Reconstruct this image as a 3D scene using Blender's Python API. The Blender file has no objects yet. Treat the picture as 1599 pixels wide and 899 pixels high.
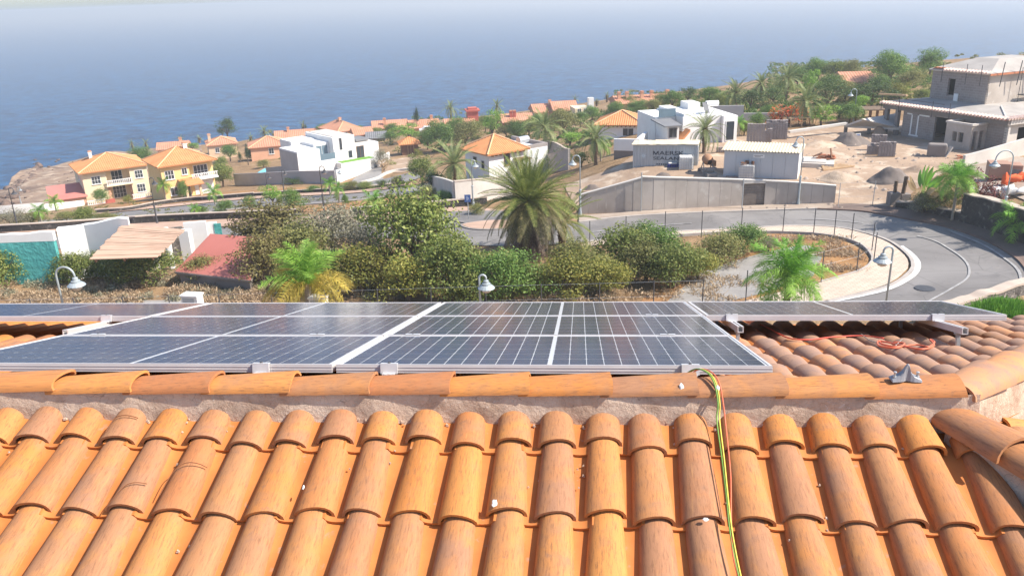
import bpy, bmesh, math, random
import numpy as np
from mathutils import Vector, Matrix
from mathutils import noise as mnoise
random.seed(7); np.random.seed(7)
S = bpy.context.scene
COL = S.collection
PI = math.pi
# ------------------------------------------------------------------ camera
IW, IH, FPX = 1599., 899., 1260.
ROLL = math.radians(2.0); PITCH = math.atan(459.5/1260)
CAM = np.array([0., 0., 17.])
FWD = np.array([0, math.cos(PITCH), -math.sin(PITCH)])
_u0 = np.array([0, math.sin(PITCH), math.cos(PITCH)]); _r0 = np.array([1., 0, 0])
RGT = math.cos(ROLL)*_r0 - math.sin(ROLL)*_u0
UPV = math.sin(ROLL)*_r0 + math.cos(ROLL)*_u0
cd = bpy.data.cameras.new('camera'); cam = bpy.data.objects.new('camera', cd); COL.objects.link(cam)
cd.sensor_fit = 'HORIZONTAL'; cd.sensor_width = 36.0; cd.lens = 36.0*FPX/IW
cd.clip_start = 0.05; cd.clip_end = 120000
cam.matrix_world = Matrix(((RGT[0], UPV[0], -FWD[0], CAM[0]), (RGT[1], UPV[1], -FWD[1], CAM[1]),
                           (RGT[2], UPV[2], -FWD[2], CAM[2]), (0, 0, 0, 1)))
S.camera = cam
HAZE = 6.0e-4
# ------------------------------------------------------------------ light
SUN_AZ = math.radians(103)      # clockwise from +Y
SUN_EL = math.radians(46)
w = bpy.data.worlds.new('World'); S.world = w; w.use_nodes = True
nt = w.node_tree; nt.nodes.clear()
sky = nt.nodes.new('ShaderNodeTexSky'); sky.sky_type = 'NISHITA'; sky.sun_disc = False
sky.sun_elevation = SUN_EL; sky.sun_rotation = SUN_AZ
sky.air_density = 0.9; sky.dust_density = 1.15; sky.ozone_density = 3.0; sky.altitude = 60
bg = nt.nodes.new('ShaderNodeBackground'); bg.inputs['Strength'].default_value = 0.13
wo = nt.nodes.new('ShaderNodeOutputWorld')
nt.links.new(sky.outputs[0], bg.inputs[0]); nt.links.new(bg.outputs[0], wo.inputs[0])
sl = bpy.data.lights.new('sun', 'SUN'); sl.energy = 4.6; sl.angle = math.radians(0.53); sl.color = (1.0, 0.93, 0.83)
so = bpy.data.objects.new('sun', sl); COL.objects.link(so)
sdir = Vector((math.sin(SUN_AZ)*math.cos(SUN_EL), math.cos(SUN_AZ)*math.cos(SUN_EL), math.sin(SUN_EL)))
so.rotation_euler = sdir.to_track_quat('Z', 'Y').to_euler(); so.location = (60, -20, 80)
S.view_settings.view_transform = 'Standard'; S.view_settings.look = 'None'
S.view_settings.exposure = 0.85; S.view_settings.gamma = 1.0
S.cycles.max_bounces = 6; S.cycles.diffuse_bounces = 3; S.cycles.glossy_bounces = 3
S.cycles.transmission_bounces = 4; S.cycles.transparent_max_bounces = 6; S.cycles.volume_bounces = 0
S.cycles.use_denoising = True
S.cycles.caustics_reflective = False; S.cycles.caustics_refractive = False
# ------------------------------------------------------------------ rays
def ray(u, v): return (FWD*FPX + RGT*(u-799.5) - UPV*(v-449.5))/FPX
def at_z(u, v, z):
    d = ray(u, v); return CAM + d*((z-CAM[2])/d[2])
def at_D(u, v, D): return CAM + ray(u, v)*D
def proj(p):
    q = np.array(p)-CAM; D = q@FWD; return 799.5+FPX*(q@RGT)/D, 449.5-FPX*(q@UPV)/D, D
# ------------------------------------------------------------------ tagging / linking
def tag(o, label=None, cat=None, group=None, kind=None):
    if label: o['label'] = label
    if cat: o['category'] = cat
    if group: o['group'] = group
    if kind: o['kind'] = kind
    return o
def thing(name, label, cat, loc=(0, 0, 0), yaw=0.0, group=None):
    o = bpy.data.objects.new(name, None); COL.objects.link(o)
    o.location = tuple(loc); o.rotation_euler = (0, 0, yaw); o.empty_display_size = .3
    return tag(o, label, cat, group)
def link(name, me, parent=None, loc=(0, 0, 0), rot=(0, 0, 0), scale=(1, 1, 1)):
    o = bpy.data.objects.new(name, me); COL.objects.link(o)
    if parent is not None: o.parent = parent
    o.location = tuple(loc); o.rotation_euler = rot; o.scale = scale
    return o
def copy_tree(o, parent=None):
    c = o.copy(); COL.objects.link(c)
    if parent is not None: c.parent = parent
    for ch in list(o.children): copy_tree(ch, c)
    return c
def mesh_from(name, V, Fc, mats, smooth=False, midx=None):
    me = bpy.data.meshes.new(name)
    me.from_pydata([tuple(map(float, v)) for v in V], [], [tuple(f) for f in Fc])
    for m in (mats if isinstance(mats, (list, tuple)) else [mats]): me.materials.append(m)
    if smooth: me.polygons.foreach_set('use_smooth', [True]*len(me.polygons))
    if midx is not None: me.polygons.foreach_set('material_index', midx)
    me.update(); return me
def fast_mesh(name, V, Q, mats, smooth=False, midx=None):
    """V (n,3) array, Q (m,4) array of quads."""
    me = bpy.data.meshes.new(name)
    V = np.asarray(V, dtype=np.float32); Q = np.asarray(Q, dtype=np.int32)
    k = Q.shape[1]
    me.vertices.add(len(V)); me.vertices.foreach_set('co', V.ravel())
    me.loops.add(Q.size); me.loops.foreach_set('vertex_index', Q.ravel())
    me.polygons.add(len(Q))
    me.polygons.foreach_set('loop_start', np.arange(0, Q.size, k, dtype=np.int32))
    me.polygons.foreach_set('loop_total', np.full(len(Q), k, dtype=np.int32))
    for m in (mats if isinstance(mats, (list, tuple)) else [mats]): me.materials.append(m)
    if smooth: me.polygons.foreach_set('use_smooth', np.ones(len(Q), dtype=bool))
    if midx is not None: me.polygons.foreach_set('material_index', np.asarray(midx, dtype=np.int32))
    me.update(calc_edges=True); me.validate(); return me
class MB:
    """collects simple shapes; build() links ONE mesh object."""
    def __init__(s): s.V = []; s.F = []; s.M = []
    def add(s, V, F, m=0):
        b = len(s.V); s.V += [tuple(v) for v in V]; s.F += [tuple(i+b for i in f) for f in F]; s.M += [m]*len(F); return s
    def box(s, x0, y0, z0, x1, y1, z1, m=0, rot=0, piv=None):
        V = [(x0,y0,z0),(x1,y0,z0),(x1,y1,z0),(x0,y1,z0),(x0,y0,z1),(x1,y0,z1),(x1,y1,z1),(x0,y1,z1)]
        if rot:
            px, py = piv if piv else ((x0+x1)/2, (y0+y1)/2); c, q = math.cos(rot), math.sin(rot)
            V = [(px+(x-px)*c-(y-py)*q, py+(x-px)*q+(y-py)*c, z) for x, y, z in V]
        return s.add(V, [(0,3,2,1),(4,5,6,7),(0,1,5,4),(1,2,6,5),(2,3,7,6),(3,0,4,7)], m)
    def beam(s, a, b, w, h, m=0):
        a, b = Vector(a), Vector(b); d = (b-a).normalized()
        r = d.cross(Vector((0,0,1))); r = Vector((1,0,0)) if r.length < 1e-4 else r.normalized()
        u = r.cross(d)
        V = [p+r*(sx*w/2)+u*(sy*h/2) for p in (a, b) for sx, sy in ((-1,-1),(1,-1),(1,1),(-1,1))]
        return s.add(V, [(0,1,2,3),(7,6,5,4),(0,4,5,1),(1,5,6,2),(2,6,7,3),(3,7,4,0)], m)
    def tube(s, pts, r, n=8, m=0, cap=True):
        pts = [Vector(p) for p in pts]; rs = r if isinstance(r, (list, tuple)) else [r]*len(pts)
        V = []; F = []; prev = None
        for i, p in enumerate(pts):
            d = (pts[min(i+1, len(pts)-1)]-pts[max(i-1, 0)]).normalized()
            if prev is None:
                a = d.cross(Vector((0,0,1))); a = d.cross(Vector((1,0,0))) if a.length < 1e-3 else a
            else: a = prev-d*prev.dot(d)
            a.normalize(); prev = a; b = d.cross(a)
            for k in range(n):
                t = 2*PI*k/n; V.append(p+(a*math.cos(t)+b*math.sin(t))*rs[i])
        for i in range(len(pts)-1):
            for k in range(n):
                F.append((i*n+k, i*n+(k+1) % n, (i+1)*n+(k+1) % n, (i+1)*n+k))
        if cap: F += [tuple(range(n-1, -1, -1)), tuple(range((len(pts)-1)*n, len(pts)*n))]
        return s.add(V, F, m)
    def lathe(s, prof, n=12, c=(0,0,0), m=0):
        V = []; F = []
        for r, z in prof:
            for k in range(n):
                t = 2*PI*k/n; V.append((c[0]+r*math.cos(t), c[1]+r*math.sin(t), c[2]+z))
        for i in range(len(prof)-1):
            for k in range(n): F.append((i*n+k, i*n+(k+1) % n, (i+1)*n+(k+1) % n, (i+1)*n+k))
        F += [tuple(range(n-1, -1, -1)), tuple(range((len(prof)-1)*n, len(prof)*n))]
        return s.add(V, F, m)
    def mesh(s, name, mats, smooth=False): return mesh_from(name, s.V, s.F, mats, smooth, s.M)
    def build(s, name, mats, parent=None, loc=(0,0,0), rot=(0,0,0), smooth=False, bevel=0):
        o = link(name, s.mesh(name, mats, smooth), parent, loc, rot)
        if bevel:
            b = o.modifiers.new('bevel', 'BEVEL'); b.width = bevel; b.segments = 2; b.limit_method = 'ANGLE'
        return o
# ------------------------------------------------------------------ materials
def node(nt, t, **kw):
    n = nt.nodes.new(t)
    for k, v in kw.items():
        if k in n.inputs: n.inputs[k].default_value = v
        else: setattr(n, k, v)
    return n
def base_mat(name):
    m = bpy.data.materials.new(name); m.use_nodes = True
    nt = m.node_tree; b = nt.nodes['Principled BSDF']; return m, nt, b
def c4(c): return (c[0], c[1], c[2], 1)
def ramp(nt, fac, stops):
    r = node(nt, 'ShaderNodeValToRGB'); e = r.color_ramp.elements
    while len(e) > 1: e.remove(e[0])
    e[0].position = stops[0][0]; e[0].color = c4(stops[0][1])
    for p, c in stops[1:]:
        x = e.new(p); x.color = c4(c)
    nt.links.new(fac, r.inputs[0]); return r.outputs[0]
def mixc(nt, fac, a, b, mode='MIX'):
    n = nt.nodes.new('ShaderNodeMix'); n.data_type = 'RGBA'; n.blend_type = mode
    if isinstance(fac, (int, float)): n.inputs[0].default_value = fac
    else: nt.links.new(fac, n.inputs[0])
    for i, x in ((6, a), (7, b)):
        if isinstance(x, tuple): n.inputs[i].default_value = c4(x)
        else: nt.links.new(x, n.inputs[i])
    return n.outputs[2]
def coords(nt, kind, scale=(1, 1, 1), rnd=False):
    if kind == 'World':
        g = node(nt, 'ShaderNodeNewGeometry'); out = g.outputs['Position']
    else:
        g = node(nt, 'ShaderNodeTexCoord'); out = g.outputs['Object']
    if rnd:
        oi = node(nt, 'ShaderNodeObjectInfo'); ml = node(nt, 'ShaderNodeVectorMath', operation='SCALE')
        ml.inputs[0].default_value = (37, 61, 23); nt.links.new(oi.outputs['Random'], ml.inputs['Scale'])
        ad = node(nt, 'ShaderNodeVectorMath', operation='ADD')
        nt.links.new(out, ad.inputs[0]); nt.links.new(ml.outputs[0], ad.inputs[1]); out = ad.outputs[0]
    mp = node(nt, 'ShaderNodeMapping'); mp.inputs['Scale'].default_value = scale
    nt.links.new(out, mp.inputs[0]); return mp.outputs[0]
def noise_t(nt, vec, scale, detail=4, rough=.55, dist=0):
    n = node(nt, 'ShaderNodeTexNoise'); n.inputs['Scale'].default_value = scale; n.inputs['Detail'].default_value = detail
    n.inputs['Roughness'].default_value = rough; n.inputs['Distortion'].default_value = dist
    nt.links.new(vec, n.inputs['Vector']); return n.outputs[0]
def bump(nt, b, h, strength=.4, dist=.02):
    n = node(nt, 'ShaderNodeBump'); n.inputs['Strength'].default_value = strength; n.inputs['Distance'].default_value = dist
    nt.links.new(h, n.inputs['Height']); nt.links.new(n.outputs[0], b.inputs['Normal'])
def mat(name, c1, c2=None, scale=3., rough=.8, bmp=.25, bd=.02, metal=0., coord='Object', stretch=(1,1,1), spot=None, spotscale=20., spotlo=.62, rnd=False, spec=.4):
    """two-tone noise colour with optional speckle / stain colour"""
    m, nt, b = base_mat(name)
    c2 = c2 or tuple(x*.78 for x in c1)
    v = coords(nt, coord, stretch, rnd)
    n1 = noise_t(nt, v, scale, 6, .6)
    col = ramp(nt, n1, [(.32, c2), (.66, c1)])
    if spot:
        n2 = noise_t(nt, v, spotscale, 5, .65)
        f = ramp(nt, n2, [(spotlo, (0,0,0)), (min(spotlo+.1, 1), (1,1,1))])
        col = mixc(nt, f, col, spot)
    nt.links.new(col, b.inputs['Base Color'])
    b.inputs['Roughness'].default_value = rough; b.inputs['Metallic'].default_value = metal
    b.inputs['Specular IOR Level'].default_value = spec
    if bmp:
        n3 = noise_t(nt, v, scale*6, 5, .6); bump(nt, b, n3, bmp, bd)
    return m
def leaf_mat(name, stops, rough=.55, trans=.35):
    m, nt, b = base_mat(name)
    g = node(nt, 'ShaderNodeNewGeometry'); oi = node(nt, 'ShaderNodeObjectInfo')
    col = ramp(nt, g.outputs['Random Per Island'], stops)
    hv = node(nt, 'ShaderNodeHueSaturation'); nt.links.new(col, hv.inputs['Color'])
    mr = node(nt, 'ShaderNodeMapRange'); mr.inputs[3].default_value = 1.15; mr.inputs[4].default_value = 1.65
    nt.links.new(oi.outputs['Random'], mr.inputs[0]); nt.links.new(mr.outputs[0], hv.inputs['Value'])
    nt.links.new(hv.outputs[0], b.inputs['Base Color']); b.inputs['Roughness'].default_value = rough
    b.inputs['Specular IOR Level'].default_value = .3
    if trans:
        t = node(nt, 'ShaderNodeBsdfTranslucent'); nt.links.new(hv.outputs[0], t.inputs[0])
        mx = node(nt, 'ShaderNodeMixShader'); mx.inputs[0].default_value = trans
        nt.links.new(b.outputs[0], mx.inputs[1]); nt.links.new(t.outputs[0], mx.inputs[2])
        nt.links.new(mx.outputs[0], nt.nodes['Material Output'].inputs[0])
    return m
# ------------------------------------------------------------------ ground shape
CP = [  # (pixel u, pixel v, height)
 (100,472,0),(350,472,0),(600,472,0),(900,472,0),(1150,472,0),(1300,472,.1),(1480,470,.3),(1590,460,.5),
 (20,430,-.2),(200,432,-.2),(450,420,-.1),(700,420,0),(900,400,0),(1100,400,0),(1250,400,0),(1400,400,.1),(1580,400,.4),
 (1010,334,0),(1100,326,0),(1200,324,0),(1300,322,.2),(1400,330,.5),(1500,347,.7),(1590,372,.9),(905,340,-.1),
 (20,372,-2.),(150,366,-1.9),(300,362,-1.7),(450,356,-1.3),(590,351,-.8),(700,344,-.5),(800,345,-.2),
 (20,356,-3.3),(150,350,-3.2),(300,343,-3.),(450,336,-2.4),(560,332,-1.9),(640,326,-1.5),(760,315,-1.2),(705,325,-1.2),
 (120,342,-6.5),(260,333,-6.4),(380,320,-6.2),(500,312,-5.4),(600,303,-4.5),(640,296,-4.2),
 (30,330,-10.),(140,322,-12.3),(230,312,-12.3),(250,308,-11.8),(340,298,-11.),(420,290,-9.4),(560,286,-8.4),(640,285,-6.),
 (600,268,-9.),(680,245,-9.5),(620,250,-9.5),(740,282,-5.5),(830,275,-5.),(880,290,-1.6),(930,300,-.8),
 (950,262,.4),(1000,262,.8),(1040,262,.85),(1120,264,.9),(1200,266,.9),(1280,285,.8),(1345,295,.7),(1345,250,.95),(1430,245,1.0),(1200,225,.9),(1300,215,1.0),(1400,205,1.0),(1100,222,.8),(1000,232,.2),(1480,262,1.1),(1540,300,2.0),(1590,300,2.2),(1560,262,1.6),(870,225,-5),(930,222,-3),(760,225,-9),(700,215,-10),
 (1000,185,-3.5),(1080,168,-2),(1150,165,-.4),(1250,180,1.),(1300,170,1.2),(1350,150,1.6),(1440,130,2.),(1560,115,3.),
 (0,300,-20.5),(40,275,-20.5),(90,258,-20.3),(140,252,-20),(230,240,-19),(330,228,-17.5),(450,222,-16),(560,205,-15),(660,192,-14),(760,185,-12.5),(870,172,-10.5),
 (960,158,-8.5),(1060,146,-6),(1150,136,-4),(1250,118,-1.5),(1350,112,-.4),(1450,102,.6),(1590,92,2.),
 (60,300,-16),(100,285,-17.),(400,240,-15.),(250,270,-14.5),
]
PTS = [at_z(u, v, z) for u, v, z in CP]
PTS += [np.array(p, float) for p in [(0,5,5),(-30,5,5),(30,5,5),(0,-30,6),(-60,-10,5),(60,-10,6),(0,18,3),(-18,22,1.8),(20,24,1.8),(0,29,1.3),(-30,30,.9),(30,32,1.),
   (-60,40,0),(60,40,2),(-90,80,-8),(95,90,4),(-70,20,3),(70,15,5),(-130,140,-19),(130,120,5),(150,190,6)]]
PTS = np.array(PTS)
_x = PTS[:, :2]/50.; _n = len(_x)
def _phi(r2): return np.where(r2 > 1e-12, .5*r2*np.log(np.maximum(r2, 1e-12)), 0)
_K = _phi(((_x[:, None]-_x[None])**2).sum(-1)) + np.eye(_n)*3e-3
_P = np.c_[np.ones(_n), _x]
_A = np.block([[_K, _P], [_P.T, np.zeros((3, 3))]])
_W = np.linalg.solve(_A, np.r_[PTS[:, 2], 0, 0, 0])
def hgt(xy):
    xy = np.atleast_2d(np.asarray(xy, float))/50.; out = np.empty(len(xy))
    for i in range(0, len(xy), 20000):
        q = xy[i:i+20000]
        out[i:i+20000] = _phi(((q[:, None]-_x[None])**2).sum(-1))@_W[:_n] + np.c_[np.ones(len(q)), q]@_W[_n:]
    return out
def h1(x, y): return float(hgt([(x, y)])[0])
def hit(u, v, f=None):
    """where the sight line through a photo point meets the ground"""
    d = ray(u, v); d = d/np.hypot(d[0], d[1])
    ts = np.arange(18, 330, 1.0); P = CAM+d*ts[:, None]
    H = (f or hgt)(P[:, :2]); below = np.nonzero(P[:, 2] < H)[0]
    if len(below) == 0: return CAM+d*300
    i = below[0]
    if i == 0: return P[0]
    lo, hi = ts[i-1], ts[i]
    for _ in range(14):
        mid = (lo+hi)/2; p = CAM+d*mid
        if p[2] < (f or hgt)([p[:2]])[0]: hi = mid
        else: lo = mid
    return CAM+d*hi
SEA_Z = -48.
# coast line: distance of the cliff top for each bearing
_coast = [at_z(u, v, z) for u, v, z in [(-120,330,-20.6),(0,300,-20.5),(30,270,-20.5),(100,249,-20.3),(150,243,-20),(220,231,-19),(330,222,-17.5),(450,214,-16),(560,198,-15),(660,188,-14),
    (760,178,-12.5),(870,164,-10.5),(960,151,-8.5),(1060,141,-6),(1150,130,-4),(1250,110,-1.5),(1350,104,-.4),(1450,95,.6),(1590,86,2.),(1700,80,2.)]]
_ca = np.array([math.atan2(p[0], p[1]) for p in _coast]); _cr = np.array([math.hypot(p[0], p[1]) for p in _coast])
def coast_r(a): return np.interp(a, _ca, _cr)
def fbm(x, y, s, seed=0.):
    return np.array([mnoise.fractal((a*s+seed, b*s-seed, seed), .9, 2.1, 5) for a, b in zip(x, y)])
# ------------------------------------------------------------------ materials
M = {}
def soil():
    m, nt, b = base_mat('soil'); v = coords(nt, 'World')
    a = noise_t(nt, v, .06, 8, .62); c = noise_t(nt, v, .55, 8, .7); d = noise_t(nt, v, 5., 5, .7)
    c1 = ramp(nt, a, [(.35, (.28,.165,.09)), (.5, (.34,.21,.12)), (.66, (.40,.27,.17))])
    c2 = ramp(nt, c, [(.38, (.15,.105,.055)), (.55, (.33,.22,.115)), (.7, (.42,.32,.21))])
    col = mixc(nt, .55, c1, c2)
    f = ramp(nt, d, [(.5, (0,0,0)), (.7, (.6,.6,.6))]); col = mixc(nt, f, col, (.12,.09,.05))
    nt.links.new(col, b.inputs['Base Color']); b.inputs['Roughness'].default_value = .95; b.inputs['Specular IOR Level'].default_value = .1
    bump(nt, b, noise_t(nt, v, 2.2, 8, .7), .7, .25); return m
M['soil'] = soil()
M['headland'] = mat('headland', (.33,.225,.15), (.13,.085,.06), .11, .95, .9, .5, coord='World', stretch=(.5,1.3,1), spot=(.45,.34,.24), spotscale=.6, spotlo=.52)
M['dry_grass'] = mat('dry_grass', (.36,.19,.07), (.24,.12,.05), .5, .95, .6, .15, coord='World', spot=(.45,.33,.18), spotscale=2.5, spotlo=.58)
M['gravel'] = mat('gravel', (.30,.28,.26), (.23,.215,.20), .7, .95, .5, .06, coord='World', spot=(.38,.35,.31), spotscale=3.)
def asphalt():
    m, nt, b = base_mat('asphalt'); v = coords(nt, 'World')
    c1 = ramp(nt, noise_t(nt, v, .13, 7, .62, .6), [(.36, (.155,.144,.136)), (.52, (.210,.196,.186)), (.68, (.255,.240,.226))])
    f = ramp(nt, noise_t(nt, v, .55, 6, .7, 1.2), [(.56, (0,0,0)), (.66, (.55,.55,.55))]); col = mixc(nt, f, c1, (.11,.105,.102))
    f = ramp(nt, noise_t(nt, v, .32, 5, .6), [(.60, (0,0,0)), (.74, (.5,.5,.5))]); col = mixc(nt, f, col, (.33,.29,.25))
    vo = node(nt, 'ShaderNodeTexVoronoi', feature='DISTANCE_TO_EDGE'); vo.inputs['Scale'].default_value = .28; nt.links.new(v, vo.inputs['Vector'])
    col = mixc(nt, ramp(nt, vo.outputs[0], [(0., (.5,.5,.5)), (.012, (0,0,0))]), col, (.09,.086,.083))
    nt.links.new(col, b.inputs['Base Color']); b.inputs['Roughness'].default_value = .85; b.inputs['Specular IOR Level'].default_value = .3
    bump(nt, b, noise_t(nt, v, 12., 4), .25, .02); return m
M['asphalt'] = asphalt()
M['road_paint'] = mat('road_paint', (.72,.71,.68), (.5,.49,.47), 1.5, .7, .1, coord='World')
M['worn_paint'] = mat('worn_paint', (.40,.39,.375), (.24,.23,.225), 1.8, .8, .1, coord='World')
M['kerb'] = mat('kerb', (.42,.38,.34), (.33,.29,.26), 1., .9, .2, coord='World')
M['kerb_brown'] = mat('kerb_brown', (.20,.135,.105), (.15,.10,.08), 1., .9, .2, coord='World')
M['pink_paving'] = mat('pink_paving', (.47,.32,.235), (.40,.265,.19), .6, .9, .2, coord='World')
M['dirt'] = mat('dirt', (.42,.30,.205), (.29,.20,.135), .13, .95, .9, .15, coord='World', spot=(.50,.395,.29), spotscale=.45, spotlo=.53)
M['sidewalk_dirt'] = mat('sidewalk_dirt', (.40,.33,.265), (.29,.22,.17), .35, .95, .4, .05, coord='World')
M['outer_paving'] = mat('brown_paving', (.20,.145,.115), (.15,.105,.085), .6, .9, .2, coord='World', spot=(.27,.2,.16), spotscale=2.)  # brown colour of the outer pavement itself
def pavers():
    m, nt, b = base_mat('cream_pavers'); v = coords(nt, 'World')
    br = node(nt, 'ShaderNodeTexBrick'); br.inputs['Scale'].default_value = 1.0
    br.inputs['Brick Width'].default_value = .44; br.inputs['Row Height'].default_value = .24; br.inputs['Mortar Size'].default_value = .018
    br.inputs['Color1'].default_value = (.60,.50,.39,1); br.inputs['Color2'].default_value = (.50,.40,.31,1); br.inputs['Mortar'].default_value = (.35,.26,.19,1)
    nt.links.new(v, br.inputs['Vector'])
    n1 = noise_t(nt, v, .4, 5); col = mixc(nt, ramp(nt, n1, [(.4, (0,0,0)), (.7, (.5,.5,.5))]), br.outputs[0], (.42,.32,.25))
    nt.links.new(col, b.inputs['Base Color']); b.inputs['Roughness'].default_value = .9
    bump(nt, b, br.outputs['Fac'], -.4, .02); return m
M['pavers'] = pavers()
def sea_mat():
    m, nt, b = base_mat('sea_water'); v = coords(nt, 'World', (1., 1.5, 1.))
    big = noise_t(nt, v, .0035, 6, .6, .4); c1 = ramp(nt, big, [(.35, (.000,.022,.088)), (.65, (.001,.038,.125))])
    ch = noise_t(nt, v, .11, 7, .68, .5); col = mixc(nt, ramp(nt, ch, [(.40, (0,0,0)), (.62, (.9,.9,.9))]), c1, (.014,.13,.31))
    nt.links.new(col, b.inputs['Base Color']); b.inputs['Roughness'].default_value = .26; b.inputs['IOR'].default_value = 1.33; b.inputs['Specular IOR Level'].default_value = .15
    w1 = noise_t(nt, v, .085, 8, .7, .6); w2 = noise_t(nt, v, .42, 5, .6)
    mx = node(nt, 'ShaderNodeMath', operation='MULTIPLY_ADD'); nt.links.new(w2, mx.inputs[0]); mx.inputs[1].default_value = .22; nt.links.new(w1, mx.inputs[2])
    bump(nt, b, mx.outputs[0], 1., 6.0); return m
M['sea'] = sea_mat()
W_ = lambda n, c, **k: M.__setitem__(n, mat(n, c, **k))
W_('white_wall', (.80,.79,.76), c2=(.74,.72,.69), scale=.9, rough=.85, bmp=.1)
W_('cream_wall', (.80,.66,.44), c2=(.74,.60,.39), scale=.6, rough=.9, bmp=.1)
W_('yellow_wall', (.76,.56,.26), c2=(.70,.50,.22), scale=.6, rough=.9, bmp=.1)
W_('peach_wall', (.70,.40,.25), c2=(.62,.34,.21), scale=.4, rough=.9, bmp=.1)
W_('peach_light', (.72,.52,.34), c2=(.64,.44,.29), scale=.4, rough=.9, bmp=.1)
W_('red_wall', (.50,.14,.10), c2=(.42,.11,.08), scale=.8, rough=.9, bmp=.1)
W_('turquoise_wall', (.10,.40,.37), c2=(.07,.33,.31), scale=.5, rough=.85, bmp=.9, bd=.10, spot=(.22,.48,.45), spotscale=3., spotlo=.66)
W_('grey_render', (.42,.40,.39), c2=(.36,.34,.33), scale=.5, rough=.9, bmp=.15)
W_('bare_concrete', (.50,.435,.375), c2=(.37,.315,.265), scale=.45, rough=.92, bmp=.3, spot=(.52,.47,.41), spotscale=1.2, spotlo=.58, coord='World')
W_('concrete_pale', (.60,.555,.49), c2=(.50,.45,.40), scale=.6, rough=.9, bmp=.2)
W_('concrete_dark', (.25,.22,.20), c2=(.19,.165,.15), scale=.5, rough=.92, bmp=.3)
W_('roof_orange', (.60,.27,.11), c2=(.50,.205,.08), scale=.9, rough=.85, bmp=.2)
W_('roof_terracotta', (.55,.27,.165), c2=(.46,.21,.125), scale=.5, rough=.85, bmp=.2)
W_('roof_ridge', (.72,.45,.25), c2=(.6,.34,.18), scale=1., rough=.85, bmp=.1)
W_('red_sheet', (.53,.20,.16), c2=(.47,.17,.135), scale=.3, rough=.6, bmp=.05)
W_('plank_wood', (.56,.385,.275), c2=(.42,.27,.185), scale=1.2, rough=.85, bmp=.2, stretch=(.4,6,3), rnd=True)
W_('brown_wood', (.22,.11,.06), c2=(.15,.07,.04), scale=2., rough=.8, bmp=.2)
W_('timber', (.55,.38,.22), c2=(.42,.27,.15), scale=2., rough=.85, bmp=.2)
W_('window_glass', (.055,.065,.075), c2=(.035,.04,.05), scale=.5, rough=.12, bmp=0, spec=.6)
W_('blue_glass', (.16,.23,.27), c2=(.12,.18,.22), scale=.5, rough=.1, bmp=0, spec=.6)
W_('shade_black', (.035,.028,.026), c2=(.025,.02,.02), scale=1., rough=.95, bmp=0)  # near-black that stands in for shade behind openings
W_('galvanised', (.50,.52,.53), c2=(.42,.44,.45), scale=3., rough=.45, bmp=.05, metal=.6)
W_('dark_metal', (.10,.10,.105), c2=(.07,.07,.075), scale=3., rough=.55, bmp=.05, metal=.3)
W_('lamp_grey', (.40,.44,.45), c2=(.33,.37,.38), scale=4., rough=.45, bmp=.03, metal=.2)
W_('lamp_globe', (.66,.60,.52), c2=(.55,.47,.40), scale=5., rough=.2, bmp=0)
W_('stone_dark', (.075,.068,.062), c2=(.04,.037,.034), scale=2.2, rough=.95, bmp=.9, bd=.1, spot=(.20,.185,.17), spotscale=2.6, spotlo=.56)
W_('stone_mixed', (.21,.19,.165), c2=(.055,.048,.042), scale=2.2, rough=.95, bmp=1., bd=.1, spot=(.5,.45,.38), spotscale=3.4, spotlo=.55)
W_('wall_cap', (.50,.42,.34), c2=(.40,.32,.26), scale=1., rough=.95, bmp=.3)
W_('bark', (.15,.105,.07), c2=(.09,.062,.042), scale=6., rough=.95, bmp=.6)
W_('palm_bark', (.24,.165,.11), c2=(.13,.085,.055), scale=6., rough=.95, bmp=.8, stretch=(1,1,3))
W_('pale_bark', (.34,.29,.24), c2=(.24,.2,.16), scale=6., rough=.95, bmp=.4)
W_('container_grey', (.46,.475,.475), c2=(.39,.405,.405), scale=.6, rough=.6, bmp=.05, spot=(.32,.27,.24), spotscale=2.2, spotlo=.68)
W_('container_lit_end', (.70,.70,.68), c2=(.60,.59,.57), scale=.7, rough=.6, bmp=.05)  # paler copy of the container grey, sunlight on the end put into colour
W_('cabin_panel', (.52,.54,.55), c2=(.47,.49,.50), scale=.6, rough=.6, bmp=.03)
W_('cream_sheet', (.70,.60,.44), c2=(.58,.48,.33), scale=.8, rough=.8, bmp=.1, spot=(.5,.3,.18), spotscale=2., spotlo=.62)
W_('ibc_white', (.70,.69,.66), c2=(.6,.59,.56), scale=2., rough=.5, bmp=.03)
W_('mixer_orange', (.42,.20,.09), c2=(.30,.17,.10), scale=3., rough=.7, bmp=.1)
W_('machine_grey', (.26,.25,.24), c2=(.17,.16,.15), scale=3., rough=.6, bmp=.1)
W_('letter_dark', (.055,.06,.07), c2=(.045,.05,.06), scale=3., rough=.7, bmp=0)
W_('letter_pale', (.66,.74,.77), c2=(.6,.68,.71), scale=3., rough=.7, bmp=0)
W_('sand_grey', (.185,.155,.135), c2=(.13,.105,.09), scale=.5, rough=.98, bmp=.5, bd=.06)
W_('rubble', (.46,.36,.27), c2=(.32,.24,.17), scale=1.2, rough=.98, bmp=.8, bd=.1)
W_('block_grey', (.33,.285,.265), c2=(.26,.22,.205), scale=1.5, rough=.95, bmp=.3, rnd=True)
W_('brick_orange', (.55,.22,.11), c2=(.42,.15,.075), scale=2., rough=.9, bmp=.2)
W_('brown_box', (.40,.235,.165), c2=(.34,.195,.135), scale=.8, rough=.75, bmp=.05)
W_('orange_net', (.80,.13,.03), c2=(.65,.10,.025), scale=3., rough=.8, bmp=.4)
W_('white_bag', (.72,.70,.66), c2=(.55,.53,.5), scale=2., rough=.8, bmp=.4)
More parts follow.
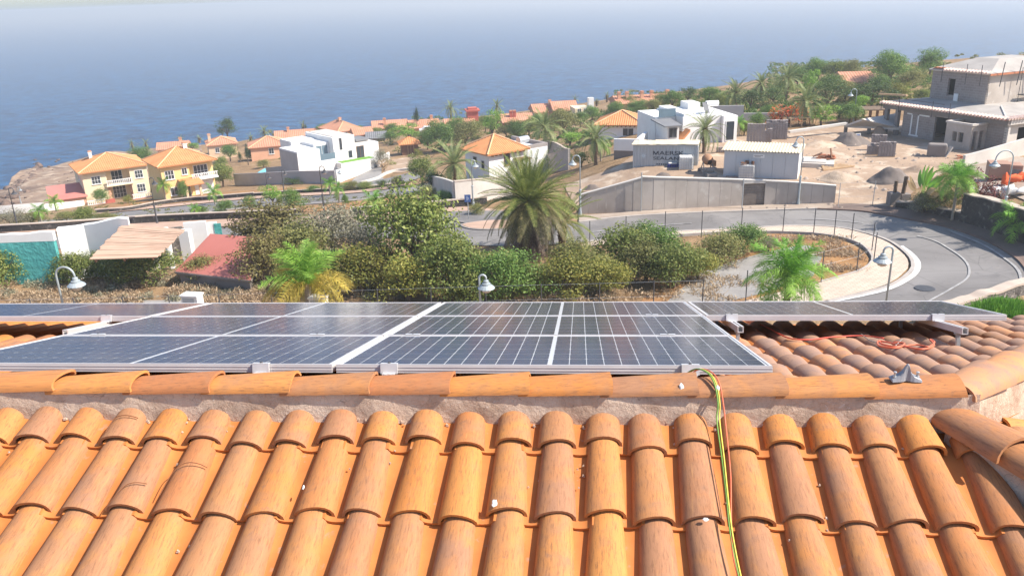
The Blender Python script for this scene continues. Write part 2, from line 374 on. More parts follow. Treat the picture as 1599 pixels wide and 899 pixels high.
W_('blue_paint', (.07,.13,.33), c2=(.06,.11,.28), scale=3., rough=.5, bmp=0)
W_('blue_plastic', (.035,.045,.22), c2=(.03,.035,.16), scale=3., rough=.5, bmp=0)
W_('pool_blue', (.20,.62,.70), c2=(.16,.55,.64), scale=1., rough=.2, bmp=0)
W_('lawn', (.16,.33,.04), c2=(.11,.25,.03), scale=2., rough=.9, bmp=.3)
W_('slate_grey', (.21,.21,.215), c2=(.16,.16,.165), scale=.8, rough=.8, bmp=.1)
W_('plastic_sheet', (.75,.72,.66), c2=(.62,.58,.52), scale=1., rough=.5, bmp=.3)
def block_mat(name, c1, c2, mo, bw=.5, rh=.25):
    m, nt, b = base_mat(name)
    tc = node(nt, 'ShaderNodeTexCoord'); sx = node(nt, 'ShaderNodeSeparateXYZ'); nt.links.new(tc.outputs['Object'], sx.inputs[0])
    ad = node(nt, 'ShaderNodeMath', operation='ADD'); nt.links.new(sx.outputs[0], ad.inputs[0]); nt.links.new(sx.outputs[1], ad.inputs[1])
    cb = node(nt, 'ShaderNodeCombineXYZ'); nt.links.new(ad.outputs[0], cb.inputs[0]); nt.links.new(sx.outputs[2], cb.inputs[1])
    br = node(nt, 'ShaderNodeTexBrick'); br.inputs['Scale'].default_value = 1.; br.inputs['Brick Width'].default_value = bw; br.inputs['Row Height'].default_value = rh
    br.inputs['Mortar Size'].default_value = .014
    br.inputs['Color1'].default_value = c4(c1); br.inputs['Color2'].default_value = c4(c2); br.inputs['Mortar'].default_value = c4(mo)
    nt.links.new(cb.outputs[0], br.inputs['Vector'])
    n1 = noise_t(nt, tc.outputs['Object'], .8, 6, .65)
    col = mixc(nt, ramp(nt, n1, [(.45, (0,0,0)), (.7, (.6,.6,.6))]), br.outputs[0], mo)
    nt.links.new(col, b.inputs['Base Color']); b.inputs['Roughness'].default_value = .95
    bump(nt, b, br.outputs['Fac'], -.5, .02); return m
M['blockwork'] = block_mat('blockwork', (.285,.245,.225), (.235,.20,.185), (.36,.32,.29))
M['blockwork_lot'] = block_mat('blockwork_lot', (.47,.42,.37), (.40,.355,.31), (.32,.28,.25), .5, .25)
# ------------------------------------------------------------------ terrain, sea, haze
def build_ground():
    na, nr = 460, 300
    ang = np.radians(np.linspace(-62, 62, na))
    s = np.linspace(0, 1, nr)
    V = []; 
    A, Sg = np.meshgrid(ang, s, indexing='ij')
    CR = coast_r(A)
    # last 15% of each spoke runs down the cliff into the water
    cut = .86
    Rr = np.where(Sg < cut, 6+(CR-6)*(Sg/cut)**1.25, CR+(Sg-cut)/(1-cut)*75)
    X = Rr*np.sin(A); Y = Rr*np.cos(A)
    X = np.where(Rr < 7, X*1., X)
    Z = hgt(np.c_[X.ravel(), Y.ravel()]).reshape(X.shape)
    edge = hgt(np.c_[(CR*np.sin(A)).ravel(), (CR*np.cos(A)).ravel()]).reshape(X.shape)
    out = np.maximum(Rr-CR, 0)
    nz = fbm(X.ravel(), Y.ravel(), .07, 3.).reshape(X.shape)
    Z = np.where(out > 0, edge-out*.55-np.minimum(out, 20)*.25+nz*np.minimum(out, 12)*.35, Z)
    far = np.clip((Rr-150)/40, 0, 1)*(A < -.2)
    Z = Z+far*nz*1.2
    Vt = np.c_[X.ravel(), Y.ravel(), Z.ravel()]
    idx = np.arange(na*nr).reshape(na, nr)
    Q = np.stack([idx[:-1, :-1], idx[1:, :-1], idx[1:, 1:], idx[:-1, 1:]], -1).reshape(-1, 4)[:, ::-1]
    # headland material where the ground lies far out on the left, or beyond the cliff top
    cx = Vt[Q].mean(1); a = np.arctan2(cx[:, 0], cx[:, 1]); r = np.hypot(cx[:, 0], cx[:, 1])
    mi = ((r > coast_r(a)-.5) | ((a < -.36) & (r > 150))).astype(int)
    o = link('ground', fast_mesh('ground', Vt, Q, [M['soil'], M['headland']], True, mi)); tag(o, kind='structure')
    # behind and beside the camera: one plain sheet a little lower
    mb = MB()
    R = 260
    mb.add([(-R,-R,2.0),(R,-R,2.0),(R,3,2.0),(-R,3,2.0)], [(0,1,2,3)])
    tag(mb.build('ground_behind', M['soil']), kind='structure')
build_ground()
mb = MB(); B = 45000
mb.add([(-B,-200,SEA_Z),(B,-200,SEA_Z),(B,B,SEA_Z),(-B,B,SEA_Z)], [(0,1,2,3)])
tag(mb.build('sea', M['sea']), kind='structure')
# shore rocks below the headland
def rock_mesh(seed):
    bm = bmesh.new(); bmesh.ops.create_icosphere(bm, subdivisions=2, radius=1)
    for v in bm.verts: v.co *= 1+.45*mnoise.noise(v.co*1.3+Vector((seed*7.1, 0, 0)))+.15*mnoise.noise(v.co*4+Vector((0, seed*3.3, 0)))
    me = bpy.data.meshes.new('rock'); bm.to_mesh(me); bm.free(); return me
ROCKS = [rock_mesh(i) for i in range(4)]
r = np.random.RandomState(40); V = []; Q = []
rk = [np.array([tuple(v.co) for v in me.vertices]) for me in ROCKS]; rf = [np.array([tuple(p.vertices) for p in me.polygons]) for me in ROCKS]
for i in range(330):
    if i < 230: u, v = r.uniform(-10, 62), 0; v = 306-(u/62)*42+abs(r.normal())*14-6
    else: u, v = r.uniform(40, 230), r.uniform(240, 285)
    p = hit(u, v); s_ = (.18+.75*r.rand()**2.5)*(1 if i < 230 else .5); j = i % 4; a = r.rand()*6.28; c, q = math.cos(a), math.sin(a)
    co = rk[j]*s_*np.r_[r.uniform(.8, 1.4, 2), r.uniform(.5, .9)]; co = np.c_[co[:, 0]*c-co[:, 1]*q, co[:, 0]*q+co[:, 1]*c, co[:, 2]]
    Q.append(rf[j]+sum(len(x) for x in V)); V.append(co+p)
tag(link('headland_rocks', fast_mesh('headland_rocks', np.concatenate(V), np.concatenate(Q), mat('headland_rock', (.23,.155,.115), (.09,.062,.05), .6, .95, .8, .2, coord='World'))), 'brown boulders scattered over the headland edge at the left', 'rocks', kind='stuff')
# ------------------------------------------------------------------ roads
def resample(P, n):
    P = np.array(P, float); d = np.r_[0, np.cumsum(np.linalg.norm(np.diff(P, axis=0), axis=1))]
    t = np.linspace(0, d[-1], n); return np.c_[[np.interp(t, d, P[:, i]) for i in range(P.shape[1])]].T
def smooth_line(P, n):
    """Catmull-Rom through pixel points"""
    P = [np.array(p, float) for p in P]; P = [2*P[0]-P[1]]+P+[2*P[-1]-P[-2]]; out = []
    for i in range(1, len(P)-2):
        for t in np.linspace(0, 1, 12, endpoint=False):
            a, b, c, d = P[i-1:i+3]
            out.append(.5*((2*b)+(-a+c)*t+(2*a-5*b+4*c-d)*t*t+(-a+3*b-3*c+d)*t**3))
    out.append(P[-2]); return resample(out, n)
def on_ground(px, n=60, f=None):
    L = smooth_line(px, n); return np.array([hit(u, v, f)[:2] for u, v in L])
def strip(name, A, Bn, off, mat_, m=6, f=None, parent=None, kind='structure'):
    """sheet between two plan lines, draped off above the ground"""
    n = len(A); t = np.linspace(0, 1, m)
    G = A[:, None, :]*(1-t)[None, :, None]+Bn[:, None, :]*t[None, :, None]
    XY = G.reshape(-1, 2); Z = (f or hgt)(XY)+off
    idx = np.arange(n*m).reshape(n, m)
    Q = np.stack([idx[:-1, :-1], idx[1:, :-1], idx[1:, 1:], idx[:-1, 1:]], -1).reshape(-1, 4)
    V = np.c_[XY, Z]
    a, b, c = V[Q[0][0]], V[Q[0][1]], V[Q[0][2]]
    if np.cross(b-a, c-a)[2] < 0: Q = Q[:, ::-1]
    o = link(name, fast_mesh(name, V, Q, mat_), parent)
    if kind: tag(o, kind=kind)
    return o
def offset_line(L, d):
    T = np.gradient(L, axis=0); T /= np.linalg.norm(T, axis=1)[:, None]+1e-9
    return L+np.c_[-T[:, 1], T[:, 0]]*d
def ribbon(name, L, wd, off, mat_, **k): return strip(name, offset_line(L, wd/2), offset_line(L, -wd/2), off, mat_, 2, **k)
def wall_along(name, L, th, h0, h1_, mat_, parent=None, cap=None, caph=.08, f=None, base=-.3, rough=0.):
    """wall standing along a plan line; h0/h1_ heights above ground at its two ends"""
    n = len(L); A = offset_line(L, th/2); Bn = offset_line(L, -th/2); Z = (f or hgt)(L)
    hh = np.linspace(h0, h1_, n); V = []; F = []
    for i in range(n):
        j = rough*mnoise.noise((L[i][0]*.9, L[i][1]*.9, 0)) if rough else 0
        V += [(A[i][0], A[i][1], Z[i]+base), (A[i][0], A[i][1], Z[i]+hh[i]+j), (Bn[i][0], Bn[i][1], Z[i]+hh[i]+j), (Bn[i][0], Bn[i][1], Z[i]+base)]
    for i in range(n-1):
        a, b = i*4, i*4+4
        F += [(a, a+1, b+1, b), (a+1, a+2, b+2, b+1), (a+2, a+3, b+3, b+2)]
    F += [(0, 3, 2, 1), (4*n-4, 4*n-3, 4*n-2, 4*n-1)]
    me = mesh_from(name, V, F, mat_); o = link(name, me, parent)
    if cap:
        V = []; F = []; A2 = offset_line(L, th/2+.04); B2 = offset_line(L, -th/2-.04)
        for i in range(n):
            j = rough*mnoise.noise((L[i][0]*.9, L[i][1]*.9, 0)) if rough else 0
            z = Z[i]+hh[i]+j+.003
            V += [(A2[i][0], A2[i][1], z), (A2[i][0], A2[i][1], z+caph), (B2[i][0], B2[i][1], z+caph), (B2[i][0], B2[i][1], z)]
        for i in range(n-1):
            a, b = i*4, i*4+4
            F += [(a, a+1, b+1, b), (a+1, a+2, b+2, b+1), (a+2, a+3, b+3, b+2), (a+3, a, b, b+3)]
        F += [(0, 3, 2, 1), (4*n-4, 4*n-3, 4*n-2, 4*n-1)]
        link('coping', mesh_from('coping', V, F, cap), o)
    return o
NR = 130
far_e = on_ground([(-60,378),(60,372),(180,366),(292,359),(375,355.5),(500,351),(590,346.5),(690,343),(780,350),(850,350),(904,348.5),(959,341.5),(1034,336),(1120,332.5),(1222,329),(1276,327.6),(1342,330.6),(1384,337),(1420,344),(1480,356),(1540,377),(1582,401),(1600,418),(1612,440)], NR)
near_e = on_ground([(-60,398),(60,391),(180,384),(292,378),(375,373),(500,371),(590,371),(690,381),(780,385),(850,383),(915,379),(975,372),(1040,364),(1118,359.5),(1190,356),(1240,353.5),(1300,355.5),(1345,363),(1390,377),(1420,397),(1434,413),(1429,428),(1390,452),(1297,476)], NR)
# the road surface runs between the two edges; the inside of the bend is filled by resampling both edges
strip('road', far_e, near_e, .05, M['asphalt'], 14)
bend = on_ground([(1612,440),(1596,445),(1540,456),(1480,474),(1440,490)], 40)
strip('road', on_ground([(1600,418),(1612,440),(1600,444),(1540,458),(1480,476),(1440,492)], 40), on_ground([(1425,400),(1434,413),(1431,426),(1390,452),(1330,467),(1270,484)], 40), .056, M['asphalt'], 10)
ribbon('road_marking', on_ground([(1296,473),(1345,463.5),(1392,451),(1426,431),(1433,413),(1422,398),(1406,386)], 50), .34, .10, M['road_paint'])
ribbon('road_marking', on_ground([(1432,370),(1460,378),(1480,389),(1503,405),(1513,421),(1509,437),(1483,454),(1447,474)], 50), .13, .10, M['worn_paint'])
ribbon('road_marking', on_ground([(1252,343.5),(1290,344.5),(1348,350)], 20), .12, .10, M['worn_paint'])
ribbon('road_marking', on_ground([(1480,361),(1535,384),(1575,410),(1590,425),(1594,438)], 30), .16, .10, M['worn_paint'])
ribbon('road_marking', on_ground([(925,364),(1000,356),(1080,350)], 20), .12, .10, M['worn_paint'])
ribbon('road_marking', on_ground([(300,360),(375,357),(480,353)], 20), .14, .10, M['worn_paint'])
ribbon('road_marking', on_ground([(702,335),(712,338),(735,343.5)], 12), .25, .10, M['worn_paint'])
# outer kerb and pavements
def kerb(name, px, mat_, n=70, wd=.22, hh=.14, f=None):
    o = wall_along(name, on_ground(px, n, f), wd, hh, hh, mat_, f=f); tag(o, kind='structure'); return o
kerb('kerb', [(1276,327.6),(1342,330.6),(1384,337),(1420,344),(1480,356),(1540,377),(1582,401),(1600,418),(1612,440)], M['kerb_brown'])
kerb('kerb', [(904,348.5),(959,341.5),(1034,336),(1120,332.5),(1222,329),(1276,327.6)], M['kerb'])
kerb('kerb', [(915,379.5),(975,372.5),(1040,364.5),(1118,360),(1190,356.5),(1240,354),(1300,356),(1343,363.5),(1387,377.5),(1415,397),(1425,412),(1420,427),(1384,450),(1294,473)], M['kerb'], 90)
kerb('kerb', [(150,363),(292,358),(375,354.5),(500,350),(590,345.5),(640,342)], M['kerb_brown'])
strip('pavement', on_ground([(904,348.2),(959,341.2),(1034,335.7),(1120,332.2),(1222,328.7),(1300,327.2)], 60), on_ground([(904,338),(959,335),(1003,331.5),(1100,326),(1200,322),(1302,319)], 60), .13, M['sidewalk_dirt'])
strip('pavement', on_ground([(1276,327),(1342,330),(1384,336.4),(1420,343.4),(1480,355),(1540,376),(1584,400),(1604,418),(1620,440)], 60), on_ground([(1300,321),(1350,321),(1400,326),(1440,330),(1500,347),(1560,362),(1620,385),(1640,400),(1650,430)], 60), .12, M['outer_paving'])
strip('pavement', on_ground([(915,380.2),(975,373.2),(1040,365.2),(1118,360.7),(1190,357.2),(1240,354.7),(1300,357),(1340,364.5),(1382,378.5),(1409,398),(1418,412),(1413,426),(1378,449),(1285,473)], 90),
      on_ground([(905,388),(975,380),(1040,371),(1118,366),(1190,364.5),(1264,366.6),(1315,374),(1345,385),(1358,398),(1362,407),(1356,417),(1338,427),(1282,443),(1150,476)], 90), .12, M['pavers'])
kerb('kerb', [(1040,371),(1118,366),(1190,364.5),(1264,366.6),(1315,374),(1345,385),(1358,398),(1362,407),(1356,417),(1338,427),(1282,443)], M['kerb'], 60, .12, .2)
strip('pavement', on_ground([(-40,366),(150,362.5),(292,357.5),(375,354),(500,349.5),(590,345),(690,341),(760,350)], 60), on_ground([(-40,359),(150,354),(240,349),(380,342.5),(560,336),(640,331),(720,325),(790,330)], 60), .12, M['pink_paving'])
# traffic island and side turning
isl = on_ground([(722,354),(735,358.3),(760,360),(800,358)], 30); isl2 = on_ground([(722,353),(735,350),(760,347),(800,345)], 30)
strip('traffic_island', isl, isl2, .16, M['pink_paving'], 6)
kerb('kerb', [(800,345),(760,347),(735,350),(721,353.5),(735,358.5),(760,360.2),(800,358)], M['kerb'], 40)
strip('road', on_ground([(640,341),(690,334),(740,331),(800,332)], 30), on_ground([(660,347),(700,346),(740,352),(800,352)], 30), .135, M['asphalt'], 6)
# upper road on the left
ur_far = on_ground([(60,345),(130,340),(180,333),(260,325),(380,313),(473,307.5),(565,302),(640,291),(700,281)], 70)
ur_near = on_ground([(60,354),(140,347),(215,341),(300,334),(380,326),(500,318),(567,312),(630,304),(690,296)], 70)
strip('road', ur_far, ur_near, .06, M['asphalt'], 8)
kerb('kerb', [(140,347.6),(215,341.6),(300,334.6),(380,326.6),(500,318.6),(567,312.6),(630,304.6)], M['kerb'], 50)
strip('pavement', on_ground([(140,338.5),(180,332.5),(260,324.5),(380,312.5),(473,307),(565,301.5),(640,290.5)], 60), on_ground([(140,334),(180,328),(260,320.5),(380,309),(473,303),(565,297.5),(640,287)], 60), .12, M['pink_paving'])
strip('road', on_ground([(480,300),(560,287),(598,281),(648,268)], 30), on_ground([(560,300),(600,295),(640,284),(660,277)], 30), .1, M['asphalt'], 6)
# dry planted strips
strip('dry_verge', on_ground([(160,352),(300,343),(400,337),(500,330),(560,327),(632,318)], 60), on_ground([(200,345),(300,336),(380,328.5),(500,320.5),(567,314.5),(620,308)], 60), .06, M['dry_grass'], 8)
strip('dry_verge', on_ground([(150,333),(260,319.5),(380,308),(473,302),(565,296.5)], 60), on_ground([(150,322),(250,312),(360,300),(450,294),(560,290)], 60), .05, M['dry_grass'], 8)
# the lot inside the bend
strip('dry_verge', on_ground([(1000,473),(1160,472),(1282,441),(1335,425),(1353,415),(1358,407)], 60), on_ground([(1050,400),(1120,385),(1190,367),(1262,369),(1312,376),(1350,395)], 60), .05, M['dry_grass'], 16)
strip('gravel_patch', on_ground([(1040,474),(1120,474),(1180,462),(1225,447),(1270,432)], 40), on_ground([(1090,428),(1150,408),(1220,390),(1262,385),(1284,402)], 40), .075, M['gravel'], 12)
strip('gravel_patch', on_ground([(40,476),(200,477),(400,477)], 40), on_ground([(40,468),(200,470),(400,469)], 40), .06, M['gravel'], 4)
# ------------------------------------------------------------------ the tiled house under the camera
YAW = math.radians(5.1)
E1 = np.array([math.cos(YAW), -math.sin(YAW), 0]); EN = np.array([math.sin(YAW), math.cos(YAW), 0]); EZ = np.array([0, 0, 1.])
def RP(s, n, z): return E1*s+EN*n+EZ*z
house = thing('tiled_house', 'house with weathered orange barrel tile roof filling the whole foreground', 'house', (0, 0, 0), -YAW)
# inside the house frame x = along the ridge, y = away from the viewer, z up
def tile_mat():
    m, nt, b = base_mat('roof_tile')
    oi = node(nt, 'ShaderNodeObjectInfo')
    v = coords(nt, 'Object', (1, 1, 1), True); vs = coords(nt, 'Object', (9, 1.1, 9), True)
    orange = ramp(nt, oi.outputs['Random'], [(0., (.50,.19,.050)), (.25, (.57,.24,.068)), (.5, (.50,.205,.068)), (.7, (.42,.165,.066)), (.85, (.54,.22,.06)), (1., (.46,.20,.085))])
    worn = ramp(nt, oi.outputs['Random'], [(0., (.38,.18,.085)), (.5, (.33,.17,.10)), (1., (.40,.19,.085))])
    big = noise_t(nt, v, 7., 6, .62, .3)
    amt = node(nt, 'ShaderNodeMath', operation='MULTIPLY_ADD'); nt.links.new(oi.outputs['Random'], amt.inputs[0]); amt.inputs[1].default_value = 7.31; amt.inputs[2].default_value = 0
    fr = node(nt, 'ShaderNodeMath', operation='FRACT'); nt.links.new(amt.outputs[0], fr.inputs[0])
    sm = node(nt, 'ShaderNodeMath', operation='MULTIPLY_ADD'); nt.links.new(fr.outputs[0], sm.inputs[0]); sm.inputs[1].default_value = .42; nt.links.new(big, sm.inputs[2])
    f = ramp(nt, sm.outputs[0], [(.55, (0,0,0)), (.86, (.88,.88,.88))])
    col = mixc(nt, f, orange, worn)
    st = noise_t(nt, vs, 15., 8, .78); f2 = ramp(nt, st, [(.50, (0,0,0)), (.68, (.85,.85,.85))])
    col = mixc(nt, f2, col, (.175,.085,.045))
    pale = noise_t(nt, vs, 9., 5, .6); f3 = ramp(nt, pale, [(.56, (0,0,0)), (.78, (.45,.45,.45))]); col = mixc(nt, f3, col, (.58,.29,.105))
    sp = noise_t(nt, v, 95., 3, .6); f4 = ramp(nt, sp, [(.70, (0,0,0)), (.76, (.6,.6,.6))]); col = mixc(nt, f4, col, (.12,.075,.05))
    mo = noise_t(nt, v, 16., 6, .7, .5); f5 = ramp(nt, mo, [(.60, (0,0,0)), (.72, (.42,.42,.42))]); col = mixc(nt, f5, col, (.19,.125,.10))
    nt.links.new(col, b.inputs['Base Color']); b.inputs['Roughness'].default_value = .72; b.inputs['Specular IOR Level'].default_value = .25
    n3 = noise_t(nt, vs, 40., 4, .6); bump(nt, b, n3, .16, .004); return m
M['tile'] = tile_mat()
M['channel'] = mat('channel_tile', (.52,.185,.045), (.43,.14,.034), 6., .75, .15, .004, spot=(.36,.2,.12), spotscale=18., spotlo=.62, rnd=True)
M['old_tile'] = None
def old_tile():
    m, nt, b = base_mat('old_roof_tile'); oi = node(nt, 'ShaderNodeObjectInfo'); v = coords(nt, 'Object', (1,1,1), True)
    a = ramp(nt, oi.outputs['Random'], [(0., (.33,.19,.125)), (.4, (.41,.22,.125)), (.65, (.35,.205,.135)), (.75, (.55,.24,.09)), (1., (.46,.225,.11))])
    n1 = noise_t(nt, v, 9., 6, .65); col = mixc(nt, ramp(nt, n1, [(.42, (0,0,0)), (.68, (.75,.75,.75))]), a, (.25,.165,.135))
    n2 = noise_t(nt, v, 60., 3, .6); col = mixc(nt, ramp(nt, n2, [(.62, (0,0,0)), (.7, (.6,.6,.6))]), col, (.14,.10,.08))
    nt.links.new(col, b.inputs['Base Color']); b.inputs['Roughness'].default_value = .85; bump(nt, b, n1, .2, .004); return m
M['old_tile'] = old_tile()
def mortar_mat():
    m, nt, b = base_mat('ridge_mortar'); v = coords(nt, 'Object')
    a = noise_t(nt, v, 5., 8, .68, .4); col = ramp(nt, a, [(.32, (.37,.26,.19)), (.5, (.55,.41,.31)), (.7, (.66,.525,.415))])
    c = noise_t(nt, v, 16., 6, .75, 1.); col = mixc(nt, ramp(nt, c, [(.6, (0,0,0)), (.68, (.8,.8,.8))]), col, (.62,.56,.50))
    d = noise_t(nt, v, 3., 5, .6); col = mixc(nt, ramp(nt, d, [(.5, (0,0,0)), (.75, (.7,.7,.7))]), col, (.42,.26,.17))
    vo = node(nt, 'ShaderNodeTexVoronoi', feature='DISTANCE_TO_EDGE'); vo.inputs['Scale'].default_value = 4.; 
    nz = node(nt, 'ShaderNodeTexNoise'); nz.inputs['Scale'].default_value = 6.; nt.links.new(v, nz.inputs['Vector'])
    va = node(nt, 'ShaderNodeVectorMath', operation='ADD'); nt.links.new(v, va.inputs[0]); nt.links.new(nz.outputs[1], va.inputs[1]); nt.links.new(va.outputs[0], vo.inputs['Vector'])
    col = mixc(nt, ramp(nt, vo.outputs[0], [(0., (.6,.6,.6)), (.012, (0,0,0))]), col, (.16,.12,.09))
    nt.links.new(col, b.inputs['Base Color']); b.inputs['Roughness'].default_value = .97; b.inputs['Specular IOR Level'].default_value = .1
    bump(nt, b, noise_t(nt, v, 22., 8, .7), .9, .02); return m
M['mortar'] = mortar_mat()
def half_barrel(name, w0, w1, hh0, hh1, L, th, mats, n=11, down=False, rows=5, warp=0.):
    """tapered half-barrel tile: low end at y=0 (width w0), high end at y=L (width w1)"""
    V = []; F = []; mi = []
    ts = np.linspace(0, PI, n)
    def ring(w, h, y, seed=0):
        return [(-w/2*math.cos(t), y+warp*math.sin(2*t+seed), h*math.sin(t)**.85*(-1 if down else 1)) for t in ts]
    for layer in (0, 1):
        for k in range(rows):
            q = k/(rows-1); w = w0+(w1-w0)*q; h = hh0+(hh1-hh0)*q
            V += ring(w-2*th*layer, h-th*layer, L*q)
    def id_(l, k, i): return l*rows*n+k*n+i
    for k in range(rows-1):
        for i in range(n-1):
            f = (id_(0,k,i), id_(0,k,i+1), id_(0,k+1,i+1), id_(0,k+1,i)); g = (id_(1,k,i), id_(1,k+1,i), id_(1,k+1,i+1), id_(1,k,i+1))
            if not down: f = f[::-1]; g = g[::-1]
            F += [f, g]
    ns = len(F)
    for k, fl in ((0, False), (rows-1, True)):       # lips get their own vertices so their edges stay sharp
        b = len(V)
        for i in range(n): V.append(V[id_(0,k,i)]); V.append(V[id_(1,k,i)])
        for i in range(n-1):
            f = (b+2*i, b+2*i+1, b+2*i+3, b+2*i+2)
            if fl: f = f[::-1]
            if down: f = f[::-1]
            F.append(f)
    for sgn in (0, n-1):
        b = len(V)
        for k in range(rows): V.append(V[id_(0,k,sgn)]); V.append(V[id_(1,k,sgn)])
        for k in range(rows-1): F.append((b+2*k, b+2*k+1, b+2*k+3, b+2*k+2))
    me = mesh_from(name, V, F, mats)
    me.polygons.foreach_set('use_smooth', [i < ns for i in range(len(F))]); me.update(); return me
TILE = [half_barrel('roof_tile', .163+d, .128, .064, .054, .435, .0125, M['tile'], warp=wp) for d, wp in ((0, .004), (.006, -.005), (-.005, .002))]
OLD = [half_barrel('roof_tile', .172+d, .125, .066, .050, .435, .013, M['old_tile'], warp=wp) for d, wp in ((0, .004), (.006, -.005))]
CHAN = half_barrel('channel_tile', .118, .132, .036, .040, .44, .012, M['channel'], 9, True)
SL_F = math.radians(19.25); SL_B = math.radians(15.6)
UPF = np.array([0, math.cos(SL_F), math.sin(SL_F)]); NF = np.array([0, -math.sin(SL_F), math.cos(SL_F)])
# crest plane of the front slope through the lip row seen at (728,687)
_p = at_D(728, 687, 3.45); P_S, P_N, P_Z = float(_p@E1), float(_p@EN), float(_p[2])
def frame_mat(o, x, y, z):
    return Matrix(((x[0], y[0], z[0], o[0]), (x[1], y[1], z[1], o[1]), (x[2], y[2], z[2], o[2]), (0, 0, 0, 1)))
def put(name, me, o, x, y, z, parent=house):
    ob = bpy.data.objects.new(name, me); COL.objects.link(ob); ob.parent = parent; ob.matrix_local = frame_mat(o, x, y, z); return ob
XA = np.array([1., 0, 0])
def rot_in_plane(x, y, a): c, s_ = math.cos(a), math.sin(a); return x*c+y*s_, -x*s_+y*c
def col_s(k): return P_S+.1945*k-.0004*min(k*k, 100)
base_f = np.array([0, P_N, P_Z])-NF*.078         # crest height over the tile bed
rt = random.Random(3)
lipz = {}
for k in range(-26, 15):
    s = col_s(k)
    jit = rt.uniform(-.016, .016)
    kk = min(12, max(0, -k-3)); rows = [0., -.362-.0025*kk, -.725-.004*kk, -1.09-.004*kk]
    for r, up in enumerate(rows):
        if k > 9 and up > -.02*(k-9)-.16*(k-10)+.05: pass
        # the hip cuts the tops of the right-hand columns
        top = up+.435
        ulim = .26-max(0, (s-1.66))*1.07
        sy = min(.62 if r == 0 else 1., (ulim+.03-up)/.435)
        if sy < .22: continue
        o = base_f+XA*(s+rt.uniform(-.004, .004))+UPF*(up+jit+rt.uniform(-.012, .012))+NF*rt.uniform(-.002, .003)
        tilt = math.radians(-2.3+rt.uniform(-.5, .5))
        y = UPF*math.cos(tilt)+NF*math.sin(tilt); z = -UPF*math.sin(tilt)+NF*math.cos(tilt)
        x, y = rot_in_plane(XA, y, math.radians(rt.uniform(-1.5, 1.5)))
        ob = put('roof_tile', rt.choice(TILE), o+NF*.017, x, y, z)
        ob.scale = (1, sy, 1)
    sc = (col_s(k)+col_s(k+1))/2
    for up in (-.02, -.38, -.745, -1.11, -1.47):
        if up+.40 > .30-max(0, (sc-1.60))*1.07 and sc > 1.5: continue
        o = base_f+XA*sc+UPF*(up+rt.uniform(-.006, .006))+NF*.044
        tilt = math.radians(-1.8); y = UPF*math.cos(tilt)+NF*math.sin(tilt); z = -UPF*math.sin(tilt)+NF*math.cos(tilt)
        put('channel_tile', CHAN, o, XA, y, z)
# ridge line
R_N, R_Z = 3.245, 15.335
def hit_plane(u, v, p0, nrm):
    d = ray(u, v); return CAM+d*(((np.array(p0)-CAM)@np.array(nrm))/(d@np.array(nrm)))
def loc(p): return np.array([p@E1, p@EN, p[2]])
e_ = hit_plane(1497, 603, RP(0, R_N, R_Z+.03), EN); RE_S = float(e_@E1)    # right end of the ridge
RIDGE = [half_barrel('ridge_tile', .182, .155, .050, .040, .44, .013, M['tile'], warp=wp) for wp in (.004, -.005)]
seam = [-900, -560, -235, 93, 212, 333, 455, 578, 702, 823, 951, 1085, 1221, 1360, 1497]
ss = [float(hit_plane(u, 600, RP(0, R_N-.02, R_Z+.03), EN)@E1) for u in seam]
for i in range(len(ss)-1):
    a, b = ss[i], ss[i+1]
    # wide lip faces right at each seam and overlaps the next tile
    tilt = .045+rt.uniform(-.008, .008); y = np.array([-math.cos(tilt), rt.uniform(-.012, .012), -math.sin(tilt)]); y /= np.linalg.norm(y)
    z = np.array([-math.sin(tilt), 0, math.cos(tilt)]); x = np.cross(y, z)
    ob = put('ridge_tile', rt.choice(RIDGE), np.array([b+.012, R_N+rt.uniform(-.004, .004), R_Z+.012+rt.uniform(-.003, .004)]), x, y, z)
    ob.scale = (1, (b-a+.05)/.44, 1)
# mortar bed under the ridge: an uneven band on both sides of it
def mortar(name, A, B_, nrm, depth_top, cols, rows, seed, jit=.0065, lower=None):
    V = []; F = []
    for i in range(cols+1):
        for j in range(rows+1):
            q = j/rows; p = A(i/cols)*(1-q)+B_(i/cols)*q
            d = mnoise.fractal((p[0]*5+seed, p[1]*5, p[2]*9), .8, 2, 5)*jit
            p = p+nrm*d; V.append(tuple(p))
    for i in range(cols):
        for j in range(rows):
            a = i*(rows+1)+j; F.append((a, a+rows+1, a+rows+2, a+1))
    return link(name, mesh_from(name, V, F, M['mortar'], True), house)
xl, xr = ss[0], RE_S
nf = np.array([0, -1, .35])/np.linalg.norm([0, -1, .35])
mortar('ridge_mortar', lambda q: np.array([xl+(xr+.06-xl)*q, R_N-.07, R_Z+.016]), lambda q: np.array([xl+(xr+.06-xl)*q, R_N-.105, R_Z-.19]), nf, 0, 420, 14, 0)
mortar('ridge_mortar', lambda q: np.array([xl+(xr-xl)*q, R_N+.10, R_Z-.22]), lambda q: np.array([xl+(xr-xl)*q, R_N+.07, R_Z+.014]), -nf*np.array([1, 1, -1]), 0, 200, 6, 5)
# ------------------------------------------------------------------ solar panel plane (used for the rear slope too)
P0 = at_D(525, 568.5, 3.99); PS, PN, PZ = float(P0@E1), float(P0@EN), float(P0[2])
DB = np.array([0, math.cos(SL_B), -math.sin(SL_B)]); NB = np.array([0, math.sin(SL_B), math.cos(SL_B)])
crest_b = np.array([0, PN, PZ])-NB*.150
base_b = crest_b-NB*.078
